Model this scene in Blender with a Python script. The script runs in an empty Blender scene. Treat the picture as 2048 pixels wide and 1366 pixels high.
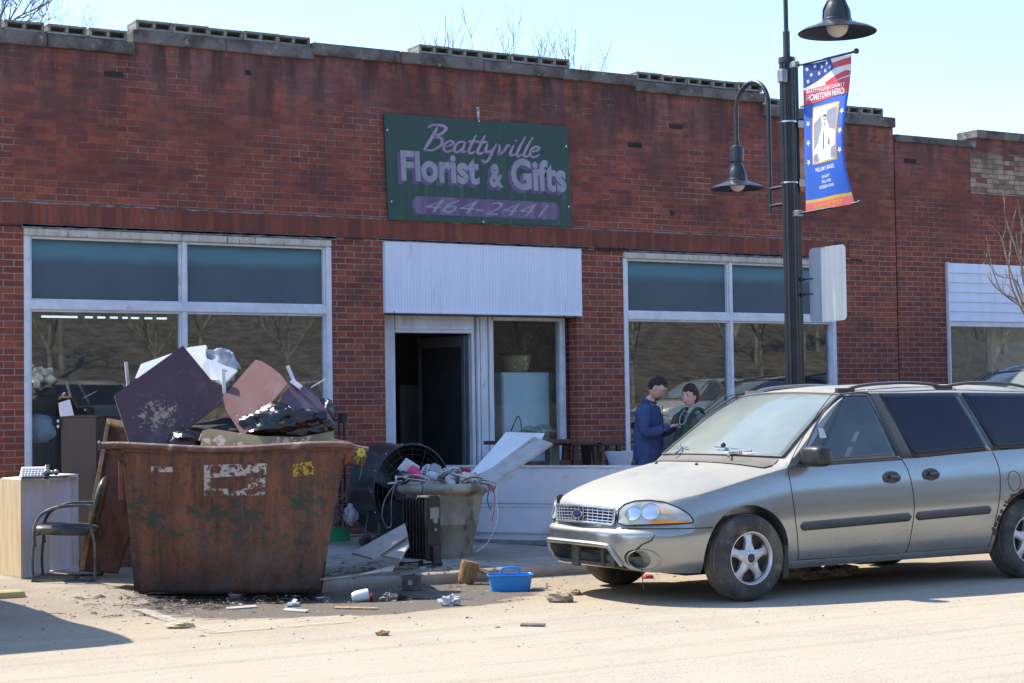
import bpy, bmesh, math, random
from mathutils import Vector as V, Matrix, noise as mnoise
sc = bpy.context.scene
R = math.radians
# ------------------------------------------------------------------ camera, sky, sun
FPX, HC, YAW, PIT, ROL = 3600.0, 1.5, R(31.1), math.atan(142/3600), .015
_F = V((math.sin(YAW)*math.cos(PIT), math.cos(YAW)*math.cos(PIT), math.sin(PIT)))
_r = V((math.cos(YAW), -math.sin(YAW), 0)); _u = _r.cross(_F)
_R = _r*math.cos(ROL)-_u*math.sin(ROL); _U = _u*math.cos(ROL)+_r*math.sin(ROL)
CAM = V((0, 0, HC))
cd = bpy.data.cameras.new('camera'); cam = bpy.data.objects.new('camera', cd); sc.collection.objects.link(cam)
cd.sensor_width = 36; cd.lens = FPX/2048*36; cd.clip_end = 2000; cd.clip_start = .1
cam.matrix_world = Matrix(((_R.x, _U.x, -_F.x, 0), (_R.y, _U.y, -_F.y, 0), (_R.z, _U.z, -_F.z, HC), (0, 0, 0, 1)))
sc.camera = cam
SX, SY = .42, .66                       # shadow offset on the ground per metre of height
sundir = V((-SX, SY, 1)).normalized()
sl = bpy.data.lights.new('sun', 'SUN'); so = bpy.data.objects.new('sun', sl); sc.collection.objects.link(so)
sl.energy = 3.25; sl.angle = R(.6); sl.color = (1, .94, .84)
so.rotation_euler = sundir.to_track_quat('Z', 'Y').to_euler()
w = bpy.data.worlds.new('World'); sc.world = w; w.use_nodes = True
nt = w.node_tree; bg = nt.nodes['Background']; sk = nt.nodes.new('ShaderNodeTexSky'); sk.sky_type = 'NISHITA'
sk.sun_disc = False; sk.sun_elevation = math.asin(sundir.z); sk.sun_rotation = math.atan2(sundir.x, sundir.y) % (2*math.pi)
sk.air_density = 1.0; sk.dust_density = .3; sk.ozone_density = 2.4; sk.altitude = 200
tint = nt.nodes.new('ShaderNodeMix'); tint.data_type = 'RGBA'; tint.blend_type = 'MULTIPLY'; tint.inputs[0].default_value = 1; tint.inputs[7].default_value = (.86, .905, .99, 1)
nt.links.new(sk.outputs[0], tint.inputs[6]); nt.links.new(tint.outputs[2], bg.inputs[0]); bg.inputs[1].default_value = .15
sc.view_settings.view_transform = 'Standard'; sc.view_settings.look = 'None'; sc.view_settings.gamma = 1
sc.view_settings.exposure = 1.26
sc.render.resolution_x, sc.render.resolution_y = 1024, 683

def ray(x, y): return _F+_R*((x-1024)/FPX)-_U*((y-683)/FPX)
def YP(x, y, yy): d = ray(x, y); return CAM+d*(yy/d.y)          # a pixel of the photo onto the vertical plane Y=yy
def GP(x, y, z=0): d = ray(x, y); return CAM+d*((z-HC)/d.z)      # onto the level z
def DP(x, y, dd): return CAM+ray(x, y)*dd                        # at a given distance along the view axis
WY = 17.6
# ------------------------------------------------------------------ materials
def mk(name, col, col2=None, scale=6, rough=.6, metal=0, bump=0, bscale=None, lo=.42, hi=.62, stretch=(1, 1, 1),
       coat=0, dust=0, dustcol=(.42, .36, .27), detail=6, spec=None, world=False, third=None, tlo=.58, thi=.64, tscale=3, roughvar=0, sheen=0):
    m = bpy.data.materials.new(name); m.use_nodes = True; n = m.node_tree.nodes; l = m.node_tree.links
    p = n['Principled BSDF']; p.inputs['Roughness'].default_value = rough; p.inputs['Metallic'].default_value = metal
    p.inputs['Coat Weight'].default_value = coat; p.inputs['Coat Roughness'].default_value = .08
    if spec is not None: p.inputs['Specular IOR Level'].default_value = spec
    if sheen: p.inputs['Sheen Weight'].default_value = sheen
    if world: src = n.new('ShaderNodeNewGeometry').outputs['Position']
    else: src = n.new('ShaderNodeTexCoord').outputs['Object']
    mp = n.new('ShaderNodeMapping'); mp.inputs['Scale'].default_value = stretch; l.new(src, mp.inputs[0])
    def nz(sc_, det=detail):
        t = n.new('ShaderNodeTexNoise'); t.inputs['Scale'].default_value = sc_; t.inputs['Detail'].default_value = det
        t.inputs['Roughness'].default_value = .62; l.new(mp.outputs[0], t.inputs['Vector']); return t.outputs[0]
    def rng(s, a, b, c=0, d=1):
        r = n.new('ShaderNodeMapRange'); r.inputs[1].default_value = a; r.inputs[2].default_value = b
        r.inputs[3].default_value = c; r.inputs[4].default_value = d; l.new(s, r.inputs[0]); return r.outputs[0]
    def mix(fac, a, b):
        x = n.new('ShaderNodeMix'); x.data_type = 'RGBA'; l.new(fac, x.inputs[0])
        for s, i in ((a, 6), (b, 7)):
            if isinstance(s, tuple): x.inputs[i].default_value = (*s, 1)
            else: l.new(s, x.inputs[i])
        return x.outputs[2]
    c = col
    if col2 is None: col2 = tuple(v*.8 for v in col)
    c = mix(rng(nz(scale), lo, hi), col, col2)
    if third: c = mix(rng(nz(tscale), tlo, thi), c, third)
    if dust:
        g = n.new('ShaderNodeNewGeometry'); s = n.new('ShaderNodeSeparateXYZ'); l.new(g.outputs['Normal'], s.inputs[0])
        k = rng(s.outputs[2], .0, .75, 0, dust)
        mm = n.new('ShaderNodeMath'); mm.operation = 'MULTIPLY'; l.new(k, mm.inputs[0]); l.new(rng(nz(3.1), .25, .6, .35, 1), mm.inputs[1])
        c = mix(mm.outputs[0], c, dustcol)
        l.new(rng(mm.outputs[0], 0, 1, rough, .75), p.inputs['Roughness'])
        if metal: l.new(rng(mm.outputs[0], 0, 1, metal, 0), p.inputs['Metallic'])
    elif roughvar: l.new(rng(nz(scale*1.7), .3, .7, max(.03, rough-roughvar), rough+roughvar), p.inputs['Roughness'])
    l.new(c, p.inputs['Base Color'])
    if bump:
        b = n.new('ShaderNodeBump'); b.inputs['Strength'].default_value = min(1, bump); b.inputs['Distance'].default_value = .01*max(1, bump)
        l.new(nz(bscale or scale*4), b.inputs['Height']); l.new(b.outputs[0], p.inputs['Normal'])
    m['_x'] = 1
    return m

def nodes(m): return m.node_tree.nodes, m.node_tree.links, m.node_tree.nodes['Principled BSDF']
class NB:                                   # tiny node builder
    def __init__(s, name):
        s.m = bpy.data.materials.new(name); s.m.use_nodes = True; s.n = s.m.node_tree.nodes; s.l = s.m.node_tree.links
        s.p = s.n['Principled BSDF']; s.pos = s.n.new('ShaderNodeNewGeometry')
        s.P = s.pos.outputs['Position']; s.O = s.n.new('ShaderNodeTexCoord').outputs['Object']
    def val(s, x, inp):
        if isinstance(x, (int, float)): inp.default_value = x
        elif isinstance(x, tuple): inp.default_value = (*x, 1) if len(inp.default_value) == 4 and len(x) == 3 else x
        else: s.l.new(x, inp)
    def math(s, op, a, b=0, c=0):
        t = s.n.new('ShaderNodeMath'); t.operation = op; s.val(a, t.inputs[0]); s.val(b, t.inputs[1]); s.val(c, t.inputs[2]); return t.outputs[0]
    def rng(s, v, a, b, c=0, d=1, smooth=False):
        r = s.n.new('ShaderNodeMapRange'); s.val(v, r.inputs[0])
        if smooth: r.interpolation_type = 'SMOOTHSTEP'
        for i, x in enumerate((a, b, c, d)): r.inputs[i+1].default_value = x
        return r.outputs[0]
    def mix(s, f, a, b, mode='MIX'):
        x = s.n.new('ShaderNodeMix'); x.data_type = 'RGBA'; x.blend_type = mode; s.val(f, x.inputs[0]); s.val(a, x.inputs[6]); s.val(b, x.inputs[7]); return x.outputs[2]
    def noise(s, sc_, src=None, st=(1, 1, 1), det=6, ro=.6, loc=(0, 0, 0), out=0, dist=0):
        mp = s.n.new('ShaderNodeMapping'); mp.inputs['Scale'].default_value = st; mp.inputs['Location'].default_value = loc
        s.l.new(src or s.P, mp.inputs[0]); t = s.n.new('ShaderNodeTexNoise'); t.inputs['Scale'].default_value = sc_
        t.inputs['Detail'].default_value = det; t.inputs['Roughness'].default_value = ro; t.inputs['Distortion'].default_value = dist
        s.l.new(mp.outputs[0], t.inputs['Vector']); return t.outputs[out]
    def xyz(s, v=None):
        t = s.n.new('ShaderNodeSeparateXYZ'); s.l.new(v or s.P, t.inputs[0]); return t.outputs
    def comb(s, x, y, z=0):
        t = s.n.new('ShaderNodeCombineXYZ'); s.val(x, t.inputs[0]); s.val(y, t.inputs[1]); s.val(z, t.inputs[2]); return t.outputs[0]
    def bump(s, h, st=.5, d=.01, nrm=None):
        b = s.n.new('ShaderNodeBump'); b.inputs['Strength'].default_value = st; b.inputs['Distance'].default_value = d
        s.val(h, b.inputs['Height'])
        if nrm: s.l.new(nrm, b.inputs['Normal'])
        s.l.new(b.outputs[0], s.p.inputs['Normal']); return b.outputs[0]
    def set(s, **k):
        for a, b in k.items(): s.val(b, s.p.inputs[a.replace('_', ' ')])
        return s.m

def brick_mat(name, bw=.2115, bh=.0667, c1=(.38, .098, .050), c2=(.20, .050, .032), mort=(.36, .30, .24), z0=3.405, yellow=False, soldier=False):
    b = NB(name); x, y, z = b.xyz()[0:3]
    u = b.math('ADD', x, y); v = b.math('SUBTRACT', z, z0)
    wob = b.math('MULTIPLY', b.math('SUBTRACT', b.noise(.9), .5), .012); v = b.math('ADD', v, wob)
    wobu = b.math('MULTIPLY', b.math('SUBTRACT', b.noise(5, loc=(3, 2, 1)), .5), .007); u = b.math('ADD', u, wobu)
    t = b.n.new('ShaderNodeTexBrick'); t.offset = 0 if soldier else .5; t.inputs['Scale'].default_value = 1
    t.inputs['Brick Width'].default_value = bw; t.inputs['Row Height'].default_value = bh
    t.inputs['Mortar Size'].default_value = .0052; t.inputs['Mortar Smooth'].default_value = .25
    t.inputs['Bias'].default_value = -.1
    t.inputs['Color1'].default_value = (*c1, 1); t.inputs['Color2'].default_value = (*c2, 1); t.inputs['Mortar'].default_value = (*mort, 1)
    b.l.new(b.comb(u, v), t.inputs['Vector'])
    row = b.math('FLOOR', b.math('DIVIDE', v, bh)); od = b.math('MULTIPLY', b.math('MODULO', b.math('ABSOLUTE', row), 2), .5)
    col = b.math('FLOOR', b.math('ADD', b.math('DIVIDE', u, bw), od if not soldier else 0))
    wn = b.n.new('ShaderNodeTexWhiteNoise'); wn.noise_dimensions = '2D'; b.l.new(b.comb(col, row), wn.inputs[0])
    r = wn.outputs[0]; mor = b.rng(t.outputs['Fac'], .1, .7)
    c = b.mix(b.rng(b.noise(28), .35, .7, 0, .35), t.outputs['Color'], (c2[0]*.75, c2[1]*.8, c2[2]*.9))
    if yellow:
        c = b.mix(b.rng(r, .86, .87), c, (.27, .08, .06)); c = b.mix(b.rng(b.noise(3), .5, .7, 0, .55), c, (.16, .14, .12))
    elif not soldier:
        c = b.mix(b.math('MULTIPLY', b.rng(r, .945, .95), b.math('SUBTRACT', 1, mor)), c, (.045, .035, .042))
        c = b.mix(b.math('MULTIPLY', b.rng(r, 0, 1, -.5, .5), b.math('SUBTRACT', 1, mor)), c, (.40, .075, .045))
    if not soldier: c = b.mix(b.math('MULTIPLY', b.math('SUBTRACT', b.rng(r, .70, .72), b.rng(r, .94, .945)), b.math('SUBTRACT', .55, b.math('MULTIPLY', mor, .55))), c, (.11, .04, .04))
    # upper wall: dirtier joints, bloom and soot
    up = b.rng(z, 3.5, 3.95); n1 = b.noise(1.3, st=(1, 1, 1.6), det=8); n2 = b.noise(2.6, st=(1.6, 1, .45), loc=(7, 1, 3), det=8)
    dm = b.math('MULTIPLY', up, b.rng(b.noise(1.5, loc=(4, 4, 4), det=8), .50, .62, .8, .05))
    c = b.mix(b.math('MULTIPLY', dm, mor), c, (.15, .085, .07))
    c = b.mix(b.math('MULTIPLY', b.rng(b.noise(7, st=(1, 1, 2), det=8), .50, .70, 0, .55), up), c, (.12, .038, .032))
    c = b.mix(b.math('MULTIPLY', up, b.rng(n1, .42, .62, 0, .55)), c, (.095, .038, .036))
    top = b.rng(z, 4.25, 5.35)
    c = b.mix(b.math('MULTIPLY', top, b.rng(n2, .42, .62, 0, .45)), c, (.27, .16, .165))
    c = b.mix(b.math('MULTIPLY', b.rng(z, 4.2, 5.3), b.rng(b.noise(3.3, st=(2, 1, .35), loc=(1, 9, 2), det=9), .43, .62, 0, .85)), c, (.055, .034, .032))
    c = b.mix(b.math('MULTIPLY', mor, b.rng(b.noise(2.3, loc=(9, 9, 9), det=9, ro=.7), .56, .72, 0, .45)), c, (.62, .58, .53))
    c = b.mix(b.rng(b.noise(2.1, loc=(12, 3, 6), det=10, ro=.72), .55, .68, 0, .5), c, (.095, .045, .036))
    # grime near the pavement
    c = b.mix(b.math('MULTIPLY', b.rng(z, 1.1, .2), b.rng(b.noise(4), .35, .65, .2, .7)), c, (.11, .065, .045))
    b.bump(b.math('ADD', b.math('MULTIPLY', t.outputs['Fac'], -1), b.math('MULTIPLY', b.noise(60), .25)), .8, .009)
    return b.set(Base_Color=c, Roughness=.88)
M = {}
M['brick'] = brick_mat('brick_wall'); M['soldier'] = brick_mat('soldier_brick', bw=.0705, bh=.5, z0=3.25, soldier=True, mort=(.12, .075, .06), c1=(.30, .080, .044), c2=(.15, .042, .030))
M['brick2'] = brick_mat('brick_wall_neighbour', c1=(.33, .085, .046), c2=(.19, .046, .032), z0=3.42, bw=.205)
M['ybrick'] = brick_mat('buff_brick', c1=(.50, .43, .28), c2=(.42, .35, .22), mort=(.25, .22, .18), yellow=True, z0=5.0)
M['coping'] = mk('weathered_coping', (.17, .155, .14), (.07, .062, .055), 4, .9, bump=.7, third=(.27, .26, .22), tlo=.6, thi=.66, tscale=9, world=True)
M['block'] = mk('concrete_block', (.34, .33, .29), (.22, .21, .185), 8, .95, bump=.8, bscale=90, third=(.12, .12, .10), tscale=5)
M['white'] = mk('white_frame_paint', (.78, .80, .83), (.66, .68, .72), 5, .45, third=(.42, .38, .31), tlo=.64, thi=.74, tscale=7, world=True)
M['head'] = mk('stained_head_trim', (.60, .57, .50), (.48, .43, .34), 4, .6, third=(.33, .17, .06), tlo=.6, thi=.66, tscale=6, stretch=(3, 1, .6), world=True)
M['jamb'] = mk('door_jamb_paint', (.74, .76, .78), (.58, .60, .61), 3, .55, third=(.25, .22, .18), tlo=.63, thi=.72, tscale=8, world=True, stretch=(2, 2, .6))
M['panelw'] = mk('white_fascia', (.80, .86, .97), (.75, .80, .92), 2, .5, third=(.55, .53, .50), tlo=.62, thi=.74, tscale=5, world=True, stretch=(4, 1, .4))
M['siding'] = mk('siding_white', (.78, .83, .93), (.72, .77, .88), 2, .5, third=(.50, .44, .33), tlo=.63, thi=.75, tscale=4, world=True, stretch=(3, 1, .5))
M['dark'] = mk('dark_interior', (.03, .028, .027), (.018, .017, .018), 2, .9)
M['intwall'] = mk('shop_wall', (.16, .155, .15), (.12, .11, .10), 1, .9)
M['black'] = mk('black_plastic', (.018, .018, .02), (.03, .03, .03), 8, .42, roughvar=.1)
M['blackmetal'] = mk('black_enamel', (.022, .023, .027), (.035, .036, .04), 8, .38, coat=.2, roughvar=.08)
M['rubber'] = mk('tyre_rubber', (.045, .042, .038), (.15, .13, .10), 4, .85, lo=.40, hi=.68, bump=.2, third=(.19, .165, .125), tlo=.55, thi=.68, tscale=9)
M['mudrubber'] = mk('muddy_tread', (.20, .17, .125), (.08, .07, .06), 6, .95, bump=.5)
M['chrome'] = mk('bright_metal', (.62, .63, .64), (.5, .5, .5), 6, .25, metal=.9)
M['alloy'] = mk('alloy_rim', (.66, .68, .70), (.52, .52, .52), 9, .35, metal=.6)
M['greym'] = mk('grey_metal', (.35, .36, .37), (.27, .28, .29), 6, .4, metal=.6)
M['signback'] = mk('bare_aluminium_sign', (.42, .46, .50), (.36, .40, .45), 3, .45, metal=.35, third=(.6, .63, .66), tlo=.62, thi=.7, tscale=2.2, stretch=(6, 6, .3))
M['plaswhite'] = mk('white_plastic', (.74, .75, .77), (.64, .65, .68), 4, .35)
M['foam'] = mk('white_foam_board', (.80, .80, .80), (.70, .70, .69), 3, .7, third=(.45, .40, .33), tlo=.68, thi=.72, tscale=6)
M['wood'] = mk('pine_panel', (.60, .45, .25), (.50, .35, .17), 4, .6, stretch=(6, 6, .5), third=(.33, .2, .1), tlo=.68, thi=.74, tscale=3)
M['brown'] = mk('dark_brown_veneer', (.055, .028, .020), (.035, .018, .014), 5, .4, dust=.25, stretch=(1, 1, .3))
M['card'] = mk('brown_board', (.17, .075, .04), (.09, .04, .024), 5, .75, stretch=(3, 3, .6))
M['raw'] = mk('raw_board_edge', (.42, .26, .13), (.30, .17, .08), 20, .8)
M['tan'] = mk('tan_board', (.36, .27, .14), (.27, .19, .09), 4, .7, third=(.62, .50, .34), tlo=.56, thi=.60, tscale=9)
def muddy(name, c1, c2, cx, cz, rad):
    b = NB(name); x, y, z = b.xyz(b.O)[0:3]; ax = b.math('DIVIDE', b.math('SUBTRACT', x, cx), rad*1.5); az = b.math('DIVIDE', b.math('SUBTRACT', z, cz), rad)
    d = b.math('SQRT', b.math('ADD', b.math('MULTIPLY', ax, ax), b.math('MULTIPLY', az, az))); n_ = b.noise(17, b.O, st=(1, 1, 1), det=10, ro=.75)
    m = b.rng(b.math('SUBTRACT', n_, b.math('MULTIPLY', d, .17)), .46, .49); c = b.mix(b.rng(b.noise(3, b.O, det=8), .35, .65), c1, c2)
    c = b.mix(b.rng(b.noise(4, b.O, loc=(4, 1, 2), det=10), .56, .72, 0, .35), c, (.25, .20, .22)); sp = b.rng(b.noise(40, b.O, det=3), .70, .73, 0, .8); c = b.mix(sp, c, (.40, .32, .24)); c = b.mix(m, c, (.42, .33, .22))
    return b.set(Base_Color=c, Roughness=b.rng(m, 0, 1, .36, .9))
M['purple'] = muddy('purple_laminate', (.10, .046, .050), (.075, .034, .038), -.06, .30, .2)
M['purple2'] = muddy('purple_laminate_clean', (.13, .080, .10), (.10, .062, .08), .6, -.6, .1)
M['mauve'] = mk('muddy_mauve_laminate', (.22, .075, .07), (.30, .13, .13), 3, .35, lo=.4, hi=.65, third=(.55, .42, .34), tlo=.66, thi=.69, tscale=7)
M['mauve2'] = muddy('muddy_mauve_laminate', (.15, .048, .038), (.205, .088, .078), .1, .12, .22)
M['bag'] = mk('black_bag_film', (.010, .010, .012), (.016, .016, .018), 6, .2, coat=.3, roughvar=.08, bump=1, bscale=16)
M['clear'] = mk('crumpled_clear_film', (.55, .57, .58), (.25, .27, .28), 12, .25)
M['planter'] = mk('planter_resin', (.38, .35, .27), (.25, .225, .17), 5, .75, bump=.4, third=(.13, .12, .085), tscale=4, stretch=(1, 1, .6))
M['plank'] = mk('dirty_white_plank', (.50, .47, .42), (.40, .36, .30), 5, .7, third=(.25, .20, .14), tlo=.64, thi=.7, tscale=8)
M['case'] = mk('white_case_enamel', (.76, .79, .84), (.70, .72, .77), 2, .35, third=(.45, .41, .33), tlo=.54, thi=.72, tscale=3)
M['pink'] = mk('pink_plastic', (.75, .05, .14), (.6, .04, .11), 4, .4)
M['blue'] = mk('blue_plastic', (.03, .27, .68), (.025, .22, .60), 4, .35)
M['red'] = mk('red_plastic', (.55, .03, .04), (.4, .02, .03), 4, .4)
M['green'] = mk('green_plastic', (.03, .35, .12), None, 4, .4)
M['mud'] = mk('dried_mud', (.42, .33, .22), (.26, .19, .12), 12, .95, bump=1, bscale=40)
M['straw'] = mk('mud_caked_bristle', (.36, .22, .10), (.20, .11, .05), 30, .95, bump=1, stretch=(1, 1, .2))
M['paper'] = mk('paper', (.72, .74, .80), (.62, .64, .70), 5, .7)
M['lilac'] = mk('lilac_paper', (.55, .52, .80), None, 5, .7)
M['leather'] = mk('worn_leather', (.07, .035, .028), (.16, .09, .07), 5, .4, lo=.5, hi=.7)
M['vinyl'] = mk('muddy_dark_vinyl', (.025, .038, .040), (.16, .14, .115), 6, .4, lo=.46, hi=.62)
M['tubeg'] = mk('mud_smeared_tube', (.05, .07, .065), (.18, .16, .13), 9, .4, metal=.3, lo=.45, hi=.65)
M['bark'] = mk('bare_bark', (.17, .14, .12), (.09, .075, .065), 10, .9, stretch=(1, 1, .3))
M['bark3'] = mk('wood_bark', (.25, .22, .175), (.13, .115, .09), 4, .9); M['bark2'] = mk('pale_twig', (.34, .26, .19), (.20, .15, .12), 10, .9)
M['skin'] = mk('skin', (.74, .46, .37), (.68, .38, .29), 20, .5)
M['denim'] = mk('blue_coverall_cloth', (.055, .085, .20), (.04, .062, .15), 9, .85, bump=.8, bscale=14)
M['grnapron'] = mk('green_apron_cloth', (.012, .10, .05), (.01, .075, .038), 9, .85)
M['greyshirt'] = mk('grey_shirt_cloth', (.17, .16, .17), (.13, .12, .13), 9, .85, bump=.5, bscale=20)
M['hair'] = mk('dark_hair', (.020, .012, .009), (.05, .030, .02), 60, .6, stretch=(1, 1, .25), bump=1)
M['hair2'] = mk('auburn_hair', (.085, .028, .015), (.035, .012, .008), 60, .6, stretch=(1, 1, .25), bump=1)
M['jeans'] = mk('dark_trousers', (.03, .035, .05), None, 9, .9)
# ------------------------------------------------------------------ mesh helpers
ORG = {}
class MB:
    def __init__(s, T=None): s.v = []; s.f = []; s.mi = []; s.T = T; s.cur = 0
    def add(s, vs, fs, T=None):
        k = len(s.v); T = T if T is not None else s.T
        for p in vs:
            p = V(p); s.v.append(T @ p if T is not None else p)
        for f in fs: s.f.append([i+k for i in f]); s.mi.append(s.cur)
        return s
    def box(s, x0, x1, y0, y1, z0, z1, M_=None):
        vs = [(x, y, z) for z in (z0, z1) for x, y in ((x0, y0), (x1, y0), (x1, y1), (x0, y1))]
        if M_ is not None: vs = [M_ @ V(p) for p in vs]
        return s.add(vs, [(3, 2, 1, 0), (4, 5, 6, 7), (0, 1, 5, 4), (1, 2, 6, 5), (2, 3, 7, 6), (3, 0, 4, 7)])
    def poly(s, pts, ext):
        pts = [V(p) for p in pts]; n = len(pts); e = V(ext)
        c = V((0, 0, 0))
        for i in range(n): c += pts[i].cross(pts[(i+1) % n])
        if c.dot(e) > 0: pts = pts[::-1]
        return s.add(pts+[p+e for p in pts], [tuple(range(n)), tuple(range(2*n-1, n-1, -1))]+[(i, i+n, (i+1) % n+n, (i+1) % n) for i in range(n)])
    def plate(s, pts, t):                       # polygon thickened by t along its normal, away from the camera
        pts = [V(p) for p in pts]; nrm = (pts[1]-pts[0]).cross(pts[2]-pts[0]).normalized()
        if nrm.dot(pts[0]-CAM) < 0: nrm = -nrm
        return s.poly(pts, nrm*t)
    def tube(s, pts, r, n=8, cap=True):
        pts = [V(p) for p in pts]; m = len(pts); rs = r if isinstance(r, (list, tuple)) else [r]*m
        vs = []; up = None
        for i, p in enumerate(pts):
            d = (pts[min(i+1, m-1)]-pts[max(i-1, 0)]).normalized()
            if up is None: up = d.orthogonal().normalized()
            up = (up-d*up.dot(d)).normalized(); b = d.cross(up)
            for k in range(n):
                a = 2*math.pi*k/n; vs.append(p+(up*math.cos(a)+b*math.sin(a))*rs[i])
        fs = [(i*n+k, i*n+(k+1) % n, (i+1)*n+(k+1) % n, (i+1)*n+k) for i in range(m-1) for k in range(n)]
        if cap: fs += [tuple(range(n-1, -1, -1)), tuple(range((m-1)*n, m*n))]
        return s.add(vs, fs)
    def lathe(s, prof, n=32, M_=None, arc=1.0):
        vs = []; m = len(prof)
        for r, z in prof:
            for k in range(n): a = 2*math.pi*k/n; vs.append(V((r*math.cos(a), r*math.sin(a), z)))
        if M_ is not None: vs = [M_ @ p for p in vs]
        fs = [(i*n+k, i*n+(k+1) % n, (i+1)*n+(k+1) % n, (i+1)*n+k) for i in range(m-1) for k in range(n)]
        return s.add(vs, fs)
    def grid(s, fn, nu, nv):
        vs = [fn(i/nu, j/nv) for j in range(nv+1) for i in range(nu+1)]; k = nu+1
        return s.add(vs, [(j*k+i, j*k+i+1, (j+1)*k+i+1, (j+1)*k+i) for j in range(nv) for i in range(nu)])
    def ball(s, c, r, n=12, M_=None, dis=None):
        vs = []; fs = []; rr = r if isinstance(r, (tuple, list)) else (r, r, r); m = n//2+2
        for j in range(m+1):
            t = math.pi*j/m
            for k in range(n):
                a = 2*math.pi*k/n; q = V((math.sin(t)*math.cos(a), math.sin(t)*math.sin(a), math.cos(t)))
                if dis: q = q*dis(q)
                q = V((q.x*rr[0], q.y*rr[1], q.z*rr[2]))
                if M_ is not None: q = M_ @ q
                vs.append(q+V(c))
        for j in range(m):
            for k in range(n): fs.append((j*n+k, (j+1)*n+k, (j+1)*n+(k+1) % n, j*n+(k+1) % n))
        return s.add(vs, fs)
    def build(s, name, mat, parent=None, smooth=False, bevel=0, weld=False, angle=None, solid=0):
        me = bpy.data.meshes.new(name); o = bpy.data.objects.new(name, me); sc.collection.objects.link(o)
        if parent is not None: org = ORG[parent.name]; o.parent = parent
        else:
            xs = [p.x for p in s.v]; ys = [p.y for p in s.v]; org = V(((min(xs)+max(xs))/2, (min(ys)+max(ys))/2, min(p.z for p in s.v))); o.location = org
        ORG[o.name] = org
        me.from_pydata([p-org for p in s.v], [], s.f)
        for mt in (mat if isinstance(mat, list) else [mat]): me.materials.append(M[mt] if isinstance(mt, str) else mt)
        if isinstance(mat, list):
            for p, i in zip(me.polygons, s.mi): p.material_index = i
        if weld:
            bm = bmesh.new(); bm.from_mesh(me); bmesh.ops.remove_doubles(bm, verts=bm.verts, dist=weld if isinstance(weld, float) else 1e-4)
            bmesh.ops.recalc_face_normals(bm, faces=bm.faces); bm.to_mesh(me); bm.free()
        if smooth:
            me.polygons.foreach_set('use_smooth', [True]*len(me.polygons)); me.set_sharp_from_angle(angle=R(angle or 40))
        if bevel:
            b = o.modifiers.new('bevel', 'BEVEL'); b.width = bevel; b.segments = 2; b.limit_method = 'ANGLE'; b.angle_limit = R(35)
        if solid:
            b = o.modifiers.new('solid', 'SOLIDIFY'); b.thickness = solid
        me.update(); return o
def tag(o, label, cat, group=None, kind=None):
    if label: o['label'] = label
    if cat: o['category'] = cat
    if group: o['group'] = group
    if kind: o['kind'] = kind
    return o
def thing(name, label, cat, loc=(0, 0, 0), group=None):
    o = bpy.data.objects.new(name, None); sc.collection.objects.link(o); o.location = loc; o.empty_display_size = .2
    ORG[o.name] = V(loc); return tag(o, label, cat, group)
def copy_tree(o, parent=None):
    c = o.copy(); sc.collection.objects.link(c)
    if parent is not None: c.parent = parent
    ORG[c.name] = ORG[o.name]
    for ch in [q for q in bpy.data.objects if q.parent == o]: copy_tree(ch, c)
    return c
def TR(loc, rz=0, rx=0, ry=0): return Matrix.Translation(V(loc)) @ Matrix.Rotation(rz, 4, 'Z') @ Matrix.Rotation(ry, 4, 'Y') @ Matrix.Rotation(rx, 4, 'X')
def catmull(P, n=6):
    P = [V(p) for p in P]; out = []; m = len(P)
    for i in range(m-1):
        a, b, c, d = P[max(i-1, 0)], P[i], P[i+1], P[min(i+2, m-1)]
        for k in range(n):
            t = k/n; out.append(.5*((2*b)+(c-a)*t+(2*a-5*b+4*c-d)*t*t+(3*b-a-3*c+d)*t**3))
    out.append(P[-1]); return out
def interp(tab, x):
    if x <= tab[0][0]: return tab[0][1]
    for (a, b), (c, d) in zip(tab, tab[1:]):
        if x <= c: t = (x-a)/(c-a); return b+(d-b)*t
    return tab[-1][1]
def sm(t): t = max(0, min(1, t)); return t*t*(3-2*t)
def text2d(s, size, bold=0, shear=0, sx=1):
    c = bpy.data.curves.new('t', 'FONT'); c.body = s; c.size = size; c.offset = bold; c.shear = shear; c.resolution_u = 4; c.align_x = 'CENTER'; c.align_y = 'CENTER'
    c.fill_mode = 'FRONT' if hasattr(c, 'fill_mode') else c.fill_mode
    o = bpy.data.objects.new('t', c); sc.collection.objects.link(o); dg = bpy.context.evaluated_depsgraph_get()
    me = bpy.data.meshes.new_from_object(o.evaluated_get(dg)); vs = [(v.co.x*sx, v.co.y) for v in me.vertices]; fs = [list(p.vertices) for p in me.polygons]
    bpy.data.objects.remove(o); bpy.data.curves.remove(c); bpy.data.meshes.remove(me); return vs, fs
def stroke2d(pts, wd, taper=True):               # flat brush stroke: list of (x,y) -> strip
    P = catmull([(x, y, 0) for x, y in pts], 6); m = len(P); vs = []
    for i, p in enumerate(P):
        d = (P[min(i+1, m-1)]-P[max(i-1, 0)]).normalized(); nn = V((-d.y, d.x, 0)); t = i/(m-1)
        ww = wd*(.55+.45*min(1, 4*t, 4*(1-t))) if taper else wd
        vs += [(p+nn*ww).xy[:], (p-nn*ww).xy[:]]
    return vs, [(2*i, 2*i+1, 2*i+3, 2*i+2) for i in range(m-1)]
def rrect(w_, h_, r, n=6):
    out = []
    for cx, cy, a0 in ((w_/2-r, h_/2-r, 0), (-w_/2+r, h_/2-r, 90), (-w_/2+r, -h_/2+r, 180), (w_/2-r, -h_/2+r, 270)):
        for k in range(n+1): a = R(a0+90*k/n); out.append((cx+r*math.cos(a), cy+r*math.sin(a)))
    return out
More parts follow.
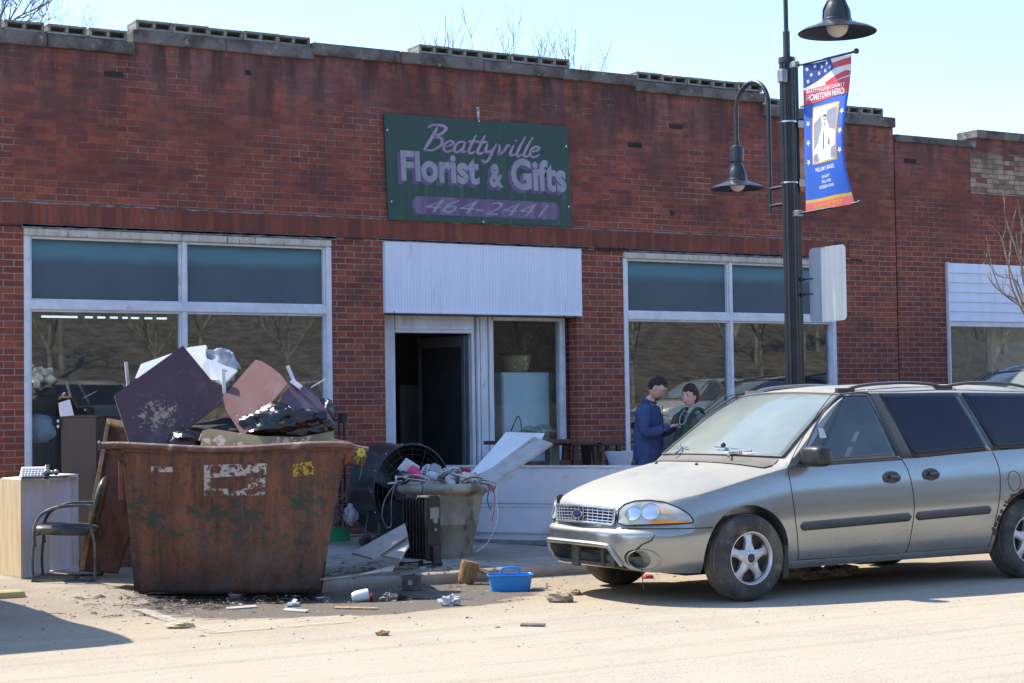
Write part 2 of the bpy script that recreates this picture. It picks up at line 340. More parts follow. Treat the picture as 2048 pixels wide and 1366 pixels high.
def star2d(cx, cy, r):
    return [(cx+(r if k % 2 == 0 else r*.42)*math.sin(math.pi*k/5), cy+(r if k % 2 == 0 else r*.42)*math.cos(math.pi*k/5)) for k in range(10)]
# ------------------------------------------------------------------ ground
def gh(x, y):
    t = sm((y-13.1)/1.1)*(1-sm((x-4.75)/.5)); return .125*t+(.022*(y-14.2)*(1-sm((x-4.75)/.5)) if y > 14.2 else 0)
def hs(x, y): return .10+.03*(y-13.95)
def lines(a, b, d, far):
    l = [a+i*d for i in range(int((b-a)/d)+1)]; return [-far, -far/3, a-12, a-4, a-1.5]+l+[b+1.5, b+5, b+14, far/3, far]
def street_mat():
    b = NB('dusty_street'); x, y, z = b.xyz()[0:3]
    n1 = b.noise(1.1, st=(.5, 1.6, 1), det=9); n2 = b.noise(9, st=(.35, 1.5, 1), det=8); n3 = b.noise(60, det=4)
    c = b.mix(b.rng(n1, .35, .68), (.44, .365, .255), (.36, .28, .185))
    far = b.rng(y, 12.1, 10.9); c = b.mix(b.math('MULTIPLY', far, .8), c, (.465, .40, .30))
    c = b.mix(b.rng(n2, .50, .72, 0, .45), c, (.34, .27, .19))
    c = b.mix(b.rng(b.noise(3.2, loc=(5, 5, 0)), .58, .68, 0, .35), c, (.36, .36, .35))
    c = b.mix(b.rng(n3, .58, .70, 0, .6), c, (.23, .19, .14)); c = b.mix(b.rng(b.noise(190, det=2), .60, .72, 0, .5), c, (.60, .56, .48)); c = b.mix(b.rng(b.noise(130, det=2, loc=(3, 0, 0)), .62, .72, 0, .6), c, (.17, .15, .12)); c = b.mix(b.rng(b.noise(.7, det=10, ro=.7, loc=(2, 7, 0)), .50, .62, 0, .35), c, (.33, .29, .23))
    # tyre tracks that follow the street
    tr = b.noise(2.6, st=(.04, 2.6, 1), det=5, loc=(0, 3, 0)); c = b.mix(b.rng(tr, .50, .60, 0, .5), c, (.37, .29, .20))
    gut = b.math('MULTIPLY', b.rng(y, 12.6, 13.8), b.rng(b.noise(2.2), .35, .62, .25, .8)); c = b.mix(gut, c, (.27, .215, .16))
    # wet ground round the skip, coloured dark to lengthen the skip's cast shadow too
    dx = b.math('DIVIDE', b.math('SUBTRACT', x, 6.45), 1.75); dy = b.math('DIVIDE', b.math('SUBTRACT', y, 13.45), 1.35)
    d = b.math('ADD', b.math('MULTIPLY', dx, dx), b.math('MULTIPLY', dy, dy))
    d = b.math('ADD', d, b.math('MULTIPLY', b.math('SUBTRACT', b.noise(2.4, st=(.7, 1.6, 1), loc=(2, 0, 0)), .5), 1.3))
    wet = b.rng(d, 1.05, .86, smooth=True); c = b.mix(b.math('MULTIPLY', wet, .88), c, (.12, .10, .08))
    dx2 = b.math('DIVIDE', b.math('SUBTRACT', x, 5.95), .95); dy2 = b.math('DIVIDE', b.math('ADD', b.math('SUBTRACT', y, 13.75), b.math('MULTIPLY', b.math('SUBTRACT', x, 5.9), .63)), .42)
    d2 = b.math('ADD', b.math('ADD', b.math('MULTIPLY', dx2, dx2), b.math('MULTIPLY', dy2, dy2)), b.math('MULTIPLY', b.math('SUBTRACT', b.noise(5, loc=(6, 0, 0)), .5), 1.1))
    pud = b.rng(d2, 1.35, 1.1); c = b.mix(b.math('MULTIPLY', pud, .93), c, (.012, .012, .012))
    rough = b.rng(b.math('MAXIMUM', b.math('MULTIPLY', wet, .45), pud), 0, 1, .93, .10)
    h = b.math('ADD', b.math('MULTIPLY', b.noise(22, det=8), .7), b.math('MULTIPLY', n3, .3))
    b.bump(b.math('MULTIPLY', h, b.rng(pud, 0, 1, 1, .1)), .9, .02)
    return b.set(Base_Color=c, Roughness=rough, Specular_IOR_Level=.3)
def walk_mat():
    b = NB('pavement_concrete'); x, y, z = b.xyz()[0:3]
    c = b.mix(b.rng(b.noise(1.4, det=8), .38, .64), (.45, .41, .345), (.33, .285, .225))
    c = b.mix(b.rng(b.noise(4.5, st=(1, 2, 1)), .53, .66, 0, .6), c, (.17, .14, .11))
    c = b.mix(b.rng(b.noise(45), .6, .7, 0, .4), c, (.14, .12, .1))
    for a, s_ in ((x, 1.5), (y, 1.4)):
        j = b.math('ABSOLUTE', b.math('SUBTRACT', b.math('FRACT', b.math('DIVIDE', a, s_)), .5)); c = b.mix(b.rng(j, .004, .008, .7, 0), c, (.07, .06, .05))
    kf = b.math('MULTIPLY', b.rng(y, 14.13, 14.10), 1); c = b.mix(b.math('MULTIPLY', kf, .5), c, (.36, .32, .26))
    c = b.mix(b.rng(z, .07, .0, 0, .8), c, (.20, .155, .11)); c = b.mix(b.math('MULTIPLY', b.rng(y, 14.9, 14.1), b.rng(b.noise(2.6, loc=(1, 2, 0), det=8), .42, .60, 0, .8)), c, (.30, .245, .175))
    b.bump(b.noise(30, det=8), .5, .008)
    return b.set(Base_Color=c, Roughness=.9)
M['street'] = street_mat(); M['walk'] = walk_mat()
xs = lines(2.4, 14, .1, 400); ys = lines(9.6, 17.4, .1, 400)
b = MB(); b.add([(x, y, gh(x, y)) for y in ys for x in xs], [(j*len(xs)+i, j*len(xs)+i+1, (j+1)*len(xs)+i+1, (j+1)*len(xs)+i) for j in range(len(ys)-1) for i in range(len(xs)-1)])
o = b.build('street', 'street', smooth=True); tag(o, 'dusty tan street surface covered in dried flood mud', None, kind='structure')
# pavement slab with its rounded kerb
sx_ = [6.36, 6.40, 6.44, 6.48, 6.52, 6.6, 6.8]+[7+i*.5 for i in range(40)]+[60]
prof = [(13.95, -.03), (13.952, .04), (13.956, .078), (13.966, .092), (13.985, .099), (14.02, .102), (14.105, .104), (14.112, .099), (14.12, .105), (14.5, None), (15, None), (16, None), (17.9, None)]
def kw(x): return .035*math.sin(x*.9)+.012*math.sin(x*3.1)
vs = []
for y, z in prof:
    for x in sx_:
        zz = hs(x, y) if z is None else z; k = sm((x-6.35)/.17); vs.append((x, y+kw(x)*(y < 14.3), min(zz, 0)*k if zz < 0 else gh(x, y)-.01+(zz-gh(x, y)+.01)*k))
n = len(sx_); b = MB(); b.add(vs, [(j*n+i, j*n+i+1, (j+1)*n+i+1, (j+1)*n+i) for j in range(len(prof)-1) for i in range(n-1)])
o = b.build('sidewalk', 'walk', smooth=True, angle=60); tag(o, 'grey concrete pavement slab with kerb in front of the brick shops', None, kind='structure')
# painted parking bay marks, nearly worn away
def worn_paint():
    b = NB('worn_paint'); f = b.rng(b.noise(14, det=8), .42, .62)
    b.set(Base_Color=(.52, .46, .365), Roughness=.9); tr = b.n.new('ShaderNodeBsdfTransparent'); mx = b.n.new('ShaderNodeMixShader'); out = b.n['Material Output']
    b.l.new(b.rng(f, 0, 1, .35, .95), mx.inputs[0]); b.l.new(b.p.outputs[0], mx.inputs[1]); b.l.new(tr.outputs[0], mx.inputs[2]); b.l.new(mx.outputs[0], out.inputs[0]); return b.m
M['paint'] = worn_paint()
b = MB(); b.add([(4.66, 11.8, .006), (4.76, 11.8, .006), (4.76, 12.6, .006), (4.66, 12.6, .006)], [(0, 1, 2, 3)]); b.add([(4.76, 11.8, .006), (5.75, 11.8, .006), (5.75, 11.9, .006), (4.76, 11.9, .006)], [(0, 1, 2, 3)])
b.add([(4.66, 12.6, .006), (4.76, 12.6, .006), (4.76, 13.4, gh(4.7, 13.4)+.012), (4.66, 13.4, gh(4.7, 13.4)+.012)], [(0, 1, 2, 3)])
tag(b.build('parking_line', 'paint'), 'faint worn corner of a painted parking bay', None, kind='structure')
M['kerbyel'] = mk('old_yellow_kerb', (.50, .36, .16), (.36, .27, .15), 6, .9, bump=.6, third=(.3, .26, .2), tscale=9)
b = MB(); b.box(3.46, 4.02, 14.05, 14.23, -.1, .17); b.build('kerb', 'kerbyel', bevel=.03); tag(bpy.data.objects['kerb'], 'end of a faded yellow painted kerb at the left edge', None, kind='structure')
# ------------------------------------------------------------------ florist building
B1 = thing('brick_building', 'single storey red brick flower shop with stepped parapet and large white framed windows', 'building', (4.35, WY, 0))
LW = (5.02, 8.35, .72, 3.40); DB = (8.99, 11.53, .2, 3.40); RW = (12.17, 15.47, .72, 3.40); XL, XR = 4.35, 16.53
steps = [(XL, 6.16, 5.20), (6.16, 8.16, 5.33), (8.16, 12.40, 5.385), (12.40, 14.35, 5.33), (14.35, 16.53, 5.17)]
def wallpieces(b, x0, x1, z0, z1, y0=WY, t=.3): b.box(x0, x1, y0, y0+t, z0, z1)
b = MB()
wallpieces(b, XL, LW[0], -.1, 3.40); wallpieces(b, LW[1], DB[0], -.1, 3.40); wallpieces(b, DB[1], RW[0], -.1, 3.40); wallpieces(b, RW[1], XR, -.1, 3.40)
wallpieces(b, LW[0], LW[1], -.1, LW[2]); wallpieces(b, RW[0], RW[1], -.1, RW[2]); wallpieces(b, DB[0], DB[1], -.1, DB[2])
for x0, x1, zt in steps: wallpieces(b, x0, x1, 3.40, zt)
b.box(XL, XL+.3, WY+.3, 30, -.1, 5.1); b.box(XR-.3, XR, WY+.3, 30, -.1, 5.1); b.box(XL+.3, XR-.3, 29.7, 30, -.1, 5.1)
b.build('wall', 'brick', B1)
b = MB(); b.box(XL+.3, XR-.3, WY+.3, 29.7, 4.75, 4.85); b.build('roof', 'dark', B1)
b = MB(); b.box(XL, 15.72, WY-.006, WY+.0005, 3.425, 3.635); b.build('soldier_course', 'soldier', B1)
# cracked joint lines above and below the soldier course
M['mortar'] = mk('crumbling_mortar', (.30, .28, .26), (.10, .09, .085), 9, .95, bump=1, world=True, stretch=(1, 1, 3))
random.seed(3)
def ragged(b, xa, xb, z, th, y, step=.06):
    n = int((xb-xa)/step); up = []; dn = []
    for i in range(n+1):
        x = xa+(xb-xa)*i/n; up.append((x, y, z+th*(.5+random.random()*.5))); dn.append((x, y, z-th*(.3+random.random()*.6)))
    for i in range(n): b.poly([dn[i], dn[i+1], up[i+1], up[i]], (0, .01, 0))
for jx0, jx1, jz, jt, jy in ((XL, 15.7, 3.643, .010, WY-.008), (5.0, 8.4, 3.415, .016, WY-.03), (8.9, 11.75, 3.418, .014, WY-.03), (12.2, 15.7, 3.415, .014, WY-.03)): b = MB(); ragged(b, jx0, jx1, jz, jt, jy); b.build('mortar_joint', 'mortar', B1)
b = MB()
for (px, py), (qx, qy) in (((1690, 500), (1712, 497)), ((1712, 497), (1713, 486)), ((1713, 486), (1735, 484)), ((1735, 484), (1737, 470)), ((1737, 470), (1752, 468)), ((1752, 468), (1753, 458)), ((1753, 458), (1785, 444)), ((1620, 478), (1690, 482)), ((1690, 482), (1690, 500))):
    p = YP(px, py, WY-.004); q = YP(qx, qy, WY-.004); b.tube([p, q], .004, 4)
b.build('stepped_crack', 'mortar', B1)
b = MB(); ragged(b, XL, 5.05, 3.405, .014, WY-.004); ragged(b, 11.75, 12.25, 3.41, .022, WY-.034); ragged(b, 8.5, 8.72, 3.41, .012, WY-.034); ragged(b, 15.5, 15.95, 3.405, .012, WY-.004)
b.build('crack', 'dark', B1)
b = MB(); b.box(5.0, 8.4, WY-.03, WY+.1, 3.388, 3.43); b.box(8.9, 11.75, WY-.03, WY+.1, 3.392, 3.43); b.box(12.15, 15.55, WY-.03, WY+.1, 3.388, 3.43); b.build('lintel', 'mortar', B1, bevel=.006)
# missing / dark bricks
b = MB()
for px, py, wpx in ((228, 148, 38), (496, 145, 12), (1270, 290, 26), (1352, 253, 25), (1345, 426, 20), (1822, 322, 22)):
    p = YP(px, py, WY-.004); b.box(p.x-.1 if wpx > 20 else p.x-.03, p.x+.1 if wpx > 20 else p.x+.03, WY-.004, WY+.01, p.z-.028, p.z+.028)
b.build('missing_brick', 'dark', B1)
# copings
def coping(name, x0, x1, z0, z1, par, y0=WY-.05, y1=WY+.34):
    b = MB(); L = x1-x0; n = max(1, round(L/1.1)); e = 0
    for i in range(n): b.box(x0+L*i/n+(.002 if i else 0), x0+L*(i+1)/n-.002, y0+random.uniform(-.008, .008), y1, z0+random.uniform(-.004, .004), z1+random.uniform(-.008, .008))
    return b.build(name, 'coping', par, bevel=.012)
ztop = []
for i, (x0, x1, zt) in enumerate(steps):
    h = .13 if i in (0, 1) else .13
    coping('coping', x0-(.02 if i else .0), x1+(.0 if i < 4 else .02), zt+.0005, zt+h, B1); ztop.append(zt+h)
# loose concrete blocks lying on the parapet
blockg = 'concrete blocks laid on the parapet'
bm_ = MB()
def block_mesh(b, cores=True):
    L, D, Hh, t = .385, .30, .105, .02
    b.box(0, L, 0, D, 0, .026); b.box(0, L, 0, D, Hh-.026, Hh)
    for x0, x1 in ((0, .028), (L/2-.016, L/2+.016), (L-.028, L)): b.box(x0, x1, .0, D, .026, Hh-.026)
    b.box(.028, L-.028, D*.45, D*.5, .026, Hh-.026)
block_mesh(bm_); protoblk = None
rows = [(4.40, 6.10, ztop[0], 'the left end parapet'), (6.18, 8.14, ztop[1], 'the second parapet step'), (9.45, 11.45, ztop[2], 'the parapet above the sign'), (12.42, 14.33, ztop[3], 'the step left of the lamp arm'), (14.40, 14.85, ztop[4], 'the parapet behind the lamp'), (15.2, 16.35, ztop[4]+.0, 'the parapet beside the banner')]
cnt = 0; ords = ['first', 'second', 'third', 'fourth', 'fifth', 'sixth', 'seventh', 'eighth']
for x0, x1, z, where in rows:
    n = max(1, round((x1-x0)/.392)); 
    for i in range(n):
        if protoblk is None: o = protoblk = bm_.build('concrete_block', 'block', None, bevel=.006)
        else: o = protoblk.copy(); sc.collection.objects.link(o)
        x = x0+(x1-x0)*(i+.5)/n
        o.location = (x, WY+.14+random.uniform(-.02, .02), z+.009); o.rotation_euler = (0, 0, random.uniform(-.02, .02)); o.scale = (min(1.03, (x1-x0)/n/.389), 1, random.uniform(.96, 1.03))
        tag(o, 'hollow block, %s from left on %s' % (ords[i] if n > 1 else 'only one', where), 'block', blockg); cnt += 1
# ------------------------------------------------------------------ windows
def glass_mat(name, tint=(.9, .95, .95), refl=.35, dusty=.08):
    b = NB(name); b.n.remove(b.p); out = b.n['Material Output']
    tr = b.n.new('ShaderNodeBsdfTransparent'); tr.inputs[0].default_value = (*tint, 1)
    gl = b.n.new('ShaderNodeBsdfGlossy'); gl.inputs['Roughness'].default_value = .012; gl.inputs[0].default_value = (.95, .95, .95, 1)
    lw = b.n.new('ShaderNodeLayerWeight'); lw.inputs[0].default_value = .5
    m1 = b.n.new('ShaderNodeMixShader'); b.l.new(b.rng(b.math('POWER', lw.outputs[1], 4), 0, 1, refl, 1), m1.inputs[0]); b.l.new(tr.outputs[0], m1.inputs[1]); b.l.new(gl.outputs[0], m1.inputs[2])
    df = b.n.new('ShaderNodeBsdfDiffuse'); df.inputs[0].default_value = (.33, .32, .28, 1)
    m2 = b.n.new('ShaderNodeMixShader'); b.l.new(b.rng(b.noise(2.2, st=(1, 1, .5), det=8), .35, .75, dusty*.3, dusty*1.7), m2.inputs[0]); b.l.new(m1.outputs[0], m2.inputs[1]); b.l.new(df.outputs[0], m2.inputs[2])
    b.l.new(m2.outputs[0], out.inputs[0]); return b.m
M['glass'] = glass_mat('shop_glass', refl=.13, dusty=.03)
def transom_mat():
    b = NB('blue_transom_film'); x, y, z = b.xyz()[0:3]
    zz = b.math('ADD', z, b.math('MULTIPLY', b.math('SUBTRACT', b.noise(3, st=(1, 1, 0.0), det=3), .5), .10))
    reflection_band = b.math('MULTIPLY', b.rng(zz, 3.30, 3.24), b.rng(zz, 3.03, 3.17, smooth=True))  # lighter cyan band: a reflection painted into the film colour
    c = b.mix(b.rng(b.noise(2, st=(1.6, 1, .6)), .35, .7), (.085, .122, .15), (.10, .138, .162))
    c = b.mix(b.math('MULTIPLY', reflection_band, .85), c, (.11, .26, .32))
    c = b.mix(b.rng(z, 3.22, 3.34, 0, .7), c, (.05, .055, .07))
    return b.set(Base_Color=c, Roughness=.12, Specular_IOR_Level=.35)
M['transom'] = transom_mat()
M['gap'] = mk('window_gasket', (.05, .055, .06), None, 8, .7)
def shop_window(bnd, mull, zt, par, head=True, fy=WY-.012):
    x0, x1, z0, z1 = bnd; z1 -= .012
    root = MB(); f = .062
    for a in ((x0, x0+f, z0, z1-.075), (x1-f, x1, z0, z1-.075), (x0+f, x1-f, z0, z0+.08), (x0+f, x1-f, zt-.052, zt+.035)): root.box(a[0], a[1], fy, fy+.12, a[2], a[3])
    win = root.build('window', 'white', par, bevel=.006)
    b = MB(); b.box(x0-.0, x1+.0, fy-.014, fy+.12, z1-.074, z1); b.build('head_trim', 'head', win, bevel=.012)
    b = MB()
    for za, zb in ((z0+.08, zt-.052), (zt+.035, z1-.075)): b.box(mull-.022, mull+.022, fy+.004, fy+.11, za, zb)
    b.build('mullion', 'white', win, bevel=.004)
    for za, zb, isup in ((z0+.08, zt-.052, 0), (zt+.035, z1-.075, 1)):
        for xa, xb in ((x0+f, mull-.022), (mull+.022, x1-f)):
            b = MB(); g = .022 if isup else .02
            b.cur = 0
            for q in ((xa+.001, xa+g, za, zb), (xb-g, xb-.001, za, zb), (xa+g, xb-g, za, za+g*.9), (xa+g, xb-g, zb-g*1.1, zb)): b.box(q[0], q[1], fy+.03, fy+.10, q[2], q[3])
            b.build('glazing_bead', 'white', win, bevel=.003)
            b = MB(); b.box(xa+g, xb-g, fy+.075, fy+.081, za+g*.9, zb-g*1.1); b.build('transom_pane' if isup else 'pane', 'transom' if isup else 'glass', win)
    return win
mL = YP(368, 540, WY).x; mR = YP(1461, 560, WY).x
w1 = shop_window(LW, mL, 2.64, B1); w2 = shop_window(RW, mR, 2.64, B1)
w1['label'] = 'left shop window behind the skip'; w2['label'] = 'right shop window behind the two people'
# ------------------------------------------------------------------ entrance bay
FY = WY-.05
b = MB(); x0, x1, z0, z1 = 8.985, 11.535, 2.612, 3.395; n = 68
for i in range(n):                                        # ribbed sheet
    a = x0+(x1-x0)*i/n; c = x0+(x1-x0)*(i+1)/n; m = a+(c-a)*.12
    b.box(a, m, FY+.004, FY+.05, z0+.02, z1-.012); b.box(m, c, FY+(.0 if i % 2 else .0012), FY+.05, z0+.02, z1-.012)
b.box(x0-.01, x1+.01, FY-.012, FY+.06, z0-.0, z0+.02); b.box(x0-.01, x1+.01, FY-.008, FY+.06, z1-.012, z1+.0); b.box(x0-.01, x0, FY-.008, FY+.06, z0+.02, z1-.012); b.box(x1, x1+.01, FY-.008, FY+.06, z0+.02, z1-.012)
b.build('fascia_panel', 'panelw', B1)
b = MB(); b.box(x0, x1, FY+.06, WY+.3, 2.60, 2.66); b.build('soffit', 'intwall', B1)
DY = WY+.18
def dx(px): return YP(px, 760, DY).x
dj0, do0, do1, dm1, dg0, dg1, df1 = 9.0, dx(791), dx(946), dx(984), dx(986), dx(1121), dx(1139)
df1 = min(df1, 11.45); dhz = YP(870, 666, DY).z; dtz = 2.60
door = MB()
door.box(dj0, do0, DY, DY+.11, .24, dtz); door.box(do0, do1, DY, DY+.11, dhz, dtz)
dr_ = door.build('door_frame', 'jamb', B1, bevel=.006)
b = MB(); b.box(dj0+.035, do0-.03, DY-.015, DY, .24, dhz+.04); b.box(dj0+.035, do1+.02, DY-.015, DY, dhz+.04, dhz+.085); b.build('moulding', 'jamb', dr_, bevel=.004)
b = MB(); ww = dm1-do1
for k, (p, q, yy) in enumerate(((0, .16, .02), (.22, .36, -.01), (.42, .80, .0), (.84, 1.0, -.015))): b.box(do1+ww*p, do1+ww*q, DY+yy, DY+.10, .24, dtz)
b.build('door_post', 'jamb', B1, bevel=.004)
b = MB(); b.box(do1+ww*.16, do1+ww*.22, DY+.05, DY+.1, .24, dtz); b.box(do1+ww*.36, do1+ww*.42, DY+.06, DY+.1, .24, dtz); b.build('door_gap', 'gap', B1)
b = MB(); b.box(dg0-.001, dg1, DY+.03, DY+.036, .65, 2.56); b.build('display_pane', glass_mat('display_glass', refl=.035, dusty=.012), B1)
b = MB(); b.box(dg0-.02, dg1, DY, DY+.08, .24, .65); b.box(dg0-.02, dg0+.012, DY-.004, DY+.08, .65, 2.56); b.box(dg1, df1, DY-.01, DY+.1, .24, dtz); b.box(dg0+.012, dg1, DY, DY+.08, 2.56, dtz); b.build('display_frame', 'white', B1, bevel=.005)
b = MB(); b.box(11.50, 11.53, WY+.001, WY+.17, .2, 2.6); b.box(df1, 11.53, DY+.05, DY+.1, .2, 2.6); b.build('brick_return', 'brick', B1)
b = MB()                                                  # door leaf standing open inwards
hx = do1-.02; Tm = TR((do1-.03, DY+.1, .26), R(97)); b.box(0, .88, -.02, .02, 0, dhz-.28, Tm)
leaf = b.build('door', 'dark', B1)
b = MB(); b.box(.86, .92, -.028, .028, 0, dhz-.28, Tm); b.box(.0, .06, -.028, .028, 0, dhz-.28, Tm); b.box(.06, .86, -.028, .028, 0, .2, Tm); b.box(.06, .86, -.028, .028, dhz-.4, dhz-.28, Tm); b.build('door_rail', 'greym', leaf)
b = MB(); p = YP(829, 760, DY+1.6)
b = MB(); b.box(do0+.02, do0+.06, DY+.12, DY+.16, .3, dhz-.1)
# hanging wires
b = MB(); p = YP(788, 622, FY-.012); q = YP(790, 660, WY+.02); b.tube([p, p+V((.004, -.01, -.05)), q], .004, 5); p = YP(1129, 630, FY-.014); q = YP(1131, 680, WY+.02); b.tube([p, p+V((.0, -.01, -.06)), q+V((.01, 0, .02)), q], .004, 5); b.build('loose_wire', 'dark', B1)
# shop interior
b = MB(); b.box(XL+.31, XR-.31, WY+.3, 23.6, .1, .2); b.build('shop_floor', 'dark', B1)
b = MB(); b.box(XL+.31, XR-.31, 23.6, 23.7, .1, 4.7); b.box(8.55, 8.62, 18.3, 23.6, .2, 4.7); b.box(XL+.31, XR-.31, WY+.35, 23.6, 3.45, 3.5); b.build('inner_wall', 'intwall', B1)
# reflection of a strip in the left window, imitated by glowing pieces
M['tube'] = mk('reflection_glow', (.8, .9, 1), None, 4, .5); M['tube'].node_tree.nodes['Principled BSDF'].inputs['Emission Color'].default_value = (.8, .9, 1, 1); M['tube'].node_tree.nodes['Principled BSDF'].inputs['Emission Strength'].default_value = .6  # not a lamp tube: glow that imitates the strip's reflection
b = MB(); p = YP(83, 633, 18.3); q = YP(333, 637, 18.3); L = (q-p)
for a, c in ((0, .28), (.34, .40), (.44, .50), (.54, .60), (.64, .68), (.71, .77), (.82, .88), (.92, 1)): b.tube([p+L*a, p+L*c], .011, 6)
o = b.build('strip_reflection', 'tube'); tag(o, 'glowing row behind the left shop window imitating the reflection of a strip', 'light')
# ------------------------------------------------------------------ neighbouring building
B2 = thing('neighbour_building', 'lower brick building on the right with buff brick panel and white sided window head', 'building', (16.55, WY, 0))
sx0 = YP(1895, 580, WY).x; sz0 = YP(1895, 642, WY).z; sz1 = YP(1895, 526, WY).z; yx0 = YP(1941, 340, WY).x; yz0 = YP(1941, 386, WY).z; yz1 = YP(1941, 303, WY).z; cx = YP(1953, 280, WY).x
b = MB(); w0 = WY+.012
b.box(16.56, sx0, w0, w0+.3, -.1, sz1); b.box(16.56, cx, w0, w0+.3, sz1, 5.0); b.box(cx, 26, w0, w0+.3, sz1, 5.14); b.box(25.5, 26, w0, w0+.3, -.1, sz1); b.box(sx0, 25.5, w0, w0+.3, -.1, .8)
b.box(16.56, 16.8, w0+.3, 30, -.1, 4.9); b.box(25.7, 26, w0+.3, 30, -.1, 4.9); b.box(16.8, 25.7, 29.7, 30, -.1, 4.9)
b.build('wall', 'brick2', B2)
b = MB(); b.box(16.8, 25.7, w0+.3, 29.7, 4.6, 4.7); b.box(16.8, 25.7, w0+.3, 24, .1, .2); b.build('roof', 'dark', B2)
b = MB(); b.box(yx0, 25.2, w0-.006, w0+.001, yz0, yz1); b.build('buff_brick_panel', 'ybrick', B2)
coping('coping', 16.56, cx-.02, 5.0, 5.095, B2, w0-.04, w0+.34); coping('coping', cx-.02, 26.02, 5.14, 5.25, B2, w0-.05, w0+.34)
b = MB(); n = 6
for i in range(n):
    za = sz0+(sz1-sz0)*i/n; zb = sz0+(sz1-sz0)*(i+1)/n
    b.poly([(sx0, w0-.045, za), (sx0, w0-.028, zb-.001), (sx0, w0+.02, zb-.001), (sx0, w0+.02, za)], (8, 0, 0))
b.build('siding', 'siding', B2)
b = MB(); b.box(sx0-.02, sx0+.005, w0-.05, w0+.05, .8, sz1+.01); b.box(sx0+.005, 25.4, w0-.02, w0+.06, sz0-.07, sz0-.001); b.box(sx0+.005, 25.4, w0-.02, w0+.06, .8, .87)
nf = b.build('window_frame', 'white', B2, bevel=.004)
b = MB(); b.box(sx0+.005, 25.4, w0+.03, w0+.036, .87, sz0-.07); b.build('pane', M['glass'], B2)
M['cream'] = mk('cream_board', (.48, .43, .32), (.40, .36, .27), 3, .8)
p0 = YP(1973, 700, w0+.4); b = MB(); b.box(p0.x, 25, w0+.38, w0+.42, .5, sz0+.2); b.build('cream_board', 'cream', B2)
p = YP(2005, 695, w0+.38); b = MB(); b.box(p.x-.03, p.x+.05, w0+.33, w0+.38, p.z-.1, p.z+.06); b.tube([(p.x+.01, w0+.36, p.z+.06), (p.x-.02, w0+.37, p.z+.35)], .012, 6); b.build('switch_box', 'greym', B2, bevel=.01)
# crease of dark film behind the glass
b = MB(); a = YP(1900, 652, w0+.25); c = YP(1972, 760, w0+.25)
b.grid(lambda u, v: (a.x+(c.x-a.x)*u, w0+.25+.03*math.sin(9*u+4*v)+.02*math.sin(23*u+11*v), a.z+(c.z-.6-a.z)*v), 30, 12); b.build('film_curtain', 'bag', B2, smooth=True)
# ------------------------------------------------------------------ shop sign
pts = [YP(*q, WY-.03) for q in ((768, 226), (1135, 253), (1144, 454), (777, 439))]
SG = thing('shop_sign', 'dark green painted flower shop sign with mauve and grey lettering', 'sign', ((pts[2]+pts[3])/2)[:])
def sign_mat():
    b = NB('faded_green_sign'); st = b.noise(7, st=(2.2, 1, .22), det=8); z = b.xyz()[2]
    c = b.mix(b.rng(b.noise(1.6), .35, .65), (.026, .060, .055), (.028, .074, .056)); c = b.mix(b.math('MULTIPLY', b.rng(st, .52, .72), b.rng(z, 4.6, 3.9, .1, .5)), c, (.10, .22, .16))
    return b.set(Base_Color=c, Roughness=.55)
M['signgreen'] = sign_mat()
M['letgrey'] = mk('faded_grey_letter', (.32, .33, .37), (.25, .26, .31), 6, .6, world=True, stretch=(3, 1, .5)); M['letmauve'] = mk('faded_mauve_letter', (.15, .10, .23), (.11, .075, .17), 6, .6, world=True)
M['letpink'] = mk('faded_pink_script', (.38, .30, .39), (.28, .23, .31), 6, .6, world=True)
# sign frame: u right 0..1, v down 0..1
def sgp(u, v, off=0): a = pts[0].lerp(pts[1], u); c = pts[3].lerp(pts[2], u); q = a.lerp(c, v); return q+V((0, -off, 0))
b = MB(); b.poly(pts, (0, .02, 0)); b.build('board', 'signgreen', SG)
SWd = (pts[1]-pts[0]).length; SH = (pts[0]-pts[3]).length
def on_sign(name, parts, mat, off=.002):
    b = MB()
    for i_, (vs, fs) in enumerate(parts): b.add([sgp(x/SWd, y/SH, off+i_*.00012) for x, y in vs], fs)
    return b.build(name, mat, SG)
def place(t, cx, cy, rot=0, sc_=1):
    vs, fs = t; c, s = math.cos(rot), math.sin(rot); return [(cx+(x*c-y*s)*sc_, cy-(x*s+y*c)*sc_) for x, y in vs], fs
# strokes for the brush script, unit = x-height
L = {'B': ([[(.15, 2.1), (.35, 2.35), (1.0, 2.4), (1.35, 2.15), (1.1, 1.6), (.6, 1.35), (1.2, 1.2), (1.3, .6), (.8, .05), (.2, .1)], [(.75, 2.2), (.55, 1.2), (.25, 0)]], 1.45),
     'e': ([[(.1, .5), (.5, .62), (.62, .9), (.38, 1.02), (.1, .7), (.12, .2), (.4, .0), (.75, .25)]], .72),
     'a': ([[(.7, .95), (.35, 1.0), (.1, .6), (.15, .1), (.4, .05), (.7, .6)], [(.74, 1.0), (.66, .4), (.72, .05), (.95, .2)]], .88),
     't': ([[(.45, 1.75), (.3, .9), (.22, .2), (.42, .0), (.66, .2)], [(.02, 1.1), (.35, 1.08), (.75, 1.18)]], .62),
     'y': ([[(.15, 1.0), (.12, .45), (.3, .2), (.6, .5)], [(.78, 1.05), (.62, .3), (.5, -.5), (.25, -.75), (.05, -.5)]], .86),
     'v': ([[(.1, .98), (.22, .5), (.22, .02), (.55, .4), (.72, 1.0), (.9, .85)]], .85),
     'i': ([[(.28, 1.0), (.18, .3), (.28, .0), (.5, .2)], [(.36, 1.42), (.38, 1.5)]], .46),
     'l': ([[(.5, 1.9), (.28, .9), (.2, .15), (.38, .0), (.6, .22)]], .52)}
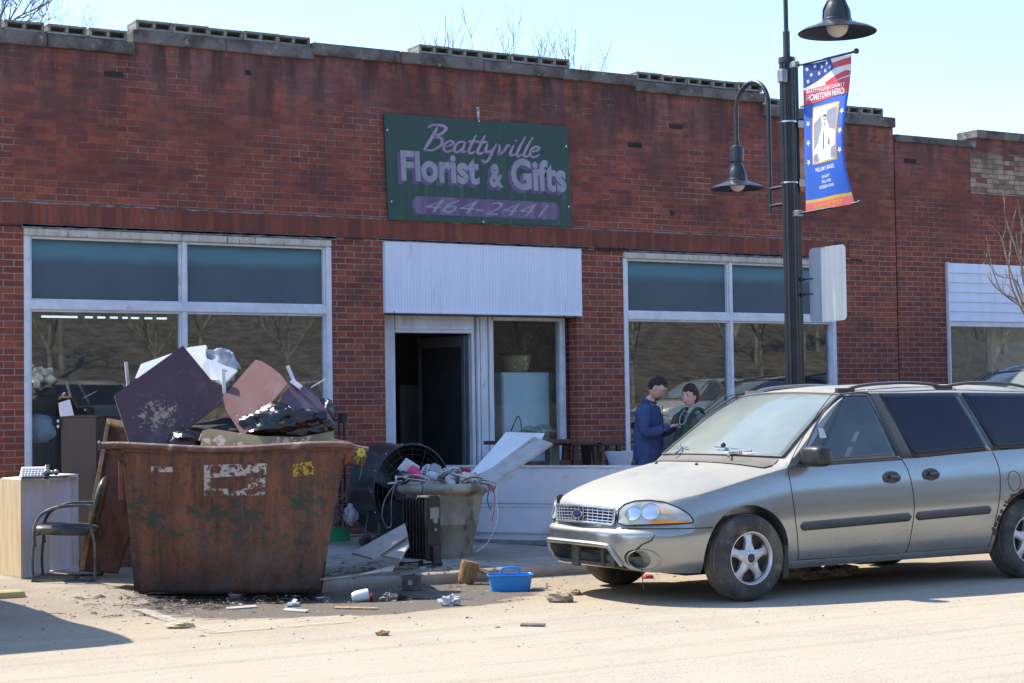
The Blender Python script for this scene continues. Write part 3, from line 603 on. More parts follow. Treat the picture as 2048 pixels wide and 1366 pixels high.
def word(s, x0, y0, h, wd, rot=0):
    out = []; x = x0; c, sn = math.cos(rot), math.sin(rot)
    for ch in s:
        for st in L[ch][0]:
            vs, fs = stroke2d([(x+(px+.22*py)*h, py*h) for px, py in st], wd*(1.0 if ch != 'B' else 1.15)); vs = [(vx, vy) for vx, vy in vs]
            out.append(([(vx, y0-(vy)) for vx, vy in vs], fs))
        x += L[ch][1]*h
    return out
scr = word('Beattyville', 0, 0, .165, .0165); wid = max(v[0] for p, _ in scr for v in p); k = 1.58/wid
scr = [([(x*k+.43, y*.74+.385) for x, y in p], f) for p, f in scr]
on_sign('script_shadow', [([(x-.010, y+.012) for x, y in p], f) for p, f in scr], 'letmauve', .0012); on_sign('script_lettering', scr, 'letpink', .0055)
def fit(t, x0, x1, y0, y1):
    vs, fs = t; xa = min(v[0] for v in vs); xb = max(v[0] for v in vs); ya = min(v[1] for v in vs); yb = max(v[1] for v in vs)
    return [(x0+(x-xa)/(xb-xa)*(x1-x0), y1-(y-ya)/(yb-ya)*(y1-y0)) for x, y in vs], fs
big = [fit(text2d('Florist', 1, .045), .16, 1.16, .575+.10, 1.0), fit(text2d('&', 1, .05), 1.24, 1.44, .80, 1.02), fit(text2d('Gifts', 1, .045), 1.53, 2.29, .68, 1.035)]
import copy as _c
big = [fit(text2d('Florist', 1, .035), .18, 1.18, .40, .74), fit(text2d('&', 1, .035), 1.31, 1.49, .49, .76), fit(text2d('Gifts', 1, .035), 1.60, 2.35, .41, .775)]
on_sign('letter_shadow', [([(x-.01*j, y+.009*j) for x, y in p], f) for p, f in big for j in (4, 3, 2, 1)], 'letmauve', .0012); on_sign('lettering', big, 'letgrey', .0042)
pill = [(x+1.27, 1.0+y*1) for x, y in rrect(1.94, .20, .095)]
M['pill'] = mk('faded_purple_pill', (.14, .075, .185), (.20, .16, .27), 3, .6, world=True, stretch=(2, 1, .3))
b = MB(); nn = len(pill); b.add([sgp(x/SWd, y/SH, .0012) for x, y in pill], [tuple(range(nn))]); b.build('number_panel', 'pill', SG)
on_sign('number_lettering', [fit(text2d('464-2441', 1, -.004, .45), .46, 2.1, .925, 1.075)], 'letgrey', .0045)
b = MB(); p = YP(955, 222, WY-.01); b.box(p.x-.018, p.x+.018, WY-.02, WY, p.z-.1, p.z+.04); b.tube([(p.x, WY-.03, p.z+.03), (p.x, WY-.05, p.z-.02), (p.x, WY-.035, p.z-.12)], .008, 6); b.build('hanging_hook', 'chrome', SG)
b = MB()
for u, v in ((.012, .16), (.018, .83), (.985, .2), (.985, .8), (.5, .985), (.5, .01)): q = sgp(u, v, .004); b.tube([q, q+V((0, -.004, 0))], .012, 8)
b.build('screw', 'chrome', SG)
# ------------------------------------------------------------------ bare trees
def branch(b, p, d, ln, r, depth, rng_, spread=.5, segs=4, up=.25, minr=.003):
    pts_ = [p]; rs = [r]; q = V(p); dd = V(d).normalized()
    for i in range(segs):
        dd = (dd+V((rng_.uniform(-1, 1), rng_.uniform(-1, 1), rng_.uniform(-.6, 1)*1))*.13+V((0, 0, up*.12))).normalized(); q = q+dd*ln/segs; pts_.append(q); rs.append(max(minr, r*(1-.45*(i+1)/segs)))
    b.tube(pts_, rs, 6 if r > .02 else 4, cap=False)
    if depth <= 0: return
    for k in range(rng_.randint(3, 4)):
        i = rng_.randint(1, segs); a = rng_.uniform(0, 2*math.pi); o = dd.orthogonal().normalized(); o2 = dd.cross(o)
        nd = (dd+(o*math.cos(a)+o2*math.sin(a))*rng_.uniform(.6, 1.4)*spread+V((0, 0, up))).normalized(); branch(b, pts_[i], nd, ln*rng_.uniform(.55, .8), max(minr, rs[i]*.62), depth-1, rng_, spread, segs, up, minr)
def bare_tree(loc, h, seed, label, depth=4, mat='bark', group=None, r=.12, spread=.5, up=.25, lean=(0, 0), minr=.004):
    rg = random.Random(seed); t = thing('bare_tree', label, 'tree', loc, group); L0 = V(loc)
    b = MB(); top = L0+V((lean[0], lean[1], h*.35)); b.tube([L0+V((0, 0, -.1)), L0.lerp(top, .5)+V((.04, .02, 0)), top], [r*1.25, r, r*.85], 8); b.build('trunk', mat, t, smooth=True)
    b = MB()
    for k in range(4):
        a = rg.uniform(0, 6.28); branch(b, top, V((math.cos(a)*spread, math.sin(a)*spread, 1)), h*.3, r*.6, depth-1, rg, spread, 4, up, minr)
    branch(b, top, V((0, 0, 1)), h*.33, r*.75, depth-1, rg, spread, 4, up, minr)
    b.build('crown', mat, t, smooth=True); return t
# behind the shop roof
def twig_tree(name_label, base_px, D_, paths, r0, seed, fine, mat='bark'):
    rg = random.Random(seed); q = DP(base_px[0], base_px[1], D_); t = thing('bare_tree', name_label, 'tree', (q.x, q.y, -.1), 'bare trees behind the left end of the roof'); b = MB(); top = DP(base_px[0], base_px[1]-60, D_); b.tube([V((q.x, q.y, -.1)), V((q.x, q.y, 3)), top], [r0*3, r0*2.4, r0*1.4], 8); b.build('trunk', mat, t, smooth=True); b = MB()
    def sub(p, d, l, r, dep):
        pts_ = [p]; dd = V(d)
        for i in range(4): dd = (dd+V((rg.uniform(-.35, .35), rg.uniform(-.3, .3), rg.uniform(-.2, .4)))).normalized(); pts_.append(pts_[-1]+dd*l/4)
        b.tube(pts_, [max(.004, r*(1-.2*i)) for i in range(5)], 4, cap=False)
        if dep: 
            for k in range(fine): j = rg.randint(1, 4); sub(pts_[j], (dd+V((rg.uniform(-1, 1), rg.uniform(-.6, .6), rg.uniform(-.5, .9)))).normalized(), l*rg.uniform(.45, .75), r*.55, dep-1)
    for path in paths:
        cp = catmull([DP(x, y, D_+rg.uniform(-.3, .3)) for x, y in path], 4); b.tube([top]+cp, [r0*1.2]+[max(.005, r0*(1-i/len(cp))) for i in range(len(cp))], 5, cap=False)
        for j in range(2, len(cp), 2): d = (cp[j]-cp[j-1]).normalized(); sub(cp[j], (d+V((rg.uniform(-1, 1), rg.uniform(-.5, .5), rg.uniform(-.5, .9)))).normalized(), rg.uniform(.35, .8), r0*.45, 2)
    b.build('crown', mat, t, smooth=True)
twig_tree('bare grey tree reaching in at the top left corner above the roof', (-40, 200), 34, [((-30, 110), (0, 70), (30, 38), (62, 22), (96, 8)), ((-30, 110), (5, 66), (25, 30), (40, -5)), ((-40, 100), (-5, 50), (8, 15), (20, -20)), ((-20, 90), (15, 62), (50, 50), (80, 46))], .035, 4, 3)
twig_tree('faint pale bare treetop just right of the corner tree', (160, 200), 60, [((150, 110), (142, 70), (138, 42)), ((160, 110), (160, 75), (165, 44)), ((170, 110), (176, 72), (182, 40)), ((150, 100), (128, 66), (118, 52))], .018, 7, 2, 'bark2')
rg = random.Random(8)
for i, (px, top, wd, name) in enumerate(((925, 30, 1.0, 'leftmost'), (1000, 35, .5, 'second from the left'), (1075, 45, .9, 'third from the left'), (1120, 30, .7, 'fourth from the left'), (1180, 85, .8, 'rightmost'), (860, 78, .3, 'smallest'))):
    yy = 32; a = YP(px, top, yy); t = thing('bare_shrub', 'bare upright twigs behind the middle of the roof, %s clump' % name, 'shrub', (a.x, yy, -.1), 'bare shrubs behind the roof')
    b = MB()
    for k in range(5 if wd > .4 else 2):
        x = a.x+rg.uniform(-.5, .5)*wd; hgt = a.z-rg.uniform(.0, .7); pp = [V((x*.5+a.x*.5, yy+rg.uniform(-.2, .2), -.1)), V((x, yy, hgt*.55)), V((x+rg.uniform(-.15, .15), yy, hgt*.8)), V((x+rg.uniform(-.3, .3), yy, hgt))]
        cp = catmull(pp, 5); b.tube(cp, [max(.004, .015-.0007*i_) for i_ in range(len(cp))], 4)
        for m in range(12): j = rg.randint(8, len(cp)-2); s_ = rg.choice((-1, 1)); st_ = cp[j]; b.tube([st_, st_+V((s_*.12, 0, .22)), st_+V((s_*rg.uniform(.14, .3), 0, rg.uniform(.4, .7)))], [.006, .005, .003], 4)
    b.build('stem', 'bark', t)
# small street tree beyond the right edge
q = DP(2085, 900, 19.2); rg = random.Random(21)
t = thing('street_tree', 'small bare street tree at the right edge in front of the white siding', 'tree', (q.x, q.y, .12)); b = MB()
b.tube([V((q.x, q.y, .1)), V((q.x+.02, q.y, 1.2)), DP(2075, 640, 19.2)], [.05, .045, .03], 8); b.build('trunk', 'bark2', t, smooth=True)
b = MB()
for path in (((2078, 720), (2040, 610), (2005, 585), (1985, 540), (1968, 505)), ((2060, 650), (2030, 590), (2018, 545), (2022, 480), (2028, 430)), ((2055, 640), (2044, 590), (2030, 560), (1990, 545), (1972, 470)), ((2075, 660), (2046, 560), (2042, 500), (2046, 430)), ((2050, 620), (2020, 540), (2000, 470), (1972, 445)), ((2060, 600), (2040, 520), (2012, 440), (2010, 395)), ((2065, 600), (2060, 500), (2046, 455), (2035, 400)), ((2046, 615), (2010, 590), (1980, 560), (1966, 525)), ((2055, 600), (2052, 540), (2038, 500), (2032, 465)), ((2080, 620), (2100, 500), (2110, 400)), ((2080, 640), (2130, 540), (2150, 450)), ((2080, 660), (2120, 600), (2160, 560))):
    pp = [DP(x, y, 19.2+rg.uniform(-.14, .14)) for x, y in path]; cp = catmull(pp, 5); b.tube(cp, [max(.0032, .013-.011*i_/len(cp)) for i_ in range(len(cp))], 5)
    for m in range(4):
        j = rg.randint(3, len(cp)-2); s_ = cp[j]; b.tube([s_, s_+V((rg.uniform(-.08, .04), rg.uniform(-.05, .05), rg.uniform(.05, .18)))], [.004, .0022], 4)
b.build('crown', 'bark2', t, smooth=True)
# ------------------------------------------------------------------ what stands across the street (seen in the glass)
def hill_mat():
    b = NB('wooded_hillside'); c = b.mix(b.rng(b.noise(1.6, st=(1, 1, .12), det=10, ro=.7), .38, .62), (.12, .096, .066), (.036, .03, .022)); c = b.mix(b.rng(b.noise(5, st=(1, 1, .08), det=8), .55, .68), c, (.17, .145, .11)); return b.set(Base_Color=c, Roughness=1)
M['hill'] = hill_mat()
b = MB(); b.grid(lambda u, v: (-220+440*u, -13.5-75*v, .7+24*v**1.3+2.5*math.sin(u*20+v*3)*v), 60, 24); b.grid(lambda u, v: (-220+440*u, -5-8.6*v, -.05+.8*sm(v*3)), 60, 8); o = b.build('hill', 'hill', smooth=True); tag(o, 'brown wooded hillside across the street', None, kind='structure')
first = None
ordn = ['%s bare tree of the wood across the street, counted from the left' % w_ for w_ in 'first second third fourth fifth sixth seventh eighth ninth tenth eleventh twelfth thirteenth fourteenth fifteenth sixteenth seventeenth eighteenth nineteenth twentieth twenty-first twenty-second twenty-third twenty-fourth twenty-fifth twenty-sixth'.split()]
for i in range(26):
    x = 4+i*2.1+random.uniform(-1, 1); y = -15.5-random.uniform(0, 14)
    lab = ordn[i]
    if first is None: o = first = bare_tree((x, y, .6), 6.5, 77, lab, r=.085, group='bare trees across the street', depth=4, minr=.014, mat='bark3', spread=.7)
    else:
        o = copy_tree(first); o['label'] = lab; o.location = (x, y, .6+24*(max(0, -y-13.5)/75)**1.3); o.rotation_euler.z = random.uniform(0, 6.28); s = random.uniform(.8, 1.2); o.scale = (s, s, s)
b = MB(); b.box(-60, 60, -13.6, -13.2, .3, 1.75); tag(b.build('stone_wall', mk('tan_stone', (.28, .24, .17), (.16, .14, .10), 3, .9)), 'low stone wall across the street behind the camera', 'wall')
# ------------------------------------------------------------------ street lamp, banner and road sign
PX, PY = 11.5, 13.72
gz = hs(PX, PY)
LP = thing('street_lamp', 'black fluted lamp post with one low and one high bell lamp', 'street lamp', (PX, PY, gz))
def pz(py, yy=PY, px=1593): return YP(px, py, yy).z
ZC = pz(122); b = MB(); n = 24; vs = []
for z in (gz, ZC):
    for k in range(n*2): a = math.pi*k/n; r = .078 if k % 4 in (0, 1) else .066; vs.append((PX+r*math.cos(a), PY+r*math.sin(a), z))
b.add(vs, [(k, (k+1) % (2*n), 2*n+(k+1) % (2*n), 2*n+k) for k in range(2*n)]+[tuple(range(2*n, 4*n))]); b.build('pole', 'blackmetal', LP)
b = MB(); b.lathe([(.14, gz), (.14, gz+.05), (.12, gz+.12), (.1, gz+.5), (.085, gz+.55)], 24, Matrix.Translation((PX, PY, 0))); b.build('base', 'blackmetal', LP, smooth=True)
b = MB(); z1 = pz(66); b.lathe([(.0, ZC+.02), (.085, ZC+.02), (.085, ZC-.03), (.05, ZC-.03)], 20, Matrix.Translation((PX, PY, 0))); b.lathe([(.036, ZC+.02), (.036, z1), (.024, z1+.01), (.024, pz(-140)), (0, pz(-140))], 16, Matrix.Translation((PX, PY, 0))); b.build('upper_pole', 'blackmetal', LP, smooth=True)
b = MB(); sx1 = PX+.075; b.box(sx1+.0, sx1+.045, PY-.03, PY+.03, .6, ZC-.02); b.build('channel', 'black', LP, bevel=.005)
b = MB(); zb = pz(150, PY-.08); b.box(PX-.13, PX-.06, PY-.08, PY-.0, zb-.08, zb+.05); b.build('switch_box', 'greym', LP, bevel=.008)
b = MB()
for z in (pz(246), pz(367)): b.lathe([(.082, z-.008), (.086, z-.008), (.086, z+.008), (.082, z+.008)], 24, Matrix.Translation((PX, PY, 0)))
b.build('clamp_band', 'chrome', LP)
def lamp(name_par, cx, cy, z_rim, R0, htop, arm=None):
    b = MB(); T0 = Matrix.Translation((cx, cy, z_rim)); k = R0/.28
    prof_ = [(.28, -.0), (.283, .006), (.25, .028), (.18, .052), (.125, .075), (.105, .085)]
    b.lathe([(r*k, z*k) for r, z in prof_]+[(r*k, (z-.006)*k) for r, z in prof_[::-1]][:0], 40, T0)
    b.lathe([(.276*k, .0), (.245*k, .020*k), (.18*k, .044*k), (.10*k, .07*k), (0, .075*k)], 40, T0); sh = b.build('lamp_shade', 'blackmetal', LP, smooth=True, angle=60)
    b = MB(); b.lathe([(.108*k, .078*k), (.108*k, .098*k), (.102*k, .104*k), (.098*k, .16*k), (.075*k, .21*k), (.064*k, .24*k), (.062*k, .27*k), (.072*k, .28*k), (.074*k, .40*k), (.066*k, .435*k), (.03*k, .455*k), (.026*k, .47*k), (0, .47*k)], 32, T0)
    for a in (.6, 2.7, 4.8): b.tube([T0 @ V((.104*k*math.cos(a), .104*k*math.sin(a), .09*k)), T0 @ V((.10*k*math.cos(a), .10*k*math.sin(a), .17*k)), T0 @ V((.068*k*math.cos(a), .068*k*math.sin(a), .235*k))], .007*k, 6)
    b.build('lamp_housing', 'blackmetal', sh, smooth=True, angle=35)
    b = MB(); b.ball((cx, cy, z_rim+.055*k), (.082*k, .082*k, .085*k), 20); b.build('globe', M['globe'], sh, smooth=True)
M['globe'] = mk('milky_globe', (.62, .58, .50), (.52, .48, .42), 3, .25)
ly = 14.54; lr = YP(1480, 378, ly); lamp('low', PX, ly, lr.z-.0, .278, 0)
topz = lr.z+.47*.278/.28; az = pz(168, 14.3, 1525)
y0, y1 = PY+.30, ly; rr = (y1-y0)/2; zc_ = az-rr; arc = [V((PX, (y0+y1)/2+rr*math.cos(t), zc_+rr*math.sin(t)*1.0)) for t in [math.pi*k/16 for k in range(17)]]
y_in = YP(1572, 300, 13.95)
b = MB(); b.tube([V((PX, ly, topz-.02))]+arc+[V((PX, y0, pz(428, y0, 1572)))], .024, 12)
for py in (380, 414): z = pz(py, y0, 1572); b.tube([V((PX, y0, z)), V((PX, PY+.05, z))], .018, 8)
b.tube([V((PX, ly, topz-.03)), V((PX, ly, topz+.02))], .034, 12)
b.build('arm', 'blackmetal', LP, smooth=True)
uy = 12.97; ur = YP(1688, 68, uy); lamp('high', PX, uy, ur.z, .37, 0)
ut = ur.z+.47*.37/.28; b = MB(); rr = (PY-uy)/2*1.0; arc = [V((PX, (PY+uy)/2+rr*math.cos(t), ut+.35+rr*math.sin(t))) for t in [math.pi*k/14 for k in range(15)]]
b.tube([V((PX, uy, ut-.02))]+arc[::-1]+[V((PX, PY, ut))], .026, 12); b.build('upper_arm', 'blackmetal', LP, smooth=True)
# banner
BA = thing('hanging_banner', 'red white and blue veteran banner hanging from the lamp post', 'banner', (PX, 13.2, 3.6), None)
bt0, bt1 = YP(1614, 131, 13.50), YP(1709, 110, 12.83); bb0, bb1 = YP(1613, 425, 13.50), YP(1711, 408, 12.83)
bx = PX+.0
def bn(u, v, off=0):                             # u along (pole -> street), v down
    a = bt0.lerp(bt1, u); c = bb0.lerp(bb1, u); q = a.lerp(c, v); q.x = PX+.02
    q.y += .085*math.sin(math.pi*v)*u*(1.0-.25*v)           # outer edge pulled inwards
    q.x += .05*math.sin(2*math.pi*v*1.0+.7)*u*(1-u*.2)+.02*math.sin(math.pi*2*u); return q+V((-off, 0, 0))
BW, BH = .67, (bt0-bb0).length
def ban(name, polys, mat, off, par):
    b = MB()
    for vs, fs in polys:
        me = bmesh.new(); vv = [me.verts.new((x, y, 0)) for x, y in vs]
        for f in fs:
            try: me.faces.new([vv[i] for i in f])
            except ValueError: pass
        bmesh.ops.triangulate(me, faces=me.faces)
        for _ in range(3):
            es = [e for e in me.edges if e.calc_length() > .06]
            if es: bmesh.ops.subdivide_edges(me, edges=es, cuts=1); bmesh.ops.triangulate(me, faces=me.faces)
        me.verts.index_update(); b.add([bn(v.co.x/BW, v.co.y/BH, off) for v in me.verts], [[v.index for v in f.verts] for f in me.faces]); me.free()
    return b.build(name, mat, par)
def q4(x0, y0, x1, y1): return ([(x0, y0), (x1, y0), (x1, y1), (x0, y1)], [(0, 1, 2, 3)])
def cloth(n, c, c2=None): return mk(n, c, c2 or tuple(v*.93 for v in c), 3, .55)
M['bblue'] = cloth('banner_blue', (.035, .13, .55)); M['bred'] = cloth('banner_red', (.62, .07, .10)); M['bwhite'] = cloth('banner_white', (.80, .80, .80)); M['bgold'] = cloth('banner_gold', (.70, .42, .05)); M['bnavy'] = cloth('banner_navy', (.03, .07, .30)); M['bgrey'] = cloth('banner_grey', (.30, .31, .36), (.22, .23, .27)); M['bgrey2'] = cloth('banner_dark_grey', (.12, .12, .14)); M['bpink'] = cloth('banner_light_red', (.75, .16, .16))
b = MB(); b.grid(lambda u, v: bn(u, v), 16, 40); fab = b.build('fabric', 'bblue', BA, smooth=True, solid=.002)
ban('flag_field', [([(0, 0), (.40, 0), (.46, .10), (.22, .17), (0, .235)], [(0, 1, 2, 3, 4)])], 'bnavy', .0035, fab)
ban('flag_stripe', [([(.40, 0), (.67, 0), (.67, .27), (0, .30), (0, .235), (.22, .17), (.46, .10)], [(0, 1, 2, 3, 4, 5, 6)])], 'bwhite', .003, fab)
ban('red_stripe', [([(.43, .045), (.67, .02), (.67, .085), (.45, .10)], [(0, 1, 2, 3)]), ([(.30, .215), (.62, .135), (.67, .15), (.67, .185), (.34, .245)], [(0, 1, 2, 3, 4)])], 'bred', .0045, fab)
ban('title_band', [([(0, .25), (.40, .235), (.67, .20), (.67, .36), (0, .40)], [(0, 1, 2, 3, 4)])], 'bred', .005, fab)
def tx(s, x0, x1, y0, y1, bold=.0, sh=0): return fit(text2d(s, 1, bold, sh), x0, x1, y0, y1)
ban('title_lettering', [tx('BEATTYVILLE/LEE COUNTY', .04, .62, .252, .288, .02), tx('HOMETOWN HERO', .04, .62, .302, .365, .02)], 'bwhite', .0075, fab)
ban('photo_border', [q4(.115, .43, .575, 1.0)], 'bgold', .004, fab)
ban('photo', [q4(.13, .445, .56, .985)], 'bwhite', .0055, fab)
ban('photo_background', [([(.14, .60), (.27, .52), (.29, .62), (.26, .75), (.15, .86)], [(0, 1, 2, 3, 4)]), ([(.38, .50), (.55, .47), (.555, .70), (.46, .68), (.40, .60)], [(0, 1, 2, 3, 4)]), ([(.14, .91), (.20, .89), (.24, .975), (.14, .98)], [(0, 1, 2, 3)]), ([(.49, .88), (.555, .85), (.555, .98), (.48, .97)], [(0, 1, 2, 3)])], 'bgrey', .0065, fab)
hair = [(.29, .53), (.33, .505), (.385, .515), (.395, .56), (.37, .545), (.32, .55), (.30, .58)]
el = lambda cx, cy, rx, ry: ([(cx+rx*math.cos(2*math.pi*k/16), cy+ry*math.sin(2*math.pi*k/16)) for k in range(16)], [tuple(range(16))])
M['bface'] = cloth('banner_face_tone', (.52, .52, .54)); M['bsoft'] = cloth('banner_soft_grey', (.62, .62, .65))
ban('photo_face', [el(.348, .585, .036, .052)], 'bface', .0072, fab)
ban('photo_jacket', [([(.20, .86), (.235, .74), (.27, .70), (.26, .80), (.23, .93)], [tuple(range(5))]), ([(.42, .70), (.47, .73), (.50, .84), (.455, .80)], [tuple(range(4))]), ([(.30, .68), (.325, .72), (.33, .95), (.31, .90)], [tuple(range(4))])], 'bsoft', .0068, fab)
hair = [(.308, .56), (.312, .535), (.345, .522), (.38, .535), (.388, .565), (.372, .552), (.335, .55)]
ban('photo_figure', [(hair, [tuple(range(7))]), ([(.325, .575), (.345, .575), (.345, .585), (.325, .585)], [(0, 1, 2, 3)]), ([(.36, .575), (.38, .575), (.38, .585), (.36, .585)], [(0, 1, 2, 3)]), ([(.335, .62), (.37, .62), (.365, .63), (.34, .63)], [(0, 1, 2, 3)]), ([(.335, .70), (.35, .70), (.36, .86), (.35, .88), (.34, .86)], [(0, 1, 2, 3, 4)]), ([(.44, .78), (.46, .78), (.47, .84), (.45, .84)], [(0, 1, 2, 3)])], 'bgrey2', .0085, fab)
st5 = []
for cx_, cy_ in ((.055, .585), (.055, .775), (.055, .965), (.62, .53), (.62, .72), (.62, .91)): st5.append((star2d(cx_, cy_, .034), [tuple(range(10))]))
for s5 in st5: ban('star', [s5], 'bwhite', .004, fab)
st6 = [(star2d(x, y, .026), [tuple(range(10))]) for x, y in ((.05, .05), (.15, .035), (.25, .05), (.34, .03), (.10, .11), (.21, .11), (.31, .10), (.06, .17), (.39, .075))]
for s6 in st6: ban('flag_star', [s6], 'bwhite', .0055, fab)
ban('name_lettering', [tx('WILLIAM F. BAKER', .15, .52, 1.035, 1.075, .02)], 'bwhite', .004, fab); ban('service_lettering', [tx('US NAVY', .26, .42, 1.12, 1.15, .02), tx('1951-1955', .25, .43, 1.168, 1.198, .02), tx('KOREAN WAR', .20, .47, 1.215, 1.247, .02)], 'bwhite', .004, fab)
ban('gold_stripe', [q4(0, 1.335*BH/1.45, .67, 1.365*BH/1.45)], 'bgold', .004, fab); ban('foot_band', [q4(0, 1.365*BH/1.45, .67, BH)], 'bpink', .005, fab)
ban('foot_lettering', [tx('Eastern KY PRIDE', .12, .55, 1.385*BH/1.45, 1.43*BH/1.45, .01)], 'bgold', .008, fab)
b = MB(); b.tube([(PX, PY-.05, bt0.z+.02), bn(0, -.005), bn(1, -.005)+V((0, -.06, .012))], .012, 8); e = bn(1, -.005)+V((0, -.07, .014)); b.ball(e, .028, 10); b.tube([(PX, PY-.05, bb0.z-.0), bn(0, 1.0), bn(1, 1.0)+V((0, -.06, .01))], .012, 8); b.ball(bn(1, 1.0)+V((0, -.07, .01)), .022, 10); b.build('banner_rod', 'blackmetal', BA, smooth=True)
b = MB()
for z in (bt0.z+.02, bb0.z): b.box(PX-.03, PX+.03, PY-.16, PY-.07, z-.03, z+.03)
b.build('bracket', 'greym', BA, bevel=.006)
# rusty sign seen edge on
s0 = pz(248); s1 = pz(385); b = MB(); RS = thing('edge_on_sign', 'narrow rusty white sign strapped edge-on to the lamp post behind the banner', 'sign', (PX+.1, PY-.1, s1))
M['rustsign'] = mk('rusty_sign_face', (.36, .11, .03), (.55, .50, .45), 5, .6, stretch=(1, 1, .5))
Tm = TR((PX+.135, PY-.06, 0), R(-12)); b.box(-.045, .02, -.01, -.004, s1, s0, Tm); b.build('plate', 'rustsign', RS)
b = MB()
for z in (s0-.01, s1+.09): b.box(-.06, .0, -.02, .03, z-.035, z+.035, Tm)
b.build('bracket', 'chrome', RS, bevel=.005)
# back of a road sign
RD = thing('road_sign', 'unpainted back of a rounded road sign bolted to the lamp post', 'sign', (PX+.03, PY-.3, 2.1))
r0_, r1_, r2_, r3_ = YP(1608, 497, 13.58), YP(1675, 487, 13.05), YP(1675, 640, 13.05), YP(1608, 645, 13.58)
W2, H2 = .53, r0_.z-r3_.z; b = MB(); poly = [V((PX+.11+0*x, 13.315-x, (r0_.z+r3_.z)/2+y)) for x, y in rrect(W2, H2, .05)]; b.poly(poly, (.004, 0, 0)); b.build('plate', 'signback', RD)
b = MB()
for py in (560, 590): z = pz(py); b.tube([(PX+.1, PY-.06, z), (PX+.1, PY-.2, z)], .006, 6); b.box(PX+.06, PX+.11, PY-.07, PY+.05, z-.015, z+.015)
b.build('bracket', 'black', RD)
# ------------------------------------------------------------------ rusty skip
def rust_mat():
    b = NB('rusty_painted_steel'); x, y, z = b.xyz()[0:3]
    st = b.noise(3.2, st=(3, 3, .45), det=10, ro=.65); fine = b.noise(26, det=8)
    c = b.mix(b.rng(st, .38, .62), (.25, .090, .034), (.10, .040, .022)); c = b.mix(b.rng(fine, .50, .68, 0, .6), c, (.040, .020, .015))
    c = b.mix(b.rng(b.noise(2.2, st=(2, 2, .5), loc=(3, 3, 3), det=6), .56, .70, 0, .7), c, (.26, .10, .04))
    c = b.mix(b.rng(b.noise(5.5, loc=(2, 9, 4), det=9, ro=.7), .55, .62, 0, .6), c, (.14, .085, .06))
    g = b.math('MULTIPLY', b.rng(b.noise(3.4, st=(1.0, 1.0, 1.6), loc=(8, 2, 5), det=10, ro=.76), .52, .565), b.math('MULTIPLY', b.rng(z, .30, .42), b.rng(z, 1.0, .85, .25, 1))); c = b.mix(b.math('MULTIPLY', g, .85), c, (.030, .055, .034))
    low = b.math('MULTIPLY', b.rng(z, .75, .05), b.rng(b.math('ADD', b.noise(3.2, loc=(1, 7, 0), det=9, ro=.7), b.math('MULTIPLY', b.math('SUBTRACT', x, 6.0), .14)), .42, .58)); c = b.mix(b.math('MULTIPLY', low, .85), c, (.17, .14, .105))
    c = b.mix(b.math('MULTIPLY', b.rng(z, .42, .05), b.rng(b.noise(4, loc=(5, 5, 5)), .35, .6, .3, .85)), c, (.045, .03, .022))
    c = b.mix(b.rng(b.noise(1.1, st=(9, 9, .5), loc=(0, 3, 1), det=4), .62, .7, 0, .4), c, (.24, .15, .10))
    b.bump(b.math('ADD', fine, b.math('MULTIPLY', st, .6)), .7, .008)
    return b.set(Base_Color=c, Roughness=.72)
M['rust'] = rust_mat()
M['rim'] = mk('scraped_rim_steel', (.20, .10, .07), (.11, .055, .04), 9, .6, third=(.34, .27, .22), tlo=.58, thi=.68, tscale=8, bump=.4, world=True)
A = GP(271, 1186, .03); Bp = GP(641, 1183, .03); ux = (Bp-A).normalized(); uy = V((-ux.y, ux.x, 0)); BL = (Bp-A).length
A.z = .02; ud = V((math.sin(R(20)), math.cos(R(20)), 0)); TD = Matrix(((ux.x, ud.x, 0, A.x), (ux.y, ud.y, 0, A.y), (0, 0, 1, A.z), (0, 0, 0, 1)))
dd = (A+ux*BL/2-CAM).dot(_F)
def on_plane(x, y, off=0):                 # photo pixel onto the upright plane of the skip's front face, off metres behind it
    n_ = uy; r = ray(x, y); p0 = A+uy*off; return CAM+r*((p0-CAM).dot(n_)/r.dot(n_))
def loc(p): q = TD.inverted() @ V(p); return q
tl, tr_ = loc(on_plane(247, 905)), loc(on_plane(690, 897)); HZ = tl.z; DEP = 1.15
SK = thing('rusty_skip', 'rusty steel skip with flecks of green paint heaped with broken furniture', 'dumpster', (A+ux*BL/2)[:])
xl0, xr0, xl1, xr1 = 0, BL, tl.x, tr_.x
def tubw(z): t = (z/HZ)**1.15; return xl0+(xl1-xl0)*t, xr0+(xr1-xr0)*t
b = MB(TD); NZ, NX = 26, 40
def wall_(u, v, side):
    z = v*HZ; a, c = tubw(z); yf = -.03*math.sin(math.pi*u)*math.sin(math.pi*v)+.02*mnoise.noise(V((u*4, v*4, side)))-.10*max(0, v-.85)*0; e = .06*v
    if side == 0: return (a+(c-a)*u, yf-e*.6, z)
    if side == 1: return (c+.01*mnoise.noise(V((u*4, v*4, 3))), -e*.6+(DEP+e)*u, z)
    if side == 2: return (c-(c-a)*u, DEP+e*.4, z)
    return (a, DEP+e*.4-(DEP+e)*u, z)
for s_ in range(4): b.grid(lambda u, v: wall_(u, v, s_), NX, NZ)
t_ = .03
b.add([(xl0, 0, .002), (xr0, 0, .002), (xr0, DEP, .002), (xl0, DEP, .002)], [(3, 2, 1, 0)])
body = b.build('body', 'rust', SK, smooth=True, weld=.004, angle=50, solid=-.012)
b = MB(TD)
for xx in (.10, BL-.14): b.box(xx, xx+.05, -.05, -.01, .04, .07)
bot = b.build('skid', 'rust', SK)
b = MB(TD); z = HZ
def rimp(px, py, off=0): q = loc(on_plane(px, py, off)); return q
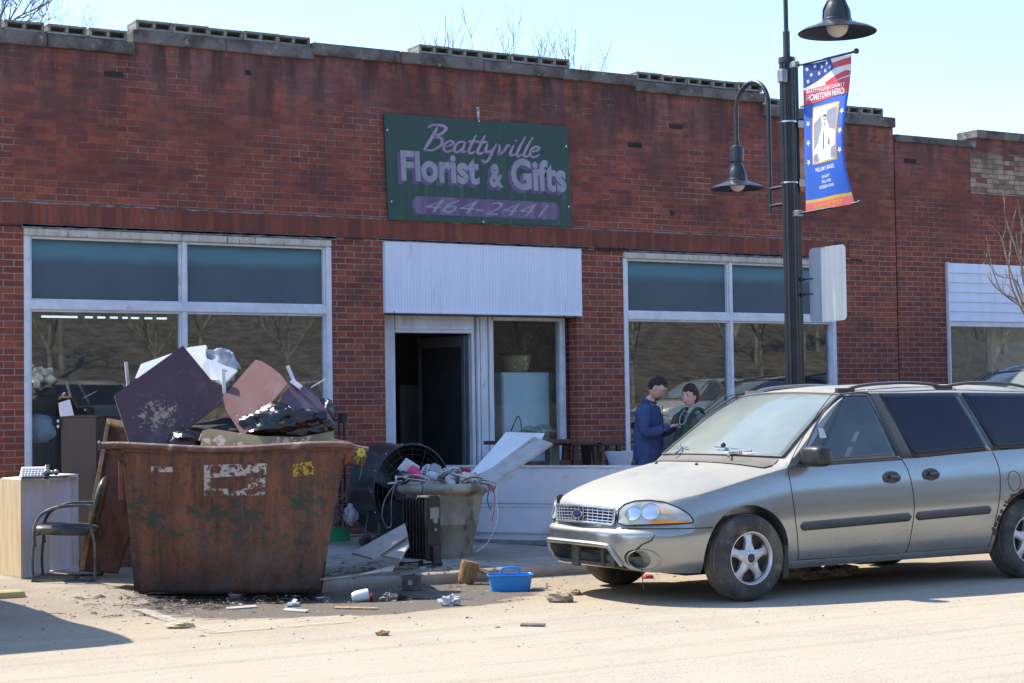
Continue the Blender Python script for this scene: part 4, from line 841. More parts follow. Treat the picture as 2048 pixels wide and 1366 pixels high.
rim_front = [rimp(197, 891), rimp(240, 890), rimp(300, 893), rimp(380, 897), rimp(430, 899), rimp(500, 897), rimp(560, 893), rimp(640, 889), rimp(690, 890), rimp(712, 896), rimp(735, 899)]
rf = [V((q.x, -.055, q.z)) for q in rim_front]; cp = catmull(rf, 5); b.tube(cp, [.030-.008*max(0, (i-len(cp)*.78)/(len(cp)*.22)) for i in range(len(cp))], 10)
b.tube([cp[0]+V((-.005, 0, 0)), cp[0]+V((.015, 0, 0))], .042, 10)
zr = rf[5].z
b.tube([V((xl1-.01, -.05, HZ+.02)), V((xl1-.01, DEP, HZ+.02)), V((xr1+.01, DEP, HZ+.02)), V((xr1+.01, -.05, HZ+.02))], .028, 8)
b.build('rim', 'rim', SK, smooth=True)
b = MB(TD)                                      # flared lip below the rim and gusset flaps
def lip(u, v): a = xl1-.09+(xr1-xl1+.26)*u; k = interp([(p.x, p.z) for p in cp], a); return (a, -.055+.035*v, k-.005-(.085+.05*(1 if u > .9 else 0))*v)
b.grid(lip, 40, 3)
b.add([(xr1-.02, -.04, HZ-.14), (xr1+.03, -.05, HZ+.03), (xr1+.20, -.055, HZ+.005), (xr1+.13, -.05, HZ-.03)], [(0, 1, 2, 3)])
b.add([(xl1+.02, -.04, HZ-.12), (xl1-.03, -.05, HZ+.03), (xl1-.15, -.055, HZ+.01), (xl1-.10, -.05, HZ-.02)], [(3, 2, 1, 0)])
b.build('lip', 'rust', SK, smooth=True, solid=.008)
def plaque(name, x0, y0, x1, y1, col, lo, hi, rough=.6, scale=9, holes=None):
    b_ = NB(name); f = b_.rng(b_.noise(scale, det=9, ro=.7), lo, hi); b_.set(Base_Color=col, Roughness=rough)
    tr = b_.n.new('ShaderNodeBsdfTransparent'); mx = b_.n.new('ShaderNodeMixShader'); b_.l.new(f, mx.inputs[0]); b_.l.new(b_.p.outputs[0], mx.inputs[1]); b_.l.new(tr.outputs[0], mx.inputs[2]); b_.l.new(mx.outputs[0], b_.n['Material Output'].inputs[0]); return b_.m
M['torn'] = plaque('torn_white_label', 0, 0, 1, 1, (.50, .43, .34), .48, .54, scale=13); M['torn2'] = plaque('torn_yellow_label', 0, 0, 1, 1, (.50, .32, .04), .47, .53, scale=30)
def label_on(name, polys, mat):
    b = MB()
    for pl in polys:
        # drape on the face
        us = [on_plane(px, py) for px, py in pl]; P4 = [loc(p) for p in us]
        nx = 10
        def f(u, v):
            a = P4[0].lerp(P4[1], u); c = P4[3].lerp(P4[2], u); q = a.lerp(c, v); vv = q.z/HZ; xa, xb = tubw(q.z); uu = (q.x-xa)/(xb-xa)
            w_ = wall_(uu, vv, 0); return TD @ V((q.x, w_[1]-.022, q.z))
        b.grid(f, nx, 6)
    return b.build(name, mat, SK)
label_on('torn_label', [((407, 930), (533, 926), (531, 948), (408, 956)), ((407, 956.5), (420, 956.5), (420, 990), (408, 990)), ((420.5, 977), (494.5, 976), (494.5, 990), (420.5, 990)), ((495, 956), (530, 955), (529, 990), (495, 990))], 'torn')
label_on('torn_scrap', [((302, 932), (345, 934), (345, 944), (302, 944))], 'torn')
label_on('warning_label', [((585, 928), (628, 921), (627, 948), (585, 953))], 'torn2')
b = MB(); q = on_plane(352, 938); q = TD @ (loc(q)+V((0, -.03, 0))); b.box(-.018, .018, -.002, .002, -.018, .02, TR(q, math.atan2(ux.y, ux.x))); b.build('sticker_scrap', 'paper', SK)
b = MB(TD); b.box(xl1-.045, xl1-.0, .02, .10, HZ-.40, HZ-.05); b.build('lifting_lug', 'rust', SK, bevel=.006)
# ------------------------------------------------------------------ heap in the skip
def panel(name, pix, offs, th, mat, label, cat, group=None, edge=None, thick_world=None):
    P_ = [on_plane(x, y, o) for (x, y), o in zip(pix, offs)]
    n_ = (P_[1]-P_[0]).cross(P_[2]-P_[0]).normalized()
    if n_.dot(P_[0]-CAM) < 0: n_ = -n_
    P_ = P_[:3]+[CAM+ray(x, y)*((P_[0]-CAM).dot(n_)/ray(x, y).dot(n_)) for x, y in pix[3:]]
    b = MB(); b.poly(P_, n_*.004); c0 = sum(P_, V((0, 0, 0)))/len(P_)
    t = thing(name, label, cat, (c0.x, c0.y, min(p.z for p in P_)), group); b.build('face', mat, t)
    b = MB(); b.poly([p+n_*.0045 for p in P_], n_*(th-.004)); b.build('core', edge or 'raw', t, bevel=.002); return t
panel('table_top', [(366, 691), (228, 790), (262, 898), (330, 892), (453, 797)], [.55, .25, .12, .15, .45], .035, 'purple', 'large dark purple laminate table top standing on its corner, left in the heap', 'table top')
panel('curved_panel', [(440, 800), (485, 874), (575, 767), (560, 748), (541, 733), (522, 722), (511, 719)], [.45, .20, .35, .45, .5, .5, .5], .05, M['mauve2'], 'mud-smeared mauve laminate panel with rounded top leaning in the middle of the skip', 'panel')
panel('purple_panel', [(575, 767), (560, 800), (668, 858), (671, 848), (636, 795), (600, 768)], [.5, .3, .35, 0, 0, 0], .045, 'purple2', 'purple laminate panel sloping down over the black bags on the right of the heap', 'panel')
panel('tan_board', [(401, 893), (404, 862), (420, 857), (520, 872), (600, 874), (668, 862), (668, 890), (560, 896)], [.03, .10, .12, 0, 0, 0, 0, 0], .02, 'tan', 'tan board with peeling paint lying along the front rim of the skip', 'board')
panel('foam_board', [(270, 756), (282, 728), (380, 694), (412, 690), (411, 712), (440, 760)], [.62, .68, .7, 0, 0, 0], .04, 'foam', 'bright white foam board behind the purple table top', 'foam board', edge='foam')
panel('foam_sheet', [(412, 716), (475, 740), (446, 770), (400, 745)], [.62, .58, .5, 0], .03, 'foam', 'white foam sheet with holes jutting out right of the purple table top', 'foam board', edge='foam')
b = MB()
for (x0, y0, x1, y1) in ((446, 745, 454, 741), (428, 757, 436, 752), (440, 762, 444, 757)): p = on_plane(x0, y0, .54); q = on_plane(x1, y1, .54); b.tube([p, q], .006, 4)
tag(b.build('slot_strip', 'gap'), 'short dark clips stuck in the white foam sheet', 'clip')
def stick(name, a, c, r, mat, label, cat, off=(.4, .4)):
    b = MB(); p = on_plane(*a, off[0]); q = on_plane(*c, off[1]); d = (q-p).normalized(); s1 = d.cross(V((0, 1, 0))).normalized()*r; s2 = d.cross(s1).normalized()*r*.6; b.poly([p+s1+s2, p+s1-s2, p-s1-s2, p-s1+s2], q-p); return tag(b.build(name, mat, bevel=.002), label, cat)
stick('wooden_stick', (252, 724), (259, 800), .014, 'plank', 'thin grey slat poking up at the left end of the heap', 'slat', (.5, .4))
stick('white_post', (446, 738), (449, 792), .016, 'plaswhite', 'short white upright behind the two purple panels', 'post', (.5, .5))
stick('metal_tube', (575, 732), (592, 772), .015, 'plaswhite', 'white metal tube sticking up behind the right purple panel', 'tube', (.6, .6))
stick('white_bracket', (583, 762), (602, 776), .022, 'plaswhite', 'white bracket at the foot of the metal leg on the heap', 'bracket', (.52, .5))
stick('thin_rod', (622, 775), (652, 757), .004, 'plaswhite', 'thin pale rod pointing up right behind the heap', 'rod', (.7, .8))
stick('rim_slat', (662, 880), (700, 886), .012, 'raw', 'splintered slat sticking out over the right rim of the skip', 'slat', (.05, .03))
def crumple(name, pix, off, rad, mat, label, cat, seed=0, amp=.28, n=22, squash=.6, fr=2.2):
    c = on_plane(*pix, off); o_ = seed*3.7; b = MB()
    def dis(q):
        p = q*fr+V((o_, o_, o_)); a = mnoise.noise(p*.8); r1 = 1-abs(mnoise.noise(p*1.7))*2; r2 = 1-abs(mnoise.noise(p*4+V((5, 1, 2))))*2
        return 1+amp*(a*.9+(r1-.5)*.42+(r2-.5)*.16)
    b.ball((0, 0, 0), (rad[0], rad[1], rad[2]), n, None, dis); T0 = TR(c, math.atan2(ux.y, ux.x)); b.v = [T0 @ p for p in b.v]
    return tag(b.build(name, mat, smooth=True, angle=50), label, cat)
crumple('bin_bag', (578, 846), .30, (.36, .17, .16), 'bag', 'shiny black bin bag bulging under the right purple panel', 'bin bag', 1, .34, 60)
crumple('bin_bag', (650, 822), .62, (.09, .12, .11), 'bag', 'black bin bag peeping out at the far right of the heap', 'bin bag', 2, .4, 26)
crumple('bin_bag', (372, 890), .22, (.17, .18, .12), 'bag', 'small black bin bag below the edge of the big purple table top', 'bin bag', 3, .35, 26)
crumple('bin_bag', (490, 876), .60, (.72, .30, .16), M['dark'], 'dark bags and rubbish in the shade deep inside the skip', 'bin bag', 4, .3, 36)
crumple('clear_bag', (438, 735), .75, (.16, .14, .15), 'clear', 'crumpled clear plastic bag behind the white foam', 'plastic bag', 5, .5, 30)
b = MB(); p = on_plane(376, 905, .25); b.tube([on_plane(362, 880, .3), on_plane(368, 868, .3), on_plane(382, 866, .3), on_plane(390, 876, .3)], .008, 6); tag(b.build('bucket_handle', 'black', smooth=True), 'black wire handle arching below the purple table top', 'handle')
b = MB(); p = on_plane(400, 882, .1); q = on_plane(405, 868, .12); b.tube([p, q], .014, 6); tag(b.build('wood_peg', 'raw'), 'small wooden peg on the lower edge of the purple table top', 'peg')
# fill inside
# artificial flower hooked on the rim end
FL = thing('silk_flower', 'yellow artificial flower caught on the right end of the skip rim', 'flower', on_plane(728, 905, -.06)[:])
b = MB(); c = on_plane(722, 905, -.08)
for k in range(7):
    a = 2*math.pi*k/7+.3; r = .035; d = V((ux.x*math.cos(a), ux.y*math.cos(a), math.sin(a))); s = V((-ux.x*math.sin(a), -ux.y*math.sin(a), math.cos(a)))
    b.add([c+d*.004, c+d*r*.8+s*.016+V((0, -.012, 0)), c+d*r*1.25, c+d*r*.8-s*.016+V((0, -.006, 0))], [(0, 1, 2, 3)])
b.build('petal', mk('yellow_silk', (.62, .48, .08), None, 6, .7), FL)
b = MB()
for k, (px, py) in enumerate(((702, 898), (706, 920), (712, 930), (735, 915))): q = on_plane(px, py, -.06); d = (q-c); s = V((-d.z*ux.x, -d.z*ux.y, d.dot(ux))).normalized()*.014; m = c.lerp(q, .6); b.add([c, m+s, q, m-s], [(0, 1, 2, 3)])
b.build('leaf', mk('green_silk', (.12, .22, .05), None, 6, .7), FL)
b = MB(); b.tube(catmull([c, on_plane(724, 930, -.05), on_plane(719, 958, -.05)], 5), .0022, 4); b.build('stem', 'green', FL)
# ------------------------------------------------------------------ left side: chair, cabinet, boards
def armchair():
    s = DP(140, 1160, 14.35); c0 = GP(141, 1160, .13); T = TR((c0.x, c0.y, .135), R(6-31)); t = thing('office_armchair', 'muddy cantilever armchair with black vinyl seat and tube frame left of the skip', 'chair', T.translation[:])
    # local: x = back direction (right in picture), y away from camera, z up
    for s_ in (-1, 1):
        y = .26*s_; b = MB(T)
        path = [(-.26, y, .36), (-.275, y, .20), (-.27, y, .04), (-.24, y, .013), (.20, y, .013), (.235, y, .04), (.235, y, .3), (.205, y, .48), (.235, y, .62), (.27, y, .74)]
        b.tube(catmull(path, 5), .0125, 8); b.build('frame', 'tubeg', t, smooth=True)
        b = MB(T); b.tube(catmull([(-.255, y, .30), (-.26, y, .44), (-.21, y, .56), (-.08, y, .625), (.08, y, .64), (.215, y, .635)], 5), .0135, 8); b.build('armrest', 'tubeg', t, smooth=True)
    b = MB(T); 
    for x, z in ((-.24, .40), (.2, .40)): b.tube([(x, -.26, z), (x, .26, z)], .011, 8)
    b.tube([(.05, -.26, .013), (.05, .26, .013)], .011, 8); b.build('cross_bar', 'tubeg', t, smooth=True)
    b = MB(T)
    def cush(u, v):
        a = 2*math.pi*u; q = math.pi*v; sx = abs(math.cos(a))**.55*math.copysign(1, math.cos(a)); sy = abs(math.sin(a))**.55*math.copysign(1, math.sin(a)); rr = math.sin(q)**.45
        return (-.035+.27*sx*rr, .24*sy*rr, .43+.05*math.cos(q)+.015*math.sin(3*a)*rr*0+.012*(-(sx*rr)))
    b.grid(cush, 36, 14); b.build('seat', 'vinyl', t, smooth=True, weld=.002)
    b = MB(T)
    def bk(u, v):
        a = 2*math.pi*u; q = math.pi*v; sy = abs(math.cos(a))**.6*math.copysign(1, math.cos(a)); sz = abs(math.sin(a))**.7*math.copysign(1, math.sin(a)); rr = math.sin(q)**.5; z = .70+.17*sz*rr
        return (.24+.035*math.cos(q)+.18*(z-.62)+.25*(z-.62)**2, .23*sy*rr, z)
    b.grid(bk, 36, 14); b.build('backrest', 'vinyl', t, smooth=True, weld=.002)
armchair()
# overturned white cabinet
c0 = GP(42, 1163, .13); c0.z = .125; zt = (DP(42, 957, (c0-CAM).dot(_F))).z
c1 = GP(157, 1141, .13); dxa = (V((c1.x, c1.y, 0))-V((c0.x, c0.y, 0))); Lc = dxa.length; ang = math.atan2(dxa.y, dxa.x); Hc = zt-.125
TC = TR(c0, ang); CB = thing('kitchen_cabinet', 'open white cabinet with a pine side panel standing at the left edge', 'cabinet', c0[:])
ca, sa = math.cos(-ang), math.sin(-ang)
g0 = GP(-60, 1148, .13); d2 = TC.inverted() @ V((g0.x, g0.y, .125)); d2.z = 0; d2 = d2.normalized(); dw = .62
def cp4(b, a, c, z0, z1): b.poly([V((a[0], a[1], z0)), V((c[0], c[1], z0)), V((c[0], c[1], z1)), V((a[0], a[1], z1))], d2.cross(V((0, 0, 1)))*0+V((0, 0, 0)))
b = MB(TC); n_ = V((-d2.y, d2.x, 0)); n_ = n_ if n_.x > 0 else -n_
b.poly([V((0, 0, 0)), d2*dw, d2*dw+V((0, 0, Hc-.012)), V((0, 0, Hc-.012))], n_*.018); b.build('side_panel', 'wood', CB, bevel=.002)
bx_ = V((d2.x, d2.y, 0))*dw
b = MB(TC)                         # top, floor
for z, nm_t in ((Hc-.018, 'top'), (.03, 'base')): b = MB(TC); b.poly([V((.0, 0, z)), V((Lc, 0, z)), V((Lc, 0, z))+bx_*.62, V((0, 0, z))+bx_*.62+V((0, 0, 0))], (0, 0, .016)); b.build(nm_t, 'foam', CB, bevel=.002)
b = MB(TC)
f1 = .52
for x0, x1 in ((.13, Lc*.47-.01), (Lc*.47+.10, Lc-.02)):
    b.poly([V((x0, .05, .046)), V((x1, .05, .046)), V((x1, .05, Hc-.02)), V((x0, .05, Hc-.02))], (0, .014, 0))
b.build('inner_board', 'panelw', CB, bevel=.002)
b = MB(TC)
for x0 in (Lc*.47, Lc-.016): b.box(x0, x0+.016, -.003, .30, .0, Hc-.018)
b.box(.0, Lc, -.006, .0, Hc-.03, Hc+.0); b.box(.02, Lc, -.006, .0, 0, .03); b.build('divider', 'plaswhite', CB, bevel=.002)
# calculator and black tray on the cabinet
kc = DP(65, 938, (c0-CAM).dot(_F)+.2); KB = thing('desk_telephone', 'grey desk telephone keypad tilted on the white cabinet', 'telephone', (kc.x, kc.y, c0.z+Hc))
TK = TR((kc.x, kc.y, c0.z+Hc+.045), R(-26), R(38)); b = MB(TK); b.box(-.10, .11, -.07, .07, -.012, .008); b.build('housing', 'plaswhite', KB, bevel=.006)
b = MB(TK)
for i in range(7):
    for j in range(4): b.box(-.088+i*.027, -.068+i*.027, -.055+j*.028, -.037+j*.028, .008, .013)
b.build('key', 'greym', KB, bevel=.001)
b = MB(TK); b.box(.10, .14, -.05, .08, -.04, .02); b.box(-.06, .06, -.02, .05, -.05, -.012); b.build('stand', 'black', KB, bevel=.006)
p = DP(88, 950, (c0-CAM).dot(_F)+.1); b = MB(TR((p.x, p.y, c0.z+Hc+.001), R(-20))); b.box(-.18, .20, -.10, .12, 0, .012); tag(b.build('black_tray', 'black', bevel=.003), 'thin black tray lying under the telephone on the white cabinet', 'tray')
q = DP(100, 935, (c0-CAM).dot(_F)+.2); b = MB()
for k in range(5): b.ball((q.x+random.uniform(-.06, .06), q.y+random.uniform(-.05, .05), c0.z+Hc+.03+random.uniform(0, .02)), random.uniform(.015, .03), 8)
tag(b.build('cable_clutter', 'greym', smooth=True), 'small tangle of grey plugs beside the telephone', 'cables')
# dark cabinet by the window
dcx = (c0-CAM).dot(_F)+1.6; p0 = DP(122, 832, dcx); p1 = DP(192, 836, dcx-.12); p2 = DP(240, 842, dcx+.35); zt = p0.z
DC = thing('dark_cabinet', 'tall dark brown cabinet standing against the left shop window', 'cabinet', ((p0.x+p2.x)/2, p0.y+.2, .17))
e = p1-p0; e.z = 0; f_ = p2-p1; f_.z = 0
b = MB(); b.poly([(p0.x, p0.y, .18), (p1.x, p1.y, .18), (p2.x, p2.y, .18), (p0.x+f_.x, p0.y+f_.y, .18)], (0, 0, zt-.2)); b.build('carcass', 'brown', DC, bevel=.004)
b = MB(); ex = e.normalized(); b.poly([V((p0.x, p0.y, zt-.018))-ex*.01, V((p1.x, p1.y, zt-.018))+ex*.01, V((p2.x, p2.y, zt-.018))+ex*.01+f_.normalized()*.01, V((p0.x+f_.x, p0.y+f_.y, zt-.018))-ex*.01+f_.normalized()*.01], (0, 0, .02)); b.build('top', 'brown', DC, bevel=.003)
b = MB()
for py in (842, 853): q = DP(117, py, dcx-.02); b.ball(q, .018, 10)
b.build('knob', 'chrome', DC, smooth=True)
b = MB(); m = [DP(x, y, dcx-.05) for x, y in ((117, 806), (132, 801), (140, 799), (148, 831), (120, 833))]; b.poly(m, (0, .003, 0)); tag(b.build('paper_sheet', 'paper'), 'white paper sheets standing on the dark cabinet', 'paper')
# inside the window
yi = WY+.55
b = MB(); p0 = YP(58, 795, yi); p1 = YP(112, 840, yi); b.box(p0.x, p1.x, yi, yi+.45, .9, p0.z); tag(b.build('black_monitor', 'black', bevel=.03), 'black boxy monitor behind the left shop window', 'monitor')
b = MB(); c = YP(80, 862, yi-.1); b.ball(c, (.15, .10, .13), 20, None, lambda q: 1+.25*mnoise.noise(q*2.4)+(.25 if q.z > .6 else 0)); tag(b.build('carrier_bag', mk('blue_white_bag', (.72, .76, .80), (.50, .62, .72), 6, .5), smooth=True), 'white and blue carrier bag slumped behind the left shop window', 'plastic bag')
b = MB(); p0 = YP(60, 885, yi-.15); p1 = YP(112, 990, yi-.15); b.box(p0.x, p1.x, yi-.15, yi+.3, .25, p0.z); tag(b.build('low_counter', 'brown', bevel=.01), 'dark low counter under the carrier bag inside the window', 'counter')
# brown leather chair at the far left edge
q = GP(10, 1060, .17); CH = thing('leather_chair', 'brown leather chair cut by the left edge beside the brick pier', 'chair', q[:]); T = TR(q, R(-30)); H_ = DP(10, 897, (q-CAM).dot(_F)).z-q.z
b = MB(T); b.box(-.45, .13, -.05, .42, .12, .45); b.build('seat', 'leather', CH, bevel=.05)
b = MB(T); b.box(-.45, .14, .25, .46, .40, H_); b.build('backrest', 'leather', CH, bevel=.06)
b = MB(T); b.box(-.0, .15, -.1, .30, .12, H_-.12); b.build('armrest', 'leather', CH, bevel=.05)
b = MB(T)
for x in (-.4, .1):
    for y in (-.0, .4): b.box(x-.02, x+.02, y-.02, y+.02, 0, .13)
b.build('leg', 'dark', CH)
# leaning boards
def lean(name, pix, deps, th, mat, label, cat, back=1):
    P_ = [DP(x, y, d) for (x, y), d in zip(pix, deps)]; nn = (P_[1]-P_[0]).cross(P_[2]-P_[0]).normalized()
    if nn.dot(P_[0]-CAM) < 0: nn = -nn
    P_ = P_[:3]+[CAM+ray(x, y)*((P_[0]-CAM).dot(nn)/ray(x, y).dot(nn)) for x, y in pix[3:]]
    b = MB(); b.poly(P_, nn*th*back); return tag(b.build(name, mat, bevel=.002), label, cat)
lean('door_board', [(218, 838), (163, 1140), (235, 1145), (262, 1060), (262, 850)], [16.1, 15.5, 15.5, 0, 0], .04, 'card', 'reddish brown hollow board leaning against the left side of the skip', 'board')
lean('board_edge', [(214, 837), (221, 839), (168, 1141), (158, 1139)], [16.05, 16.05, 15.45, 0], .05, 'raw', 'pale splintered batten along the edge of the leaning brown board', 'batten')
lean('dark_board', [(240, 850), (205, 1130), (228, 1143), (268, 1000), (268, 870)], [16.4, 15.9, 15.9, 0, 0], .03, 'brown', 'darker curved board behind the leaning brown board', 'board')
lean('torn_strip', [(214, 836), (247, 842), (250, 856), (220, 846)], [16.0, 16.05, 16.0, 0], .03, 'raw', 'torn pale strip along the top of the leaning brown board', 'batten')
# ------------------------------------------------------------------ planter full of rubbish
pc = GP(893, 1120, .115); pd = (pc-CAM).dot(_F)+.2; pc = DP(893, 1100, pd); pc.z = .112; pr = DP(882, 975, pd)
PK = 98/FPX*pd; HP = DP(882, 965, pd).z-pc.z
PL = thing('planter_pot', 'large muddy stone-coloured planter pot stuffed with broken appliances', 'planter', pc[:])
b = MB(Matrix.Translation(pc)); b.lathe([(.0, .0), (.225, 0), (.235, .01), (.25, .10), (.30, HP*.45), (.312, HP*.46), (.315, HP*.50), (.31, HP*.52), (.355, HP*.80), (.375, HP*.83), (.385, HP*.855), (.43, HP*.87), (.462, HP*.90), (.468, HP*.93), (.455, HP*.97), (.42, HP), (.38, HP-.015), (.35, HP-.05), (.34, HP-.12), (0, HP-.12)], 56); b.build('pot', 'planter', PL, smooth=True, angle=50)
zp = pc.z+HP
def onp(px, py, d=0): return DP(px, py, pd+d)
def j_box(name, pix, dep, th, mat, label, cat):
    P_ = [onp(x, y, dep+i*.0) for i, (x, y) in enumerate(pix)]; b = MB(); b.poly(P_, _F*th); return tag(b.build(name, mat, bevel=.008), label, cat)
t = j_box('white_box', [(794, 938), (812, 916), (840, 934), (824, 962)], -.1, .05, 'plaswhite', 'white flat plastic box with corner screws tilted at the left of the planter', 'box')
b = MB()
for x, y in ((800, 938), (813, 921), (833, 935), (822, 952)): p = onp(x, y, -.102); b.tube([p, p-_F*.004], .004, 8)
b.build('screw', 'black', None); o = bpy.data.objects['screw'] if 0 else None
sc_o = [q for q in bpy.data.objects if q.name.startswith('screw') and q.parent is None][0]; sc_o.parent = t; sc_o.location = V(sc_o.location)-V(t.location); sc_o.name = 'screw'
b = MB(); c = onp(832, 948, -.16); T = TR(c, R(20), R(-65)); b.lathe([(0, -.07), (.045, -.07), (.062, .06), (.058, .06), (.042, -.06), (0, -.06)], 24, T); tag(b.build('pink_tub', 'pink', smooth=True), 'bright pink plastic tub lying on the rubbish in the planter', 'tub')
b = MB(); c = onp(928, 944, -.05); T = TR(c, R(20), R(8)); b.lathe([(0, -.03), (.055, -.03), (.068, .03), (.064, .03), (.05, -.02), (0, -.02)], 24, T); tag(b.build('red_bowl', 'red', smooth=True), 'red bowl at the right of the rubbish in the planter', 'bowl')
def deskfan(px, py, d, r_, mat, label, rot, tilt, dense=1):
    c = onp(px, py, d); T = TR(c, R(rot), R(tilt)); t = thing('desk_fan', label, 'fan', c[:]); b = MB(T)
    nW = 30
    for k in range(nW):
        a = 2*math.pi*k/nW; b.tube([(r_*.22*math.cos(a), r_*.22*math.sin(a), .055), (r_*.62*math.cos(a), r_*.62*math.sin(a), .05), (r_*.93*math.cos(a), r_*.93*math.sin(a), .025), (r_*math.cos(a), r_*math.sin(a), 0)], .0022, 4)
    for q, z in ((1, 0), (.62, .05), (.22, .055)): b.tube([(q*r_*math.cos(2*math.pi*k/32), q*r_*math.sin(2*math.pi*k/32), z) for k in range(33)], .004, 6)
    b.build('grille', mat, t, smooth=True)
    b = MB(T); b.lathe([(0, .056), (r_*.22, .052), (r_*.22, .046), (0, .046)], 20); b.build('hub', mat, t, smooth=True)
    b = MB(T)
    for k in range(4):
        a = k*math.pi/2; b.add([(r_*.15*math.cos(a), r_*.15*math.sin(a), .01), (r_*.8*math.cos(a-.3), r_*.8*math.sin(a-.3), .0), (r_*.85*math.cos(a+.4), r_*.85*math.sin(a+.4), .03), (r_*.4*math.cos(a+.7), r_*.4*math.sin(a+.7), .03)], [(0, 1, 2, 3)])
    b.build('blade', 'greym', t); b = MB(T); b.lathe([(0, -.12), (.04, -.11), (.05, -.03), (.03, 0), (0, 0)], 16); b.build('motor', mat, t, smooth=True)
deskfan(896, 953, -.22, .135, 'plaswhite', 'white desk fan with wire guard lying on the planter rubbish', 10, -38)
deskfan(853, 950, -.16, .105, 'plaswhite', 'smaller white fan ring beside the pink tub in the planter', 60, -75)
b = MB(); c = onp(870, 940, .05); T = TR(c, R(30), R(20), R(25)); b.lathe([(0, .06), (.04, .055), (.07, .02), (.085, -.03), (.075, -.05), (0, -.05)], 24, T); tag(b.build('lamp_head', 'greym', smooth=True), 'grey dome lamp head on the planter rubbish', 'lamp head')
b = MB(); c = onp(806, 955, -.1); T = TR(c, R(30), R(-50)); b.lathe([(0, .05), (.05, .045), (.07, .0), (.06, -.05), (0, -.06)], 24, T); tag(b.build('speaker_shell', 'black', smooth=True), 'black round appliance shell at the left rim of the planter', 'appliance')
b = MB(); c = onp(922, 948, .0); T = TR(c, R(10), R(-60)); b.lathe([(0, .03), (.055, .03), (.06, .0), (.05, -.04), (0, -.05)], 24, T); tag(b.build('black_disc', 'black', smooth=True), 'black round cap beside the desk fan in the planter', 'appliance')
rg = random.Random(4)
def cable(name, pts_, r, mat, label):
    b = MB(); b.tube(catmull(pts_, 7), r, 6); return tag(b.build(name, mat, smooth=True), label, 'cable')
for k in range(11):
    x0 = rg.uniform(800, 940); P_ = [onp(x0+rg.uniform(-30, 40), rg.uniform(945, 968), -.30+rg.uniform(-.05, .2)) for _ in range(5)]
    cable('tangled_cable', P_, .006, ('plaswhite', 'greym', 'black', 'plaswhite')[k % 4], '%s cable loop tangled over the planter rubbish, %s in its knot' % (('white', 'grey', 'black', 'white')[k % 4], ['first', 'second', 'third', 'fourth', 'fifth', 'sixth', 'seventh', 'eighth', 'ninth', 'tenth', 'last'][k]))['group'] = 'cables tangled in the planter'
cable('hanging_cable', [onp(795, 962, -.35), onp(778, 985, -.4), onp(768, 1005, -.4), onp(764, 1030, -.4), onp(772, 1052, -.36), onp(782, 1050, -.32), onp(783, 1000, -.36), onp(790, 968, -.36)], .0045, 'greym', 'grey cord looping down the left side of the planter')
cable('hanging_cable', [onp(842, 968, -.46), onp(846, 975, -.5), onp(840, 995, -.48), onp(836, 1003, -.46)], .005, 'black', 'short black cord hanging over the front rim of the planter')
for k, (m, pth, lab) in enumerate((('black', ((960, 966), (978, 972), (975, 1000), (982, 1020)), 'black cord hanging from the right rim of the planter'), ('red', ((964, 966), (985, 975), (990, 1010), (984, 1042)), 'red cord hanging from the right rim of the planter'), ('plaswhite', ((962, 964), (990, 966), (992, 1000), (995, 1040), (975, 1085), (950, 1105)), 'long white cord trailing from the planter rim to the pavement'), ('black', ((958, 962), (975, 962), (992, 968), (985, 985)), 'black cord curled at the right rim of the planter'), ('lilac', ((966, 968), (980, 985), (990, 1005), (988, 1030)), 'lilac cord hanging from the right rim of the planter'))):
    cable('hanging_cable', [onp(x, y, -.25) for x, y in pth], .005, m, lab)
crumple('plastic_bag', (0, 0), 0, (.1, .06, .06), 'paper', 'x', 'plastic bag', 9)
def lump(name, c, rad, mat, label, cat, seed=0, amp=.3, n=20, fr=2.2, rz=0):
    o_ = seed*3.7; b = MB(TR(c, rz))
    def dis(q):
        p = q*fr+V((o_, o_, o_)); a = mnoise.noise(p*.8); r1 = 1-abs(mnoise.noise(p*1.7))*2; r2 = 1-abs(mnoise.noise(p*4+V((5, 1, 2))))*2
        return 1+amp*(a*.9+(r1-.5)*.5+(r2-.5)*.25)
    b.ball((0, 0, 0), rad, n, None, dis); return tag(b.build(name, mat, smooth=True, angle=25), label, cat)
for q in [q for q in bpy.data.objects if q.get('label') == 'x']: bpy.data.objects.remove(q)
lump('crumpled_wrapper', onp(935, 957, -.2), (.11, .06, .05), mk('peach_wrapper', (.70, .55, .45), (.72, .70, .68), 8, .5), 'pale peach wrapper crumpled on the right side of the planter', 'wrapper', 3, .5, rz=.5)
# long boards leaning into the planter
lean('leaning_plank', [(930, 962), (983, 968), (1105, 886), (1062, 871)], [pd+.05, pd-.1, pd+.45, 0], .025, 'plank', 'long dirty white plank standing in the planter and leaning right', 'plank')
lean('foam_plank', [(942, 945), (965, 950), (1062, 876), (1028, 870), (1010, 868)], [pd+.15, pd+.12, pd+.55, 0, 0], .03, 'foam', 'paler board behind the long plank in the planter', 'board')
lean('foam_offcut', [(984, 897), (1012, 864), (1090, 866), (1082, 882), (1000, 900)], [pd+.45, pd+.6, pd+.7, 0, 0], .03, 'foam', 'bright white foam offcut with ragged ends behind the planks', 'foam board')
